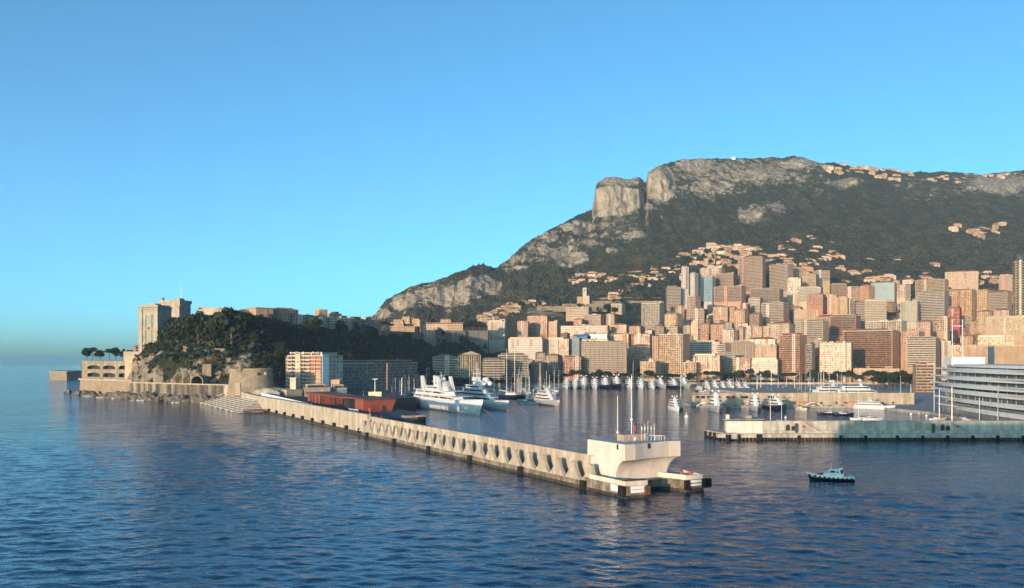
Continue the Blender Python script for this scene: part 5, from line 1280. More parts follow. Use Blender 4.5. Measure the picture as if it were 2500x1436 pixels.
for (Y, a, b, wbase, h0, h1) in rows:
    px = a + frg.uniform(0, 15)
    while px < b:
        w = frg.uniform(.8, 1.7)*wbase
        wpx = w/Y*FPX
        if frg.random() < .86:
            stl = frg.choice(['win', 'shut', 'shut', 'balc', 'win', 'loggia', 'balc', 'vert']); rf_ = frg.choice(['flat', 'flat', 'hip', 'hip', 'flat', 'garden'])
            hh = frg.uniform(h0, h1)
            if px > 2200 and Y < 1560: hh *= .55
            if px < 1560 and Y > 1560: hh *= .5
            filler(px+wpx/2, Y+frg.uniform(-22, 22), w, hh, frg.choice(COLW), stl, rf_, frg.uniform(-.5, .2))
        px += wpx*frg.uniform(1.0, 1.5) + 3

# ---- special tower: ringed balcony tower at the frame edge
rtw = thing('round_tower', 'tall round residential tower ringed with balconies at the frame edge', 'tower', (gx(2490, 1500), 1500, ground(2490, 1500)-4))
zb_ = ground(2490, 1500)-4; Ht = zat(636, 1500)-zb_; NR_ = 20
def ringpts(r, z): return [(r*math.cos(2*math.pi*i/NR_), r*math.sin(2*math.pi*i/NR_), z) for i in range(NR_)]
MB().loft([ringpts(8.2, 0), ringpts(8.2, Ht)]).build('core', GLASS, rtw)
nfl = int(Ht/4.2)
for k in range(nfl):
    z = Ht-(k+1)*4.2; off = (1.0, 0) [k % 2]
    MB().loft([ringpts(10.4+off, z), ringpts(10.6+off, z+1.5), ringpts(10.4+off, z+1.5), ringpts(10.2+off, z+.25), ringpts(8.1, z+.25), ringpts(8.1, z)], True, False).build('balcony_ring', FC['stone'], rtw)
for i in range(6):
    a = i*math.pi/3+.3; MB().tube((8.3*math.cos(a), 8.3*math.sin(a), 0), (8.3*math.cos(a), 8.3*math.sin(a), Ht), .7, n=6).build('column', FC['palegreen'], rtw)
for i in range(4): MB().tube((-4+i*2.7, 0, Ht), (-4+i*2.7, 0, Ht+10+2*(i % 2)), .25, .12, 5).build('aerial', STEEL, rtw)

# ---- church tower, hall with arched glass, blue roof, hillside terraces
ch = thing('chapel', 'small white chapel with square belfry on the garden terraces', 'chapel', (gx(1427, 1950), 1950, ground(1427, 1950)-2)); z0 = -(ground(1427, 1950)-2)
zt_ = zat(706, 1950)+z0; MB().b2(-4, 4, -4, 4, 0, zt_).build('belfry', FC['white'], ch); MB().b2(-4.6, 4.6, -4.6, 4.6, zt_, zt_+.8).build('cornice', FC['white'], ch)
MB().b2(-3.2, 3.2, -3.2, 3.2, zt_+.8, zt_+3.0).build('lantern', FC['white'], ch); MB().b2(-16, -4.01, -5, 6, 0, zt_*.55).build('nave', FC['cream'], ch); MB().b2(4.01, 10, -5, 6, 0, zt_*.6).build('chancel', FC['white'], ch)
MB().b2(-1.2, 1.2, -4.12, -4.0, zt_-5, zt_-2).build('window', GLASS, ch)
hl = thing('glass_arch_hall', 'cream hall with a tall arched glass front at the frame edge', 'hall', (gx(2470, 1080), 1080, 10))
W_ = (2540-2428)/FPX*1080; zt_ = zat(846, 1080)-10; org = Vector((-W_/2+6, -2)); m_ = MB()
arched_front(m_, org, Vector((1, 0)), W_, 0, zt_, [(5, 9.5, 0, 11, 4), (16, 33, 0, 12, 5.5)], .8); m_.build('front', FC['yellow'], hl)
MB().b2(-W_/2+6.2, W_/2+5.8, 0, 14, 0, zt_-.3).build('glass', BLUEG, hl); MB().b2(-W_/2+5, W_/2+7, -3, 14, zt_+.01, zt_+1.4).build('cornice', FC['yellow'], hl)
for i in range(7): MB().b2(-W_/2+22+i*2.6, -W_/2+22.3+i*2.6, -.6, -.1, 0, 17).build('mullion', DARKM, hl)
for i in range(4): MB().b2(-W_/2+22, -W_/2+39, -.55, -.15, 3.5+i*3.6, 3.8+i*3.6).build('transom', DARKM, hl)
o = MB().add([(-14, -6, 0), (9, -7, 5), (11, 9, 8), (-14, 9, 5), (-14, -6, -8), (9, -7, -8), (11, 9, -8), (-14, 9, -8)], [(0, 1, 2, 3), (0, 4, 5, 1), (1, 5, 6, 2), (2, 6, 7, 3), (3, 7, 4, 0)]).build('blue_roof', mat('blue_metal_roof', (.06, .17, .32), .35), None, loc=at(1420, 826, 1480)); o.name = 'sports_hall'
tag(o, 'hall with slanted bright blue metal roof below the pink terrace', 'hall')
TERW = mat('terrace_stone', (.26, .21, .16), .95, .2, .1, streak=.2); tk = 0
for (a, b, y, Y, dy) in ((1372, 1500, 742, 1905, 6), (1425, 1620, 735, 1960, 6), (1455, 1615, 727, 2010, 5), (1500, 1560, 719, 2060, 5), (1350, 1480, 752, 1860, 3.5), (1310, 1385, 748, 1880, 4)):
    x0, x1 = gx(a, Y), gx(b, Y); z = zat(y, Y); h = dy/FPX*Y
    o = thing('terrace_wall', ('lowest long', 'longest', 'upper long', 'short top', 'thin lower', 'left hand')[tk]+' brown stone terrace wall in the gardens under the villas', 'wall', ((x0+x1)/2, Y, z-h)); tk += 1
    L = x1-x0; n = int(L/11)
    for i in range(n): MB().b2(-L/2+L*i/n+.1, -L/2+L*(i+1)/n-.1, -1, 1, -5-(i*37 % 7)*.1, h+(i*53 % 5)*.15).build('wall_bay', TERW, o)
    MB().b2(-L/2, L/2, 1.01, 30, h-1.2, h-.5).build('terrace', mat('dry_terrace_soil', (.20, .16, .11), .95, .3, .06), o)
# radar dome and skyline mast on the ridge
rd = thing('radar_dome', 'white radar dome standing on the mountain ridge against the sky', 'dome', at(1791, 392, 2935)); MB().sphere((0, 0, 5), 7.5, 16, 10).build('dome', WPAINT, rd, True); MB().tube((0, 0, -10), (0, 0, 1), 5, 5, 12).build('base', CONC, rd)

# ---- villas on the mountain
def villa_proto(i):
    r_ = random.Random(50+i); t = thing('hillside_villa', 'x', 'villa'); c = ('cream', 'white', 'white', 'peach', 'yellow')[i % 5]
    w, d, h = r_.uniform(11, 20), r_.uniform(8, 11), r_.uniform(5.5, 9)
    MB().b2(-w/2, w/2, -d/2, d/2, -8, h).build('wall', FC[c], t)
    w2 = w*.45; sx = r_.choice((-1, 1)); MB().b2(sx*w*.5-w2/2, sx*w*.5+w2/2, -d/2-2.5, d/2-2.51, -8, h*.62).build('wing', FC[c], t)
    m_ = MB(); e = .7; m = d*.45
    m_.add([(-w/2-e, -d/2-e, h+.01), (w/2+e, -d/2-e, h+.01), (w/2+e, d/2+e, h+.01), (-w/2-e, d/2+e, h+.01), (-w/2+m, 0, h+2.2), (w/2-m, 0, h+2.2)], [(3, 2, 1, 0), (0, 1, 5, 4), (1, 2, 5), (2, 3, 4, 5), (3, 0, 4)]); m_.build('roof', TILE, t)
    MB().b2(sx*w*.5-w2/2-.4, sx*w*.5+w2/2+.4, -d/2-3, d/2-2.6, h*.62+.01, h*.62+.4).build('terrace', TRIM, t)
    m_ = MB()
    for k in range(int(h/2.8)):
        for q in range(int(w/3.2)): m_.b2(-w/2+1.2+q*3.2, -w/2+2.6+q*3.2, -d/2-.08, -d/2+.01, .8+k*2.9, 2.5+k*2.9)
    tag(m_.build('window', GLASS, t), kind='stuff'); return t
vp = [villa_proto(i) for i in range(5)]; vused = [False]*5; vcol = ('cream', 'white', 'pale', 'peach', 'yellow')
vrg = random.Random(5)
VILLAS = [  # cluster description, [(px,py)], count, spread x, spread y
 ('on the terraces above the thin white slab tower', [(1610, 645), (1640, 640), (1660, 630), (1690, 632), (1585, 655), (1625, 660), (1655, 655), (1560, 670), (1545, 675), (1570, 690), (1600, 672), (1550, 700), (1575, 702), (1640, 668), (1535, 690), (1690, 648), (1715, 645), (1740, 625), (1760, 622)]),
 ('in the upper villa belt under the dark woods', [(1735, 602), (1760, 607), (1780, 605), (1800, 603), (1822, 608), (1830, 613), (1715, 612), (1700, 618), (1745, 613), (1850, 612), (1815, 618), (1860, 625), (1885, 630), (1905, 628), (1790, 630), (1770, 640), (1730, 640), (1870, 640), (1930, 625)]),
 ('in the small cluster on the right of the villa belt', [(1925, 595), (1940, 592), (1950, 590), (1985, 588), (2000, 586), (1990, 606), (2010, 603), (2020, 608), (1975, 618), (2015, 632), (2005, 637), (1980, 640), (1960, 648), (2030, 620)]),
 ('standing alone on the dark wooded slope', [(2120, 638), (2135, 637), (2105, 640), (2280, 648), (2235, 650), (2215, 646), (2190, 640)]),
 ('in the hamlet high on the far wooded slope', [(2365, 568), (2380, 565), (2395, 562), (2410, 563), (2420, 568), (2385, 572), (2400, 573), (2425, 572), (2440, 550), (2455, 548), (2335, 553), (2325, 560), (2430, 556)]),
 ('in the ridge village under the skyline', [(2015, 408), (2030, 410), (2045, 414), (2060, 406), (2080, 410), (2095, 412), (2110, 408), (2125, 413), (2140, 410), (2155, 416), (2170, 414), (2185, 420), (2200, 424), (2215, 426), (2225, 432), (2190, 432), (2160, 428), (2130, 425), (2100, 423), (2070, 420), (2050, 424), (2025, 420), (2145, 434), (2175, 438)]),
 ('strung along the skyline ridge beyond the village', [(2270, 440), (2285, 438), (2300, 433), (2320, 431), (2340, 432), (2360, 431), (2380, 430), (2400, 432), (2420, 430), (2440, 431), (2460, 428), (2480, 427), (2295, 442), (2310, 440), (2350, 438)]),
 ('on the spur above the terracotta hotel', [(1175, 778), (1190, 772), (1205, 768), (1220, 760), (1235, 755), (1250, 752), (1262, 748), (1278, 742), (1290, 745), (1300, 740), (1210, 780), (1230, 770), (1250, 765), (1265, 758), (1185, 785), (1245, 745), (1310, 748), (1195, 790)]),
 ('scattered in the woods below the rocky shoulder', [(1400, 683), (1415, 677), (1430, 675), (1445, 672), (1455, 670), (1395, 690), (1420, 690), (1440, 682), (1485, 690), (1500, 688), (1470, 676)]),
]
xr = random.Random(77)
VILLAS.append(('scattered between the town towers and the dark woods', [(xr.uniform(1480, 2060), 0) for _ in range(46)]))
VILLAS[-1] = (VILLAS[-1][0], [(px, np.interp(px, [1480, 1600, 1700, 1850, 2060], [700, 660, 625, 615, 645])+xr.uniform(-14, 38)) for px, _ in VILLAS[-1][1]])
VILLAS.append(('strewn along the slope above the last town blocks', [(xr.uniform(2050, 2480), xr.uniform(668, 692)) for _ in range(26)]))
def find_on_hill(px, py):
    p = prof(px); Ys = np.linspace(1400, p[8, 0]-4, 500); zz = np.interp(Ys, p[:, 0], p[:, 1]); yy = HY-(zz-CAMZ)/Ys*FPX
    k = int(np.argmin(np.abs(yy-py))); return Ys[k], zz[k]
for desc, pts in VILLAS:
    more = [(px+vrg.uniform(-14, 14), py+vrg.uniform(-7, 9)) for (px, py) in pts if vrg.random() < .45]
    for (px, py) in pts+more:
        i = vrg.randrange(5); Y, z = find_on_hill(px, py)
        lab = f"{vcol[i]} villa with tiled roof {desc}"
        if not vused[i]: o = vp[i]; vused[i] = True
        else: o = copy_tree(vp[i])
        o['label'] = lab; o['group'] = 'villas '+desc; o.location = (gx(px, Y), Y, z-.5); o.rotation_euler = (0, 0, vrg.uniform(-.4, .5)); s = vrg.uniform(.75, 1.15); o.scale = (s, s, s)
# ================================================================== THE HEADLAND: trees, museum, old town, palace, foot of the rock
def crown_mesh(kind, seed):
    rg = random.Random(seed); mb = MB()
    if kind == 'pine':        # umbrella pine: flat wide crown of clumps, unit height 10
        for _ in range(15):
            a, r = rg.uniform(0, 6.28), rg.uniform(0, 3.6)**1.0; clump(mb, (r*math.cos(a), r*math.sin(a), 8.4+rg.uniform(-.7, 1.1)-.09*r*r*.5), (1.7, 1.7, .85), 34, rg)
    elif kind == 'oak':       # rounded evergreen
        for _ in range(20):
            u = rg.uniform(-.5, 1); a = rg.uniform(0, 6.28); r = 3.3*math.sqrt(max(0, 1-u*u*.8))*rg.uniform(.35, 1); clump(mb, (r*math.cos(a), r*math.sin(a), 6.2+3.0*u), (1.5, 1.5, 1.25), 30, rg)
    elif kind == 'tall':      # loose aleppo pine
        for _ in range(17):
            u = rg.random(); a = rg.uniform(0, 6.28); r = (2.9-2.0*u)*rg.uniform(.2, 1.15); clump(mb, (r*math.cos(a), r*math.sin(a), 4.2+6.4*u), (1.35, 1.35, .8), 26, rg)
    elif kind == 'cypress':
        for i in range(9): clump(mb, (0, 0, 1.6+i*1.0), (1.0*(1-abs(i-3)/9.), 1.0*(1-abs(i-3)/9.), .9), 22, rg)
    return mb
def trunk_mesh(kind, seed):
    rg = random.Random(seed+99); mb = MB(); h = {'pine': 8.0, 'oak': 5.0, 'tall': 7.5, 'cypress': 2.5}[kind]
    bend = rg.uniform(-.7, .7); p = [Vector((bend*math.sin(t*2), .4*bend*t, h*t-1.5*(1-t))) for t in (0, .25, .5, .75, 1)]
    for i in range(4): mb.tube(p[i], p[i+1], .34-.05*i, .29-.05*i, 6)
    for i in range(5 if kind != 'cypress' else 0):
        q = p[2+(i % 2)]+Vector((0, 0, .3*i)); a = i*1.3+rg.random(); mb.tube(q, q+Vector((1.9*math.cos(a), 1.9*math.sin(a), 1.6)), .13, .05, 5)
    return mb
TREES = {}
def tree_proto(kind, v, mm):
    k = (kind, v)
    if k not in TREES:
        t = thing('%s_tree' % {'pine': 'umbrella_pine', 'oak': 'holm_oak', 'tall': 'aleppo_pine', 'cypress': 'cypress'}[kind], 'x', 'tree', (0, 0, -500))
        crown_mesh(kind, v*13+5).build('crown', mm, t); trunk_mesh(kind, v).build('trunk', BARK, t); TREES[k] = [t, False]
    return TREES[k]
def tree(kind, px, Y, z, s, label, group, rg, mm=PINE):
    e = tree_proto(kind, rg.randrange(3), mm)
    if not e[1]: o = e[0]; e[1] = True
    else: o = copy_tree(e[0])
    o['label'] = label; o['group'] = group; o.location = (gx(px, Y), Y, z); o.rotation_euler = (0, 0, rg.uniform(0, 6.28)); o.scale = (s*rg.uniform(.85, 1.2), s*rg.uniform(.85, 1.2), s*rg.uniform(.85, 1.15))
    return o
trg = random.Random(11)
# crest wood of the headland
for i in range(84):
    px = trg.uniform(405, 690); p = hprof(px); Y = trg.uniform(p[3, 0]-6, p[4, 0]+25); z = float(np.interp(Y, p[:, 0], p[:, 1]))
    tree(trg.choice(['pine', 'oak', 'tall', 'oak']), px, Y, z-.5, trg.uniform(1.35, 2.0), 'dark evergreen in the wood crowning the headland beside the museum', 'crest wood of the headland', trg)
for i in range(46):
    px = 402+i*6.0+trg.uniform(-3, 3); p = hprof(px); Y = p[3, 0]+trg.uniform(-2, 30); z = float(np.interp(Y, p[:, 0], p[:, 1])); top = np.interp(px, [402, 430, 460, 500, 560, 620, 680], [800, 790, 778, 775, 772, 774, 782])+trg.uniform(-3, 6)
    tree(trg.choice(['oak', 'pine', 'oak']), px, Y, z-.5, max(1.2, (zat(top, Y)-z)/9.6), 'tall dark crown on the brow of the headland wood', 'brow trees of the headland', trg)
for i in range(40):
    px = 655+i*6.4+trg.uniform(-3, 3); p = hprof(px); Y = p[4, 0]-18+trg.uniform(-6, 4); z = float(np.interp(Y, p[:, 0], p[:, 1])); top = np.interp(px, [655, 720, 800, 915], [787, 797, 801, 808])+trg.uniform(-6, 6)
    tree(trg.choice(['oak', 'tall', 'oak', 'pine']), px, Y, z-.5, max(.7, (zat(top, Y)-z)/9.8), 'dark tree along the foot of the old town houses', 'trees under the old town edge', trg)
# harbour-facing slope
for i in range(150):
    px = trg.uniform(640, 1260); p = hprof(px); f = trg.random()**.8; Y = p[1, 0]+(p[4, 0]-p[1, 0])*f; z = float(np.interp(Y, p[:, 0], p[:, 1]))
    tree(trg.choice(['oak', 'tall', 'oak', 'pine']), px, Y, z-.5, trg.uniform(.9, 1.7), 'dark shaded tree on the wooded slope between old town and harbour', 'wooded harbour slope of the headland', trg)
# undergrowth as one mass on slope and cliff ledges
mbu = []
for i in range(3600):
    px = trg.uniform(330, 1270); p = hprof(px); k = trg.random()
    if px < 640:
        Y = trg.uniform(p[1, 0], p[4, 0])
        if trg.random() < (.8 if (math.sin(px*.07)+math.sin(px*.19+Y*.1)) < .75 else .15): continue
    else: Y = p[1, 0]+(p[4, 0]-p[1, 0])*k
    z = float(np.interp(Y, p[:, 0], p[:, 1])); mbu.append((gx(px, Y), Y-2, z, trg.uniform(1.0, 2.6)))
for i in range(750):
    px = trg.uniform(400, 690); p = hprof(px); Y = trg.uniform(p[3, 0]-10, p[4, 0]); z = float(np.interp(Y, p[:, 0], p[:, 1])); mbu.append((gx(px, Y), Y-2, z+trg.uniform(0, 3.5), trg.uniform(2.2, 4.2)))
mb = MB()
for (x, y, z, s) in mbu:
    for _ in range(9):
        c = Vector((x+trg.gauss(0, s*.6), y+trg.gauss(0, s*.6), z+trg.uniform(-.2, s*.8))); a = Vector((trg.gauss(0, 1), trg.gauss(0, 1), trg.gauss(0, .7))).normalized(); b = a.orthogonal().normalized(); d = a.cross(b); q = s*.42
        mb.add([c-b*q-d*q, c+b*q-d*q, c+b*q*.7+d*q, c-b*q*.7+d*q], [(0, 1, 2, 3)])
tag(mb.build('headland_undergrowth', PINE), 'dark undergrowth and creepers covering the headland slopes and ledges', 'undergrowth', kind='stuff')
# trees on the garage roof and along the shore road
for px, kd, s in ((212, 'oak', 1.3), (226, 'pine', 1.35), (243, 'oak', 1.25), (268, 'pine', 1.5), (282, 'oak', 1.4), (300, 'tall', 1.2), (316, 'oak', 1.3), (327, 'oak', 1.2)):
    tree(kd, px, 944, 34.0, s*.95, 'pine in the roof garden above the arcaded garage', 'roof garden pines on the garage', trg)

# ---- museum on the cliff
ms = thing('museum', 'tall pale stone museum palace rising from the cliff edge', 'museum', (gx(376, 905), 905, 30))
MST = mat('museum_stone', (.36, .325, .275), .9, .1, .15, col2=(.28, .25, .21), streak=.2)  # stone darkened in place of the shadow missing from the far tower
ms.rotation_euler = (0, 0, -.22)
HA = zat(752, 905)-30; WA = 21.0
MB().b2(-WA/2, WA/2, -9, 14, 0, HA).build('main_block', MST, ms)
for x in (-WA/2+1.7, WA/2-1.7): MB().b2(x-2.0, x+2.0, -9.9, -9.01, 0, HA-.5).build('corner_pier', MST, ms)
for z, e in ((HA, 1.3), (HA-2.2, .7), (HA*.60, .6), (HA*.36, .5)): MB().b2(-WA/2-e, WA/2+e, -9-e-.8, 14+e*.4, z, z+1.0).build('cornice', MST, ms)
MB().b2(-WA/2+.6, WA/2-.6, -8.6, 13.5, HA+1.01, HA+2.6).build('parapet', MST, ms); MB().b2(-5, 4, -4, 6, HA+1.02, HA+4.2).build('attic', MST, ms)
def arch_win(cx, z, w, h, y, m=GLASS):
    pts = [(-w/2, 0)]+[(-w/2*math.cos(math.pi*j/8), h-w/2+w/2*math.sin(math.pi*j/8)) for j in range(9)]+[(w/2, 0)]
    n = len(pts); m_ = MB(); m_.add([(cx+a, y, z+b) for a, b in pts]+[(cx+a, y+.5, z+b) for a, b in pts], [tuple(range(n))]+[(i, n+i, n+(i+1) % n, (i+1) % n) for i in range(n)])
    return m_.build('window', m, ms)
SHW = mat('museum_window_glass', (.10, .13, .14), .2, .2, .3, spec=.6)
for z, h, w in ((HA*.70, 9.0, 4.2), (HA*.41, 8.2, 3.8), (HA*.17, 6, 3.2)):
    for cx, k in ((-6.6, .62), (0, 1), (6.6, .62)): arch_win(cx, z, w*k, h*(.8 if k < 1 else 1), -9.12, SHW)
for cx in (-3.4, 3.4):
    for zz in (HA*.64, HA*.385): MB().b2(cx-.6, cx+.6, -9.8, -9.01, zz, zz+HA*.24).build('pilaster', MST, ms)
MB().b2(-1.0, 1.0, -9.3, -9.01, HA*.62, HA*.66).build('niche', DARKM, ms)
MB().b2(-21, -2, 14.01, 70, 0, HA*.86).build('long_wing', MST, ms)
HB = zat(741, 985)-30
MB().b2(-40, -17, 70.01, 92, 0, HB).build('far_tower', MST, ms); MB().b2(-41, -16, 69, 93, HB, HB+3.4).build('tower_parapet', MST, ms); MB().b2(-21, -14.5, 67.2, 76, HB-4, HB+5).build('corner_turret', MST, ms)
MB().b2(-40, -37, 69.3, 73, HB+3.4, HB+6.2).build('finial', MST, ms)
for k in range(5): MB().b2(-1.98, -1.7, 20+k*10, 24+k*10, HA*.45, HA*.75).build('window', SHW, ms)
m_ = MB(); b_ = (-21, 80)
for i in range(14):
    z = HB+3.4+i*1.3
    for q in range(4): a, b = q*math.pi/2, (q+1)*math.pi/2; r = .5*(1-i/16); m_.tube((b_[0]+r*math.cos(a), b_[1]+r*math.sin(a), z), (b_[0]+r*math.cos(b), b_[1]+r*math.sin(b), z+1.3), .07, n=4); m_.tube((b_[0]+r*math.cos(a), b_[1]+r*math.sin(a), z), (b_[0]+r*math.cos(a), b_[1]+r*math.sin(a), z+1.3), .08, n=4)
tag(m_.build('lattice_mast', STEEL, ms), kind='stuff')
MB().b2(-WA/2-20, -WA/2-.02, -6, 10, 0, 14).build('terrace', MST, ms)
bld('low pink house on the cliff below the museum terrace', 322, 346, 846, 925, 858, 'pink', 'win', 'hip', .1, gz=34)

# ---- old town on the rock
OT = [('white modern block with a round drum roof behind the crest pines', 520, 960, 32, 18, 759, 'white', 'band', 'flat', .25),
 ('peach old town house with hipped roof left of the blank cream block', 595, 985, 16, 14, 760, 'peach', 'shut', 'hip', .5),
 ('blank cream old town block lit by the sun above the wood', 634, 985, 20, 22, 754, 'cream', 'blank', 'flat', .75),
 ('old town house with two little roof towers', 678, 1010, 18, 22, 757, 'peach', 'shut', 'hip', .8),
 ('old town gabled house with red roof behind the roof towers', 700, 1040, 22, 14, 757, 'peach', 'shut', 'hip', .8),
 ('white convent wing with red roof nearer the roof towers', 722, 1030, 20, 14, 771, 'white', 'win', 'hip', .95),
 ('white convent wing with red roof nearer the square tower house', 752, 1052, 20, 14, 773, 'white', 'shut', 'hip', .9),
 ('low cream convent annex between the two white wings', 738, 1046, 12, 12, 778, 'cream', 'win', 'flat', .7),
 ('square cream tower house rising from the old town roofs', 784, 1095, 11, 12, 758, 'cream', 'blank', 'flat', .7),
 ('pale four floor house below the square tower house', 795, 1085, 20, 12, 776, 'white', 'win', 'flat', .95),
 ('narrow sunlit house beside the square tower house', 818, 1120, 12, 12, 768, 'cream', 'shut', 'flat', .8),
 ('tall pale rendered house on the old town edge', 835, 1120, 17, 14, 778, 'white', 'win', 'flat', .95),
 ('red roofed low house in the middle of the old town edge', 851, 1140, 14, 12, 783, 'peach', 'shut', 'hip', .9),
 ('grey white old town house with many windows above the dark slope', 866, 1158, 18, 13, 780, 'grey', 'win', 'flat', 1.0),
 ('sandy old town house next to the many windowed grey one', 880, 1172, 15, 12, 784, 'stone', 'shut', 'hip', .95),
 ('second grey old town house nearer the palace square', 894, 1190, 18, 13, 782, 'grey', 'shut', 'flat', 1.0),
 ('pink old town house at the end of the row by the palace square', 911, 1225, 18, 13, 783, 'pink', 'shut', 'flat', 1.0),
 ('small peach rooftop house showing over the old town row', 905, 1290, 16, 12, 776, 'salmon', 'shut', 'hip', .6)]
for (lab, px, Y, w_, d_, yt, c, stl, rf_, rot) in OT:
    bld(lab, px-1, px+1, yt, Y, yt+40, c, stl, rf_, rot, gz=60, ex=(w_, d_), name='old_town_house', hut=False)
p = at(530, 757, 955); dr = thing('drum_roof', 'pale round rooftop drum on the white modern block behind the pines', 'roof', (p.x, p.y, p.z-5))
MB().loft([[(r*math.cos(2*math.pi*i/28), r*math.sin(2*math.pi*i/28), z) for i in range(28)] for r, z in ((14, -6), (14, 5.2), (15, 5.4), (15, 6.6), (13, 6.8))]).build('drum', FC['white'], dr)

# ---- palace and its rampart
pc = thing('palace', 'crenellated pale palace with square towers at the end of the old town', 'palace', (gx(1040, 1470), 1470, 58)); PST = FC['cream']
def pblock(px0, px1, yt, Y, d, nm='wing', cren=True, m=PST, yb=None):
    a, b = gx(px0, Y)-pc.location.x, gx(px1, Y)-pc.location.x; y = Y-pc.location.y; h = zat(yt, Y)-58; 
    o = MB().b2(a, b, y, y+d, -6, h).build(nm, m, pc)
    if cren:
        n = max(2, int((b-a)/3))
        for i in range(n): x = a+(b-a)*(i+.25)/n; MB().b2(x, x+(b-a)/n*.5, y, y+1.2, h+.003, h+1.6).build('merlon', m, o)
    m_ = MB(); 
    for k in range(max(1, int((h-2)/4.5))):
        for i in range(max(1, int((b-a)/4))): m_.b2(a+1.2+i*4, a+2.4+i*4, y-.1, y-.001, h-3.4-k*4.5, h-1.2-k*4.5)
    tag(m_.build('window', GLASS, pc), kind='stuff')
for args in ((953, 985, 789, 1450, 20), (960, 983, 782, 1465, 15), (982, 1000, 775, 1470, 16), (997, 1012, 778, 1475, 15), (1010, 1022, 781, 1470, 15), (1013, 1025, 781, 1440, 12), (966, 1026, 797, 1440, 10, 'front', False)): pblock(*args)
pblock(1025, 1130, 791, 1455, 18, 'gallery_wing', False, FC['white']); pblock(1075, 1100, 781, 1480, 18, 'tower'); pblock(1058, 1068, 798, 1446, 8, 'kiosk', False); pblock(1092, 1130, 792, 1450, 8, 'gallery_wing', False, FC['yellow'])
MB().b2(gx(1025, 1453)-pc.location.x, gx(1132, 1453)-pc.location.x, -17.5, 5, zat(790, 1455)-58, zat(788, 1455)-58).build('roof', TILE, pc)
rp = thing('rampart', 'massive grey stone rampart with angled bastion below the palace', 'rampart', (gx(1100, 1400), 1400, 20)); RST = mat('rampart_stone', (.24, .22, .19), .95, .2, .1, streak=.3)
def rpoly(pts, yt, nm): m_ = MB(); m_.prism([(gx(px, Y)-rp.location.x, Y-rp.location.y) for px, Y in pts], 0, zat(yt, pts[0][1])-20); m_.build(nm, RST, rp)
rpoly([(1034, 1330), (1062, 1300), (1085, 1400), (1060, 1460), (1040, 1460)], 806, 'bastion'); rpoly([(1068, 1400), (1136, 1420), (1140, 1450), (1080, 1460)], 806, 'curtain'); rpoly([(1128, 1425), (1191, 1440), (1194, 1500), (1130, 1500)], 807, 'end_bastion'); rpoly([(905, 1235), (1036, 1370), (1036, 1400), (905, 1270)], 806, 'curtain')
for px, Y, s, kd in ((942, 1330, 1.9, 'pine'), (930, 1320, 1.7, 'pine'), (955, 1345, 1.6, 'pine'), (1140, 1462, 2.3, 'oak'), (1155, 1465, 2.5, 'oak'), (1170, 1468, 2.4, 'oak'), (1182, 1470, 2.0, 'oak'), (1150, 1475, 2.4, 'oak')):
    tree(kd, px, Y, zat(806, Y)-1.5, s*.72, 'broad tree standing on the rampart beside the palace', 'rampart trees by the palace', trg)

# ---- flats and offices at the foot of the rock (in its shade)
bld('nine storey block of flats with red loggias and white roof vents', 699, 840, 870, 775, 945, 'white', 'loggia', 'flat', -.45, gz=4, ex=(37, 29), hut=False)
p = bpy.data.objects[len(bpy.data.objects)-1] if False else None
fl_ = [o for o in COL.objects if o.get('label', '').startswith('nine storey block')][0]
Hf = zat(870, 775)-fl_.location.z
for i in range(20):
    x = -17+i*1.75+trg.uniform(-.4, .4); o = MB().tube((x, -12+trg.uniform(-1, 3), Hf), (x, -12, Hf+2.6+trg.uniform(0, 1.4)), .35, .35, 8).build('roof_vent', WPAINT, fl_)
REDL = mat('red_loggia_wall', (.35, .11, .07), .85, .15, .3)
for k in range(8):
    z = Hf-(k+1)*FLOOR_H
    for i in range(2): MB().b2(12.2-i*5.6, 16.8-i*5.6, -14.75, -14.62, z+.3, z+2.7).build('loggia_panel', REDL if k < 4 else FC['peach'], fl_)
MB().b2(18.52, 19.0, -14.6, -6, 0, Hf+1.2).build('corner_pier', WPAINT, fl_)
bld('plain grey office block with a brick red centre bay beside the red loggia flats', 845, 860, 888, 845, 945, 'grey', 'win', 'slabroof', 1.0, gz=4, ex=(52, 16), hut=False)
bld('long pale grey warehouse office with grouped windows under the dark slope', 935, 950, 887, 925, 940, 'grey', 'win', 'flat', 1.02, gz=4, ex=(84, 16), hut=True, bay=2.5)
bld('pink grey end block of the long warehouse office', 990, 996, 908, 985, 945, 'pink', 'win', 'flat', 1.0, gz=4, ex=(16, 14), hut=False)
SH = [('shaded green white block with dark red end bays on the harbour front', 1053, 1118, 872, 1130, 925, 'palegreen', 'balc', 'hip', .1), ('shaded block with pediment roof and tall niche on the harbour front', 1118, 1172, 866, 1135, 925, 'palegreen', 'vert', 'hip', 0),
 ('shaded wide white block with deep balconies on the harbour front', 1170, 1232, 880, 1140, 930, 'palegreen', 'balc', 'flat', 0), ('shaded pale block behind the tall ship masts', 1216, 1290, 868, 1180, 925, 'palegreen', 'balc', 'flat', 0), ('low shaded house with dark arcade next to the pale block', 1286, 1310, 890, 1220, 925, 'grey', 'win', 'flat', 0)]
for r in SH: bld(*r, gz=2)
pd = thing('pediment', 'low classical pediment crowning the shaded harbour block', 'pediment', at(1150, 866, 1131)); MB().add([(-12, 0, 0), (12, 0, 0), (0, 0, 4.5), (-12, 8, 0), (12, 8, 0), (0, 8, 4.5)], [(0, 1, 2), (5, 4, 3), (0, 2, 5, 3), (1, 4, 5, 2), (0, 3, 4, 1)]).build('gable', FC['palegreen'], pd)

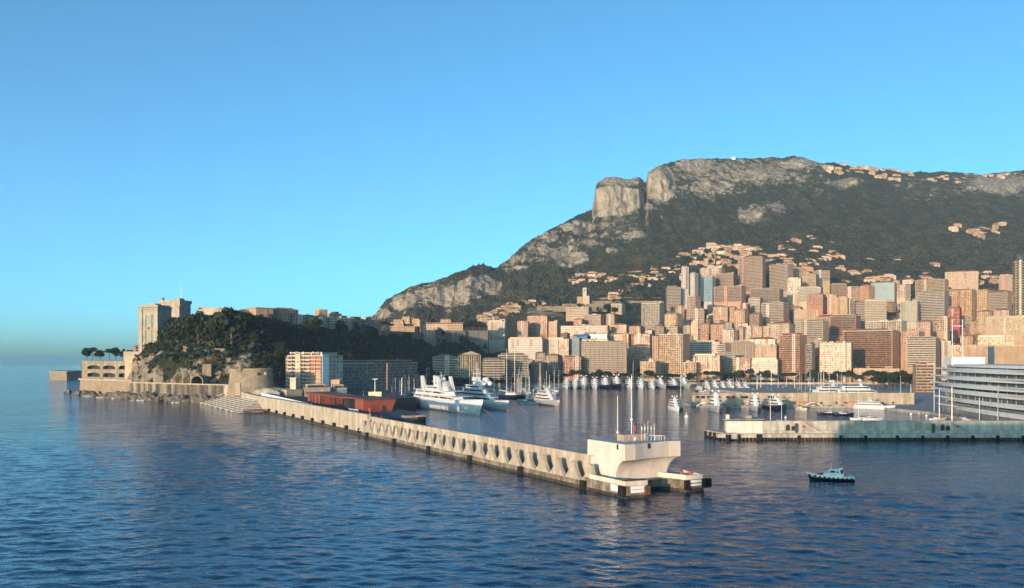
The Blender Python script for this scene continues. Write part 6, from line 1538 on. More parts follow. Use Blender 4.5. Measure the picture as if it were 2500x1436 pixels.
# ---- low wharf sheds behind the terminal
hg = thing('vaulted_shed', 'grey vaulted shed with white roof edge behind the sea wall', 'shed', (gx(655, 690), 690, 8.4))
pts = [(-11*math.cos(math.pi*i/12), 2.4+3.4*math.sin(math.pi*i/12)) for i in range(13)]
sec = [[(x, y, 0)] + [(x, y, 0)] for x, y in ((0, 0),)]
m_ = MB(); prof2 = [(-11, 0)]+pts+[(11, 0)]; n = len(prof2); m_.add([(a, -9, b) for a, b in prof2]+[(a, 22, b) for a, b in prof2], [tuple(range(n)), tuple(range(2*n-1, n-1, -1))]+[(i, n+i, n+i+1, i+1) for i in range(n-1)]); m_.build('vault', CONC_GR, hg)
sec = [[(a*1.02, -9.6, b+.1), (a*1.02, -8.4, b+.1), (a*1.02, -8.4, b+.7), (a*1.02, -9.6, b+.45)] for a, b in pts]; MB().loft(sec).build('roof_edge', CONC_GR, hg)
rmp = thing('ramp_wall', 'long white parapet of the ramp behind the sea wall', 'wall', dk(380, 6, 8.4))
for i in range(6): wpart(MB().prism([dk(340+i*22+.1, 6), dk(340+i*22+.1, 6.6), dk(361.9+i*22, 6.6), dk(361.9+i*22, 6)], 8.4, 9.9+i*.35, z1s=[9.9+i*.35, 9.9+i*.35, 10.25+i*.35, 10.25+i*.35]), 'parapet', WPAINT, rmp)
bld('low grey wharf building with shop openings behind the red terminal', 735, 800, 949, 690, 965, 'grey', 'band', 'flat', .1, gz=8, depth=16, fh=5.0, name='wharf_building', hut=False)
bld('dark shopfront shed at the end of the grey wharf building', 800, 842, 950, 700, 965, 'grey', 'glass', 'flat', .1, gz=8, depth=14, fh=6.0, name='wharf_building', hut=False)
bld('small white cube house lit by the sun in front of the red loggia flats', 705, 727, 925, 700, 945, 'white', 'blank', 'flat', -.3, gz=8, depth=10, name='wharf_building', hut=False)
bld('small cream block with roof posts behind the wharf shed', 806, 834, 930, 730, 948, 'peach', 'blank', 'flat', -.3, gz=8, depth=9, name='wharf_building', hut=False)
bld('little white kiosk on the sea wall below the round fort', 571, 584, 938, 700, 946, 'white', 'blank', 'flat', 0, gz=12, depth=4, name='kiosk', hut=False)
hq = [(-120, 800), (-95, 1000), (-40, 1130), (40, 1170), (110, 1190), (330, 1190), (330, 1260), (100, 1330), (-60, 1320), (-150, 1130), (-175, 900)]
tag(MB().prism(hq[::-1] if False else hq, -3, 2.4).build('harbour_quay', CONC_GR), kind='structure')
# harbour-front pines and town trees
for i in range(58):
    px = 1376+i*(2200-1376)/57+trg.uniform(-6, 6); Y = 1215+trg.uniform(-6, 8)
    tree('pine' if trg.random() < .75 else 'oak', px, Y, 2.2, trg.uniform(1.3, 1.75), 'dark umbrella pine in the row along the harbour front road', 'pines along the harbour front', trg, PINE)
for i in range(14):
    px = 1060+i*17+trg.uniform(-6, 6); Y = 1118+trg.uniform(-6, 6); tree('oak', px, Y, 2.2, trg.uniform(.8, 1.15), 'shaded tree in front of the shaded harbour blocks', 'trees before the shaded harbour blocks', trg, TREEM)
for i in range(34):
    px = trg.uniform(2130, 2240); Y = trg.uniform(985, 1160); tree(trg.choice(['pine', 'pine', 'oak']), px, Y, 4, trg.uniform(1.1, 1.7), 'dense umbrella pine in the grove below the copper slab', 'pine grove below the copper slab', trg, PINE)
for i in range(110):
    px = trg.uniform(1380, 2480); Y = trg.uniform(1380, 2010); z = ground(px, Y)
    tree(trg.choice(['oak', 'cypress', 'tall', 'oak']), px, Y-8, z, trg.uniform(.8, 1.5), 'dark garden tree between the houses of the town slope', 'garden trees between the town houses', trg, TREEM)
for (x0, x1, y0, y1, n) in ((1500, 1665, 690, 730, 46), (1270, 1400, 735, 765, 24), (2160, 2215, 745, 790, 12), (2325, 2400, 790, 850, 22), (1620, 1750, 620, 650, 20), (1380, 1560, 745, 770, 30)):
    for i in range(n):
        px, py = trg.uniform(x0, x1), trg.uniform(y0, y1); Y, z = find_on_hill(px, py)
        if x0 > 2150: Y = trg.uniform(1250, 1400); z = ground(px, Y)
        tree(trg.choice(['oak', 'tall', 'cypress', 'oak']), px, Y, z, trg.uniform(1.0, 1.7), 'dark tree in the steep gardens around the terraces and villas', 'trees of the steep gardens', trg, TREEM)
# ================================================================== BOATS
HULLW = mat('yacht_white_gelcoat', (.52, .54, .56), .35, .04, .5, spec=.5, objvar=.06)
HULLN = mat('yacht_navy_hull', (.012, .016, .032), .2, .2, .5, spec=.5)
HULLG = mat('yacht_grey_hull', (.30, .31, .32), .3, .1, .5, spec=.5)
HULLB = mat('boot_stripe', (.03, .035, .06), .4, .2, .5)
TEAK = mat('teak_deck', (.36, .26, .17), .8, .15, 2.)
MASTM = mat('mast_alloy', (.62, .60, .56), .4, .08, .5, metal=.3)
BRASSY = mat('varnished_spar', (.42, .24, .12), .5, .2, .5)
TARP = mat('blue_boat_cover', (.06, .12, .22), .9, .2, .6)

def hull_secs(L, Bm, fb, sheer, flare=.25, transom=.8, n=14):
    secs = []
    for i in range(n+1):
        u = i/n; x = -L/2 + L*u
        b = Bm/2*(transom+(1-transom)*min(1, u/.35)) if u < .35 else Bm/2*(1-((u-.35)/.65)**2.4)
        z1 = fb + sheer*max(0, (u-.3)/.7)**1.8
        rake = .055*L*max(0, (u-.8)/.2)**1.5
        bw_ = b*(1-flare*(.3+.7*u))
        b = max(b, .04); bw_ = max(bw_, .03)
        xw = x - rake*.2; xt = x + rake
        secs.append([(xw, 0, -.9), (xw, bw_*.8, -.5), (xw*.8+xt*.2, bw_, .05), ((xw+xt)/2, (b+bw_)/2*1.02, z1*.5), (xt, b, z1), (xt, -b, z1), ((xw+xt)/2, -(b+bw_)/2*1.02, z1*.5), (xw*.8+xt*.2, -bw_, .05), (xw, -bw_*.8, -.5)])
    return secs
def deck_tier(L, x0, x1, w, z0, z1, slope_f=.6, slope_b=.15, narrow=.9):
    """superstructure tier with raked front, rounded in plan"""
    h = z1-z0; ring0 = []; ring1 = []
    def ringp(xa, xb, ww):
        return [(xa, -ww*.5), (xa+(xb-xa)*.55, -ww*.5), (xa+(xb-xa)*.82, -ww*.42), (xa+(xb-xa)*.96, -ww*.22), (xb, 0), (xa+(xb-xa)*.96, ww*.22), (xa+(xb-xa)*.82, ww*.42), (xa+(xb-xa)*.55, ww*.5), (xa, ww*.5)]
    a = ringp(x0, x1, w); b = ringp(x0+h*slope_b, x1-h*slope_f*1.6, w*narrow)
    return MB().loft([[(x, y, z0) for x, y in a], [(x, y, z1) for x, y in b]])
def motor_yacht(name, label, L, hullm, tiers=3, group=None, domes=2, seed=0, cat='yacht', mast=True):
    t = thing(name, label, cat, group=group); Bm = L*.25 if L < 50 else L*.2 if L < 80 else L*.145; fb = L*.085 if L < 80 else L*.05
    MB().loft(hull_secs(L, Bm, fb, fb*.45)).build('hull', hullm, t, True)
    bs = MB().loft([[(x*1.001, y*1.012+.0, z) for x, y, z in s[1:3]]+[(x*1.001, y*1.012, z) for x, y, z in s[7:9]] for s in hull_secs(L, Bm, fb, fb*.45)], True, False); bs.build('boot_stripe', HULLB, t)
    z = fb*1.02; x0, x1, w = -L*.42, L*.27, Bm*.9; th = max(1.5, min(2.7, L*.056))
    MB().add([(p[4][0]*.985, p[4][1]*.9, p[4][2]+.02-.12) for p in hull_secs(L, Bm, fb, fb*.45)]+[(p[5][0]*.985, p[5][1]*.9, p[5][2]+.02-.12) for p in hull_secs(L, Bm, fb, fb*.45)], [(i, i+1, 15+i+1, 15+i) for i in range(14)]).build('deck', TEAK, t)
    for k in range(tiers):
        o = deck_tier(L, x0, x1, w, z, z+th).build('deckhouse', HULLW, t)
        h0, h1 = z+th*.42, z+th*.80; f = .5
        e = .05; deck_tier(L, x0+L*.03, x1-th*.5+e*2, w*.965+e, h0, h1, .6, 0, .97).build('window_band', GLASS, o)
        MB().b2(x0-L*.05, x1-L*.07, -w*.47, w*.47, z+th+.003, z+th+.16).build('overhang', HULLW, o)
        z += th+.14; x0 += L*.06; x1 -= L*.085; w *= .9
    mz = z
    if mast:
        m_ = MB(); a = L*.02-L*.06; m_.add([(a-1.2, -w*.3, mz-.2), (a+1.2, -w*.3, mz-.2), (a+1.2, w*.3, mz-.2), (a-1.2, w*.3, mz-.2), (a-1.6, -.3, mz+L*.05), (a-.6, -.3, mz+L*.05), (a-.6, .3, mz+L*.05), (a-1.6, .3, mz+L*.05)], [(0, 3, 2, 1), (4, 5, 6, 7), (0, 1, 5, 4), (1, 2, 6, 5), (2, 3, 7, 6), (3, 0, 4, 7)])
        m_.tube((a-1.1, 0, mz+L*.05), (a-1.1, 0, mz+L*.11), .12, .07, 6); m_.box((a-1.1, 0, mz+L*.055), (.4, w*.7, .18)); m_.build('mast', HULLW, t)
        r = max(.6, L*.019)
        for k in range(domes):
            y = (-1, 1, 0)[k]*w*.33; MB().sphere((a-1.1, y, mz+L*.055+.1+r), r, 10, 7).build('radar_dome', HULLW, t, True)
    MB().tube((L*.5+.3, 0, fb*1.6), (L*.5+.3, 0, fb*1.6+1.6), .05, n=5).build('jackstaff', STEEL, t)
    return t
def sail_yacht(name, label, L, hullm, mh, group=None, spars=1, matm=None, rig=False):
    t = thing(name, label, 'sailing yacht', group=group); Bm = L*.23; fb = L*.07
    MB().loft(hull_secs(L, Bm, fb, fb*.5, transom=.6)).build('hull', hullm, t, True)
    MB().add([(p[4][0]*.985, p[4][1]*.92, p[4][2]-.06) for p in hull_secs(L, Bm, fb, fb*.5, transom=.6)]+[(p[5][0]*.985, p[5][1]*.92, p[5][2]-.06) for p in hull_secs(L, Bm, fb, fb*.5, transom=.6)], [(i, i+1, 15+i+1, 15+i) for i in range(14)]).build('deck', TEAK, t)
    deck_tier(L, -L*.22, L*.18, Bm*.55, fb*.95, fb*1.0+L*.05, .9, .4).build('coachroof', HULLW, t)
    for k in range(spars):
        x = L*.08-k*L*.34; h = mh*(1-.18*k); o = MB().tube((x, 0, fb), (x, 0, fb+h), max(.2, L*.007), max(.12, L*.004), 7).build('mast', matm or MASTM, t)
        m_ = MB()
        for f in (.36, .66): m_.tube((x, -Bm*.28, fb+h*f), (x, Bm*.28, fb+h*f), .05, n=4)
        m_.build('spreader', matm or MASTM, o); MB().tube((x, 0, fb+L*.06), (x-L*.34, 0, fb+L*.07), .14, .12, 6).build('boom', matm or MASTM, t)
        MB().tube((x-.6, 0, fb+L*.075), (x-L*.33, 0, fb+L*.085), .32, .25, 7).build('furled_sail', HULLW if k else TARP, t)
        m_ = MB()
        for s in (-1, 1): m_.tube((x, s*Bm*.45, fb), (x, 0, fb+h*.97), .03, n=3)
        m_.tube((L*.48, 0, fb*1.3), (x, 0, fb+h*.97), .03, n=3); m_.tube((-L*.47, 0, fb), (x, 0, fb+h*.97), .03, n=3); m_.build('rigging', DARKM, t)
    return t
def motor_boat(name, label, L, hullm, cover, group):
    t = thing(name, label, 'motor boat', group=group); Bm = L*.3; fb = L*.09
    MB().loft(hull_secs(L, Bm, fb, fb*.5, transom=.9)).build('hull', hullm, t, True)
    deck_tier(L, -L*.2, L*.22, Bm*.72, fb*.95, fb+L*.1, 1.1, .2).build('cabin', HULLW, t); deck_tier(L, -L*.17, L*.18, Bm*.73, fb+L*.045, fb+L*.085, 1.0, .2).build('window_band', GLASS, t)
    MB().b2(-L*.48, -L*.2, -Bm*.4, Bm*.4, fb*.9, fb*1.15).build('cockpit', cover, t); MB().tube((-L*.1, 0, fb+L*.1), (-L*.12, 0, fb+L*.26), .06, .04, 5).build('aerial', HULLW, t)
    return t
protos = {}
def place(key, make, label, x, y, rz, s=1.0, group=None):
    """bow points along local +X; rz = heading"""
    if key not in protos: protos[key] = make(); o = protos[key]
    else: o = copy_tree(protos[key])
    o['label'] = label
    if group: o['group'] = group
    o.location = (x, y, 0); o.rotation_euler = (0, 0, rz); o.scale = (s, s, s); return o

# ---- row of large motor yachts moored bow out across the harbour
FACE = -math.pi/2
ROW = [(1387, 44, 'w', 'leftmost white motor yacht of the long moored row'), (1408, 42, 'w', 'second white motor yacht from the left end of the moored row, twin domes'), (1430, 52, 'g', 'third yacht from the left in the moored row, greyish hull'), (1457, 46, 'w', 'white yacht with cream sunlit bow left of the two navy yachts'),
 (1483, 50, 'n', 'navy hulled yacht with white upperworks, smaller of the pair'), (1513, 62, 'n', 'largest navy hulled yacht in the moored row with tall domes'), (1544, 46, 'w', 'white yacht moored right of the largest navy yacht'), (1571, 44, 'w', 'white yacht with pale bow before the low cream arcaded house'), (1597, 34, 'w', 'small white yacht squeezed between two large moored yachts'),
 (1622, 54, 'g', 'tall grey bowed yacht with high mast dome'), (1653, 44, 'n', 'navy hulled yacht near the yellow slab'), (1681, 56, 'g', 'last big grey bowed yacht at the right end of the row')]
for px, L, c, lab in ROW:
    hm = {'w': HULLW, 'n': HULLN, 'g': HULLG}[c]; Y = 1075
    yo = place(('my', c, round(L/15)), lambda: motor_yacht('motor_yacht', 'x', round(L/15)*15, hm, 3, domes=2), lab, gx(px, Y), Y+L*.5, FACE+trg.uniform(-.05, .05), 1.08*L/(round(L/15)*15), 'large yachts moored in a row'); yo.scale[2] *= .8
for k, (px, L) in enumerate(((1733, 30), (1753, 32), (1771, 28), (1790, 34), (1810, 28), (1826, 28))):
    lab = ('pale blue white', 'white', 'white broad', 'white three domed', 'small white', 'last small white')[k]+' yacht in the short row before the gridded block, number %s' % ('one', 'two', 'three', 'four', 'five', 'six')[k]
    yo = place(('my', 'w', 2), lambda: motor_yacht('motor_yacht', 'x', 30, HULLW, 2, domes=2), lab, gx(px, 1060), 1060+L*.5, FACE+trg.uniform(-.05, .05), 1.2*L/30, 'smaller yachts in the short row'); yo.scale[2] *= .8
# wooden classic near the row
place(('sy', 'cl'), lambda: sail_yacht('classic_yacht', 'x', 30, mat('classic_white_hull', (.6, .55, .46), .4), 34, spars=2, matm=BRASSY), 'classic wooden yacht with two varnished masts between the two moored rows', gx(1712, 1055), 1065, FACE, 1.0)

# ---- yachts at the inner pier on the right
PIERY = 642
for (px, Y, L, c, T, dm, lab) in ((1656, 640, 30, 'w', 3, 2, 'tall narrow white yacht at the end of the inner pier'), (1762, 632, 42, 'g', 3, 2, 'grey hulled white yacht with big twin domes at the inner pier'), (1858, 640, 36, 'g', 3, 2, 'explorer style yacht with square windows at the inner pier'), (1912, 650, 38, 'n', 2, 2, 'navy hulled yacht beside the explorer yacht at the inner pier')):
    hm = {'w': HULLW, 'n': HULLN, 'g': HULLG}[c]
    place(('pier', px), lambda: motor_yacht('motor_yacht', 'x', L, hm, T, domes=dm), lab, gx(px, Y), Y+L*.42, FACE+trg.uniform(-.2, .1))
place(('pilotc',), lambda: sail_yacht('gaff_cutter', 'x', 20, mat('cutter_cream_hull', (.62, .56, .45), .5), 26, spars=2, matm=BRASSY), 'cream hulled two masted gaff cutter at the inner pier', gx(1962, 655), 662, FACE+.1)
place(('pier', 'r'), lambda: motor_yacht('motor_yacht', 'x', 30, HULLW, 2, domes=3), 'white triple domed cruiser moored alone before the inner pier wall', gx(2150, 655), 668, FACE+.75)
place(('sy', 'w1'), lambda: sail_yacht('sailing_yacht', 'x', 24, HULLW, 44, spars=1), 'sloop with a tall pink tinted mast beside the narrow white yacht', gx(1667, 655), 665, FACE, 1.0)
# ---- the sleek white yachts behind the inner pier wall
for px, Y, L, lab, k in ((2110, 760, 62, 'long sleek white yacht behind the pier wall, the one nearer the grove', 0), (2040, 800, 56, 'long sleek white yacht behind the pier wall, the one farther from the grove', 1)):
    place(('sleek',), lambda: motor_yacht('motor_yacht', 'x', 60, HULLW, 3, domes=3), lab, gx(px, Y), Y, .0+(.2 if k else -.15), L/60, 'sleek yachts behind the pier wall')
# ---- lone yacht in mid harbour, left of centre
place(('lone',), lambda: motor_yacht('motor_yacht', 'x', 46, HULLG, 3, domes=2), 'lone grey and white motor yacht at the mole end in mid harbour', gx(1340, 712), 728, FACE+.35, .95)

# ---- two superyachts in the middle
def superyacht_a():
    L = 122; t = thing('superyacht', 'x', 'superyacht'); Bm = 17.5; fb = 7.6
    MB().loft(hull_secs(L, Bm, fb, 3.0, flare=.3, transom=.7, n=20)).build('hull', HULLW, t, True)
    S = hull_secs(L, Bm, fb, 3.0, flare=.3, transom=.7, n=20); MB().loft([[(x*1.001, y*1.012, z-.2) for x, y, z in s[1:3]]+[(x*1.001, y*1.012, z-.2) for x, y, z in s[7:9]] for s in S], True, False).build('boot_stripe', HULLB, t)
    MB().add([(p[4][0]*.99, p[4][1]*.93, p[4][2]-.1) for p in S]+[(p[5][0]*.99, p[5][1]*.93, p[5][2]-.1) for p in S], [(i, i+1, 21+i+1, 21+i) for i in range(20)]).build('deck', TEAK, t)
    z = fb+.1
    for k, (x0, x1, w, h) in enumerate(((-46, 36, 15.6, 3.2), (-44, 20, 14.4, 3.0), (-26, 8, 12, 3.0), (-12, 4, 9.5, 3.2))):
        o = deck_tier(L, x0, x1, w, z, z+h, .8, .5, .95).build('deckhouse', HULLW, t); MB().b2(x0-3, x1-4, -w*.52, w*.52, z+h+.004, z+h+.22).build('overhang', HULLW, o)
        n = int((x1-x0-10)/2.4)
        for i in range(n):
            if k in (0, 1) and (i % 7 == 6): continue
            for s in (-1, 1): MB().b2(x0+4+i*2.4, x0+5.4+i*2.4, s*w*.488-.12, s*w*.488+.12, z+h*.45, z+h*.82).build('window', GLASS, o)
        z += h+.2
    for x, s in ((-30, -1), (2, 1)):       # raked funnels
        zb = fb+6.5; hgt = 10.5
        for sd in (-1, 1): MB().add([(x-2.4, sd*5-1.2, zb), (x+2.4, sd*5-1.2, zb), (x+2.4, sd*5+1.2, zb), (x-2.4, sd*5+1.2, zb), (x-5.6, sd*5-.8, zb+hgt), (x-2.6, sd*5-.8, zb+hgt), (x-2.6, sd*5+.8, zb+hgt), (x-5.6, sd*5+.8, zb+hgt)], [(0, 3, 2, 1), (4, 5, 6, 7), (0, 1, 5, 4), (1, 2, 6, 5), (2, 3, 7, 6), (3, 0, 4, 7)]).build('funnel', HULLW, t)
    MB().tube((-8, 0, z), (-8, 0, z+7), .3, .12, 6).box((-8, 0, z+4), (.5, 6, .3)).build('mast', HULLW, t); MB().sphere((-3, 0, z+1.6), 1.7, 12, 8).build('radar_dome', HULLW, t, True)
    for i in range(7): MB().tube((-L*.42+i*2.2, -6, fb), (-L*.42+i*2.2, -6, fb+1.1), .05, n=4).build('rail_post', STEEL, t)
    return t
def superyacht_b():
    t = motor_yacht('superyacht', 'x', 104, HULLW, 4, domes=0, cat='superyacht'); z = 104*.05*1.02+4*2.84
    for x, y, r in ((-14, 0, 1.6), (-2, 4.2, 3.3), (6, 0, 1.5), (-8, -3, 1.5), (10, 3.2, 1.9), (-20, 2, 1.3)): MB().sphere((x, y, z+r*.9), r, 14, 9).build('radar_dome', HULLW, t, True)
    m_ = MB(); m_.b2(-16, -9, -2.4, 2.4, z+3.2, z+6.2).build('radar_house', HULLW, t); MB().tube((-11, 0, z), (-11, 0, z+18), .4, .12, 7).box((-11, 0, z+9), (.5, 7, .35)).box((-11, 0, z+12.5), (.4, 4, .3)).build('mast', HULLW, t)
    MB().tube((-18, 0, z), (-20.5, 0, z+10), .25, .1, 6).build('aft_mast', HULLW, t); return t
ax = math.atan2(-124, 61)
a = superyacht_a(); a['label'] = 'long white superyacht with two raked funnel pairs moored nearer the breakwater'; bow = Vector((gx(1170, 606), 606)); a.location = (bow.x-math.cos(ax)*61, bow.y-math.sin(ax)*61, 0); a.rotation_euler = (0, 0, ax)
b = superyacht_b(); b['label'] = 'white superyacht crowded with radar domes behind the funnelled superyacht'; ax2 = math.atan2(-124, 50); bow = Vector((gx(1236, 655), 655)); b.location = (bow.x-math.cos(ax2)*52, bow.y-math.sin(ax2)*52, 0); b.rotation_euler = (0, 0, ax2)
# mooring lines
for k, (p0, p1, lab) in enumerate((((1165, 985, 612), (1211, 1024), 'mooring line from the bow of the funnelled superyacht'), ((1255, 983, 660), (1290, 1012), 'mooring line from the bow of the domed superyacht'), ((1165, 990, 610), (1172, 1021), 'anchor chain under the bow of the funnelled superyacht'))):
    A = at(*p0); Yw = ywater(p1[1]); Bp = Vector((gx(p1[0], Yw), Yw, -.2)); o = MB().tube(A, Bp, .09, n=5).build('mooring_line', mat('rope_grey', (.4, .4, .4), .8)); tag(o, lab, 'rope')

# ---- tall sailing ship left of centre
ts = sail_yacht('tall_ship', 'x', 46, HULLN, 52, spars=2, matm=mat('white_mast', (.62, .6, .57), .5)); ts['label'] = 'tall two masted sailing ship with red edged sails behind the superyachts'; ts.location = (gx(1252, 830), 835, 0); ts.rotation_euler = (0, 0, FACE+.5)
for k in range(4): MB().tube((6-k*.4, 0, 47-k*10), (-2.5-k*.3, 0, 38-k*10), .28, .12, 5).build('furled_sail', RED if k % 2 else BRASSY, ts)

# ---- crowd of small craft, each its own boat
SB = [('white motor boat', HULLW, HULLW, 'white'), ('blue covered motor boat', HULLW, TARP, 'blue'), ('dark hulled motor boat', HULLN, TARP, 'dark'), ('teak decked motor boat', HULLW, TEAK, 'teak')]
brg = random.Random(31)
def small(px, Y, L, kind, rz, desc, grp):
    if kind < 4:
        nm, hm, cv, k = SB[kind]; return place(('mb', kind), lambda: motor_boat('motor_boat', 'x', 12, hm, cv, grp), f'{nm} {desc}', gx(px, Y), Y, rz, L/12, grp)
    k = kind-4; return place(('sb', k), lambda: sail_yacht('sailing_boat', 'x', 13, (HULLW, HULLN)[k], 17, spars=1), ('white', 'navy')[k]+f' sailing boat with bare mast {desc}', gx(px, Y), Y, rz, L/13, grp)
for i in range(92):      # marina at the foot of the rock
    px = brg.uniform(872, 1048); Y = brg.uniform(690, 930)
    if px > 985 and Y < 820: Y += 140
    small(px, Y, brg.uniform(8, 16), brg.choice([0, 0, 1, 2, 3, 0, 4, 5]), brg.uniform(-.3, .3)+brg.choice([0, math.pi/2, -math.pi/2]), 'in the crowded marina at the foot of the rock', 'boats in the marina under the rock')
for i in range(92):      # basin left of centre
    px = brg.uniform(1040, 1365); Y = brg.uniform(830, 1090)
    if px < 1260: Y = brg.uniform(930, 1090)
    small(px, Y, brg.uniform(9, 20), brg.choice([0, 0, 1, 0, 4, 4, 4, 3]), FACE+brg.uniform(-.2, .2), 'moored in the inner basin before the shaded blocks', 'boats in the inner basin')
for i in range(96):      # far right basin
    px = brg.uniform(1700, 2130); Y = brg.uniform(975, 1150)
    small(px, Y, brg.uniform(8, 15), brg.choice([0, 0, 2, 1, 4, 4, 4, 0]), FACE+brg.uniform(-.25, .25), 'moored in the far basin below the gridded block', 'boats in the far basin')
for i, (px, Y) in enumerate(((2020, 610), (2060, 600), (2330, 520), (2360, 545), (2395, 520), (2430, 500), (2345, 580), (2290, 560), (2460, 520), (2410, 560), (1885, 520), (1905, 540), (2100, 560), (2130, 555))):
    small(px, Y, brg.uniform(10, 14) if i not in (2, 5) else 16, brg.choice([0, 1, 4, 4]) if i > 1 else 2, brg.uniform(-.4, .4)+(0 if i % 2 else math.pi), 'tied up behind the harbour jetty', 'boats behind the jetty')
# bare masts of larger sailing yachts
for k, (px, top, Y, lab) in enumerate(((1317, 883, 900, 'sloop with one tall pale mast in the inner basin'), (1545, 880, 1100, 'sloop behind the moored yacht row, mast beside the yellow slab'), (2023, 880, 790, 'tallest masted sloop at the inner pier basin, left of the crane like mast'), (2063, 815, 720, 'very tall dark masted sloop behind the inner pier wall'), (2198, 915, 760, 'sloop with mast beside the grove'), (2222, 935, 740, 'short masted sloop right of the grove'), (1965, 893, 930, 'sloop with orange mast in the far basin'), (1976, 905, 930, 'sloop with white mast in the far basin'), (2003, 905, 940, 'second white masted sloop in the far basin'), (960, 905, 850, 'sloop with a single mast beside the dark slope marina'), (1066, 880, 1000, 'sloop with red mast before the green white block'))):
    h = zat(top, Y)-2; L = min(40, max(14, h*.7))
    o = sail_yacht('sailing_yacht', 'x', L, (HULLW, HULLN)[k in (3,)], h, spars=1, matm={3: DARKM, 6: BRASSY, 10: mat('red_mast', (.5, .12, .08), .5)}.get(k)); o['label'] = lab; o.location = (gx(px, Y), Y, 0); o.rotation_euler = (0, 0, FACE+brg.uniform(-.3, .3))

# ---- pilot boat
pb = thing('pilot_boat', 'small black and white pilot launch with chequered gunwale motoring off the jetty', 'boat'); L = 13.2
S = hull_secs(L, 4.0, 1.25, .75, flare=.2, transom=.85, n=20)
BLK = mat('pilot_black_hull', (.006, .006, .010), .35, .2, .5)
MB().loft(S).build('hull', BLK, pb, True)
for i in range(20):       # white squares along the gunwale, each a painted panel standing proud
    a_, b_ = S[i], S[i+1]
    for s, k4, k3 in ((1, 4, 3), (-1, 5, 6)):
        def mixp(p, q, f): return tuple(p[j]*(1-f)+q[j]*f for j in range(3))
        at0, al0 = a_[k4], mixp(a_[k4], a_[k3], .62); bt0, bl0 = b_[k4], mixp(b_[k4], b_[k3], .62)
        if i % 2 == 0:
            off = .03*s; MB().add([(p[0], p[1]+off, p[2]) for p in (at0, bt0, bl0, al0)], [(0, 1, 2, 3) if s < 0 else (3, 2, 1, 0)]).build('white_panel', WPAINT, pb)
MB().loft([[(p[4][0], p[4][1]+.09, p[4][2]-.04), (p[4][0], p[4][1]+.09, p[4][2]+.22), (p[4][0], p[4][1]-.1, p[4][2]+.22), (p[4][0], p[4][1]-.1, p[4][2]-.04)] for p in S]).build('bulwark', WPAINT, pb)
MB().loft([[(p[5][0], p[5][1]-.09, p[5][2]-.04), (p[5][0], p[5][1]-.09, p[5][2]+.22), (p[5][0], p[5][1]+.1, p[5][2]+.22), (p[5][0], p[5][1]+.1, p[5][2]-.04)] for p in S]).build('bulwark', WPAINT, pb)
MB().add([(p[4][0]*.99, p[4][1], p[4][2]+.01) for p in S]+[(p[5][0]*.99, p[5][1], p[5][2]+.01) for p in S], [(i, i+1, 21+i+1, 21+i) for i in range(20)]).build('deck', mat('pale_blue_deck', (.28, .42, .52), .7), pb)
side = [(-3.4, 1.3), (2.9, 1.3), (2.2, 2.35), (1.2, 2.5), (.6, 3.55), (-1.9, 3.65), (-2.9, 4.05), (-3.2, 4.0)]
n = len(side); cab = MB(); cab.add([(x, -1.45, z) for x, z in side]+[(x, 1.45, z) for x, z in side], [tuple(range(n)), tuple(range(2*n-1, n-1, -1))]+[(i, n+i, n+(i+1) % n, (i+1) % n) for i in range(n)]); co_ = cab.build('cabin', WPAINT, pb)
for s in (-1, 1):
    y = s*1.47
    for pts in ([(.95, 2.65), (.45, 3.3), (-.75, 3.3), (-1.0, 2.65)], [(-1.3, 2.65), (-1.2, 3.2), (-1.6, 3.2), (-2.0, 2.55)], [(-2.6, 3.6), (-2.3, 3.2), (-2.5, 2.5), (-2.85, 2.2), (-3.15, 2.6), (-3.2, 3.7)]):
        o = MB().add([(x, y, z) for x, z in pts]+[(x, y-s*.05, z) for x, z in pts], [tuple(range(len(pts)))]); o.build('window', GLASS, co_)
    for i in range(6):     # worn lettering on the cabin side, unreadable at this size
        MB().b2(.55-i*.3, .72-i*.3, min(y, y+s*.015), max(y, y+s*.015), 2.0, 2.28).build('lettering', mat('faded_lettering', (.35, .45, .47), .7), co_)
MB().tube((-2.6, 0, 3.95), (-2.6, 0, 5.6), .06, .04, 6).box((-2.6, 0, 5.2), (.25, .4, .5)).build('mast', DARKM, pb); MB().sphere((-2.6, 0, 5.75), .14).build('lamp', WPAINT, pb)
MB().tube((0, -.8, 3.5), (.1, -.8, 5.4), .025, n=5).build('aerial', WPAINT, pb)
m_ = MB()
for k in range(14):
    a0_, a1_ = k*2*math.pi/14, (k+1)*2*math.pi/14; m_.tube((-4.0, .9+.4*math.cos(a0_)-.9, 2.1+.4*math.sin(a0_)), (-4.0, .9+.4*math.cos(a1_)-.9, 2.1+.4*math.sin(a1_)), .09, n=6)
m_.build('lifebuoy', RED, pb)
for x in (-4.4, -5.2, -6.0): 
    for s in (-1, 1): MB().tube((x, s*1.6, 1.3), (x, s*1.6, 2.3), .035, n=5).build('rail_post', STEEL, pb)
MB().box((3.6, 0, 1.9), (1.5, 1.1, .5)).build('foredeck_gear', mat('dark_red_cover', (.16, .03, .05), .8), pb)
pY = 288.; pb.location = (gx(2031, pY), pY, 0); pb.rotation_euler = (0, 0, math.pi-.34+.1); pb.scale = (1.02,)*3
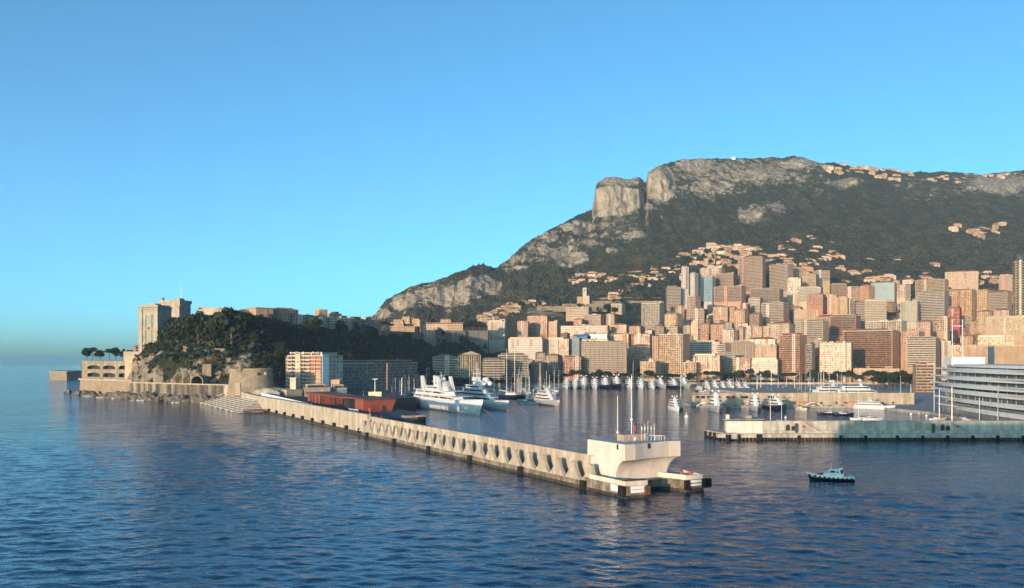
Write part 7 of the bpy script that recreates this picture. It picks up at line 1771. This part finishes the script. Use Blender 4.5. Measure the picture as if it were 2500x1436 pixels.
# mooring buoy and marker buoys
for k, (px, py, lab) in enumerate(((1676, 1018, 'white round mooring buoy floating in mid harbour'), (1918, 1020, 'small white buoy beside the jetty house roof'), (2224, 1012, 'small white marker buoy before the cruiser, leftmost'), (2245, 1010, 'small white marker buoy before the cruiser, second'), (2262, 1016, 'small white marker buoy before the cruiser, third'))):
    Y = ywater(py); o = thing('mooring_buoy', lab, 'buoy', (gx(px, Y), Y, 0)); r = 1.4 if k == 0 else .8
    MB().sphere((0, 0, .3*r), r, 12, 8, (1, 1, .6)).build('float', WPAINT, o, True); MB().tube((0, 0, .6*r), (0, 0, 2.0*r), .18*r, .1*r, 6).build('staff', WPAINT, o)
# ================================================================== YACHT CLUB, INNER PIER, SHIP, HAZE
yc = thing('yacht_club', 'white yacht club building of long stacked ship like decks on the quay', 'building', (285, 560, 2))
CW = mat('club_white', (.50, .53, .56), .5, .04, .3); 
def cl(sx, tx, z=0): # sx along the facade from far corner (0) to near (m), tx depth away from the water
    d = Vector((-.095, -.995)); n = Vector((.995, -.095)); p = Vector((286, 604))+d*sx+n*tx; return Vector((p.x, p.y, z))
def cpoly(s0, s1, t0, t1, z0, z1, nm, m, bend=7): 
    pts = []; N = 14
    for i in range(N+1): u = i/N; s = s0+(s1-s0)*u; pts.append(cl(s, t0+bend*4*(u-.5)**2-bend*.2))
    pts += [cl(s1, t1), cl(s0, t1)]
    m_ = MB(); m_.prism([(p.x-yc.location.x, p.y-yc.location.y) for p in pts][::-1], z0-2, z1-2); return m_.build(nm, m, yc)
cpoly(-2, 170, 6, 40, 2, 33.0, 'glass_core', mat('club_glazing', (.16, .20, .23), .2, .25, .15, spec=.6), 0)
cpoly(0, 168, 2, 8, 2, 9.4, 'ground_storey', MATS['club_glazing'], 0)
for k, (z, s0, s1, t0) in enumerate(((6.0, -3, 176, 0), (11.2, -4, 172, -1.5), (16.6, -6, 150, -3), (20.6, -7, 140, -3.5), (25.2, -7, 130, -3), (30.0, -5, 150, -1.5), (33.2, -3, 165, 1))):
    cpoly(s0, s1, t0, 38, z-.5, z+1.15, 'deck', CW); 
    if k < 6: 
        o = cpoly(s0, s1, t0, t0+.35, z+1.16, z+2.1, 'rail_panel', mat('club_pale_glass', (.45, .56, .66), .25, .05, .3))
        for i in range(0, 40, 1):
            p = cl(s0+4+i*(s1-s0-8)/40, 4.6)-Vector(yc.location); MB().box((p.x, p.y, z+.56+2.0-2), (.25, .25, 3.9), 0).build('post', CW, yc) if i % 20 == 0 else None
for i in range(15):
    p = cl(i*11.0, 5.9)-Vector(yc.location); MB().box((p.x, p.y, 15), (.18, .25, 31)).build('mullion', CW, yc)
m_ = MB(); p = cl(-5.5, -1)-Vector(yc.location); m_.tube((p.x, p.y, 0), (p.x, p.y, 33), .22, .22, 8); m_.build('corner_column', CW, yc)
p0, p1 = cl(2, 2)-Vector(yc.location), cl(60, 30)-Vector(yc.location)
cpoly(0, 14, 3, 24, 33.8, 39.0, 'roof_pavilion', CW, 0); 
for (sx, tx) in ((24, 3), (24, 12)):
    pass
tm = thing('twin_mast', 'pair of tall white flag masts joined by crossbars on the yacht club roof', 'mast', at(2337, 868, 590))
for px in (2325, 2350): p = at(px, 868, 590)-tm.location; MB().tube((p.x, 0, zat(893, 590)-40), (p.x, 0, zat(780, 590)-40), .32, .25, 8).build('pole', CW, tm)
for y in (796, ): MB().tube((at(2325, 868, 590).x-tm.location.x, 0, zat(y, 590)-40), (at(2350, 868, 590).x-tm.location.x, 0, zat(y, 590)-40), .3, n=6).build('crossbar', CW, tm)
for px, lab in ((2440, 'near'), (2380, 'far')):
    pass
tag(MB().prism([(230, 1000), (262, 760), (275, 640), (282, 610), (276, 540), (262, 440), (420, 440), (600, 440), (700, 1000), (600, 1230), (240, 1230)], -3, 2.0).build('club_quay', CONC_GR), kind='structure')
# inner pier with its long wall
ip = thing('inner_pier', 'inner harbour pier with a long buff wall and pontoon walkway', 'pier', (200, 700, 0)); PW = mat('pier_buff_wall', (.42, .36, .28), .9, .12, .2, streak=.25)
PY0, PY1 = 700., 716.
xa, xb = gx(1690, PY0), gx(2232, PY0)
tag(MB().prism([(xa, PY0-14), (xb+12, PY0-14), (xb+12, PY1+20), (xa, PY1+20)], -3, 1.6).build('pier_deck', CONC_GR), kind='structure')
n = 22
for i in range(n):
    a, b = xa+(xb-xa)*i/n, xa+(xb-xa)*(i+1)/n; MB().b2(a+.05-200, b-.05-200, 0, 3, 1.6, 10.4 if i > 1 else 9.4).build('wall_panel', PW, ip)
MB().b2(xa-.3-200, xb+.3-200, -.3, 3.3, 10.402, 10.9).build('coping', PW, ip)
for px in (1703, 1716, 1731, 1778, 1790, 1812, 1822, 1880, 1893): x = gx(px, PY0)-200; MB().b2(x-1.6, x+1.6, -.15, .01, 6.6, 8.6).build('window', GLASS, ip)
for px in (1985, 2005, 2042, 2064, 2095, 2120, 2155, 2180): x = gx(px, PY0)-200; MB().b2(x-.9, x+.9, -.15, .01, 2.6, 4.0).build('niche', DARKM, ip)
for i in range(18):
    x = xa+8+i*(xb-xa-10)/18-200; MB().b2(x-3.2, x+3.2, -13.5, -12.6, 1.6, 2.1).build('kerb_stone', CONC, ip)
for px, w_ in ((1740, 12), (1960, 14), (2080, 12)):
    x = gx(px, PY0); o = thing('quay_hut', ('low pink planter shed at the inner pier by the narrow yacht', 'low brown shed beside the gaff cutter', 'low pink shed near the triple domed cruiser')[(1740, 1960, 2080).index(px)], 'shed', (x, PY0-6, 1.6)); MB().b2(-w_/2, w_/2, -1.5, 1.5, 0, 2.4).build('wall', FC['pink'], o); MB().b2(-w_/2-.4, w_/2+.4, -1.9, 1.9, 2.401, 2.7).build('roof', TILE, o)
# gangway arches
for px, lab in ((1722, 'white arched gangway beside the narrow white yacht'), (1985, 'white arched gangway beside the gaff cutter')):
    o = thing('gangway', lab, 'gangway', (gx(px, 684), 684, 1.2)); m_ = MB()
    pts = [(-7+14*i/10, 3.2*math.sin(math.pi*i/10)) for i in range(11)]
    for s in (-.8, .8):
        for p, q in zip(pts[:-1], pts[1:]): m_.tube((p[0], s, p[1]), (q[0], s, q[1]), .16, n=5)
    m_.build('handrail', WPAINT, o); MB().b2(-7, 7, -.8, .8, -.2, 0).build('walkway', CONC_GR, o)
# long white harbour-edge wall below the pines
we = thing('promenade_wall', 'long low pale promenade wall along the far harbour edge', 'wall', (200, 1185, 0))
for i in range(26): a = gx(1640, 1185)+i*12.0; MB().b2(a+.06-200, a+11.94-200, 0, 1.4, 0, 4.6).build('wall_panel', CONC, we)
# mole in mid harbour carrying the lone yacht's berth
tag(MB().prism([(gx(1262, 745), 738), (gx(1325, 745), 735), (gx(1325, 790), 790), (gx(1262, 790), 790)], -3, 1.8).build('mole', CONC_GR), kind='structure')
for i, px in enumerate((1272, 1283, 1295, 1306)):
    o = thing('parked_car', ('silver', 'white', 'dark blue', 'grey')[i]+' car parked on the small mole beside the lone yacht', 'car', (gx(px, 750), 750, 1.8), .1*i)
    cm = (STEEL, WPAINT, TARP, CONC_GR)[i]; m_ = MB(); prof3 = [(-2.2, .35), (2.2, .35), (2.2, .85), (1.2, .95), (.5, 1.5), (-1.2, 1.5), (-1.9, .95), (-2.2, .9)]; n = len(prof3)
    m_.add([(x, -.85, z) for x, z in prof3]+[(x, .85, z) for x, z in prof3], [tuple(range(n)), tuple(range(2*n-1, n-1, -1))]+[(k, n+k, n+(k+1) % n, (k+1) % n) for k in range(n)]); m_.build('body', cm, o)
    MB().b2(-1.2, .6, -.88, .88, 1.0, 1.4).build('window', GLASS, o)
    for x in (-1.4, 1.4):
        for s in (-.8, .8): MB().tube((x, s-.1, .33), (x, s+.1, .33), .33, n=10).build('wheel', RUBBER, o)

# ---- the cruise ship the picture is taken from: hull and decks right behind the camera; it shades the jetty and the pilot boat
cs = thing('cruise_ship', 'white cruise ship whose deck carries the camera', 'ship', (25, -24, 0))
SHL = 330.; S = hull_secs(SHL, 32, 15, 3, flare=.15, transom=.9, n=24)
MB().loft(S).build('hull', HULLW, cs, True)
for k in range(13):
    a, b = -SHL*.46+k*3.0, SHL*.40-k*.8; MB().b2(a, b, -15.2, 15.2, 15.2+k*3.0, 17.7+k*3.0).build('deck_storey', HULLW, cs); MB().b2(a-.5, b+.5, -16.2, 16.2, 17.71+k*3.0, 18.19+k*3.0).build('deck_slab', CW, cs)
MB().b2(-90, -60, -8, 8, 54.3, 68).build('funnel', mat('funnel_blue', (.05, .09, .2), .5), cs); MB().b2(96, 116, -14, 14, 54.3, 58).build('bridge', HULLW, cs)
cs.rotation_euler = (0, 0, math.pi)

# ---- haze over sea and town
hz = MB(); hz.b2(-4200, 4200, -300, 5600, -12, 900); o = hz.build('haze', []); 
hm = bpy.data.materials.new('morning_haze'); hm.use_nodes = True; t = hm.node_tree
for n in list(t.nodes): t.nodes.remove(n)
pv = t.nodes.new('ShaderNodeVolumePrincipled'); pv.inputs['Density'].default_value = HAZE; pv.inputs['Color'].default_value = (.5, .76, 1.0, 1); pv.inputs['Anisotropy'].default_value = .0
mo = t.nodes.new('ShaderNodeOutputMaterial'); t.links.new(pv.outputs[0], mo.inputs['Volume']); o.data.materials.append(hm); tag(o, 'thin bluish morning haze over sea, town and mountain', 'haze', kind='stuff')
print('TRIS', sum(len(o.data.polygons) for o in bpy.data.objects if o.type=='MESH'), 'OBJS', len(bpy.data.objects))
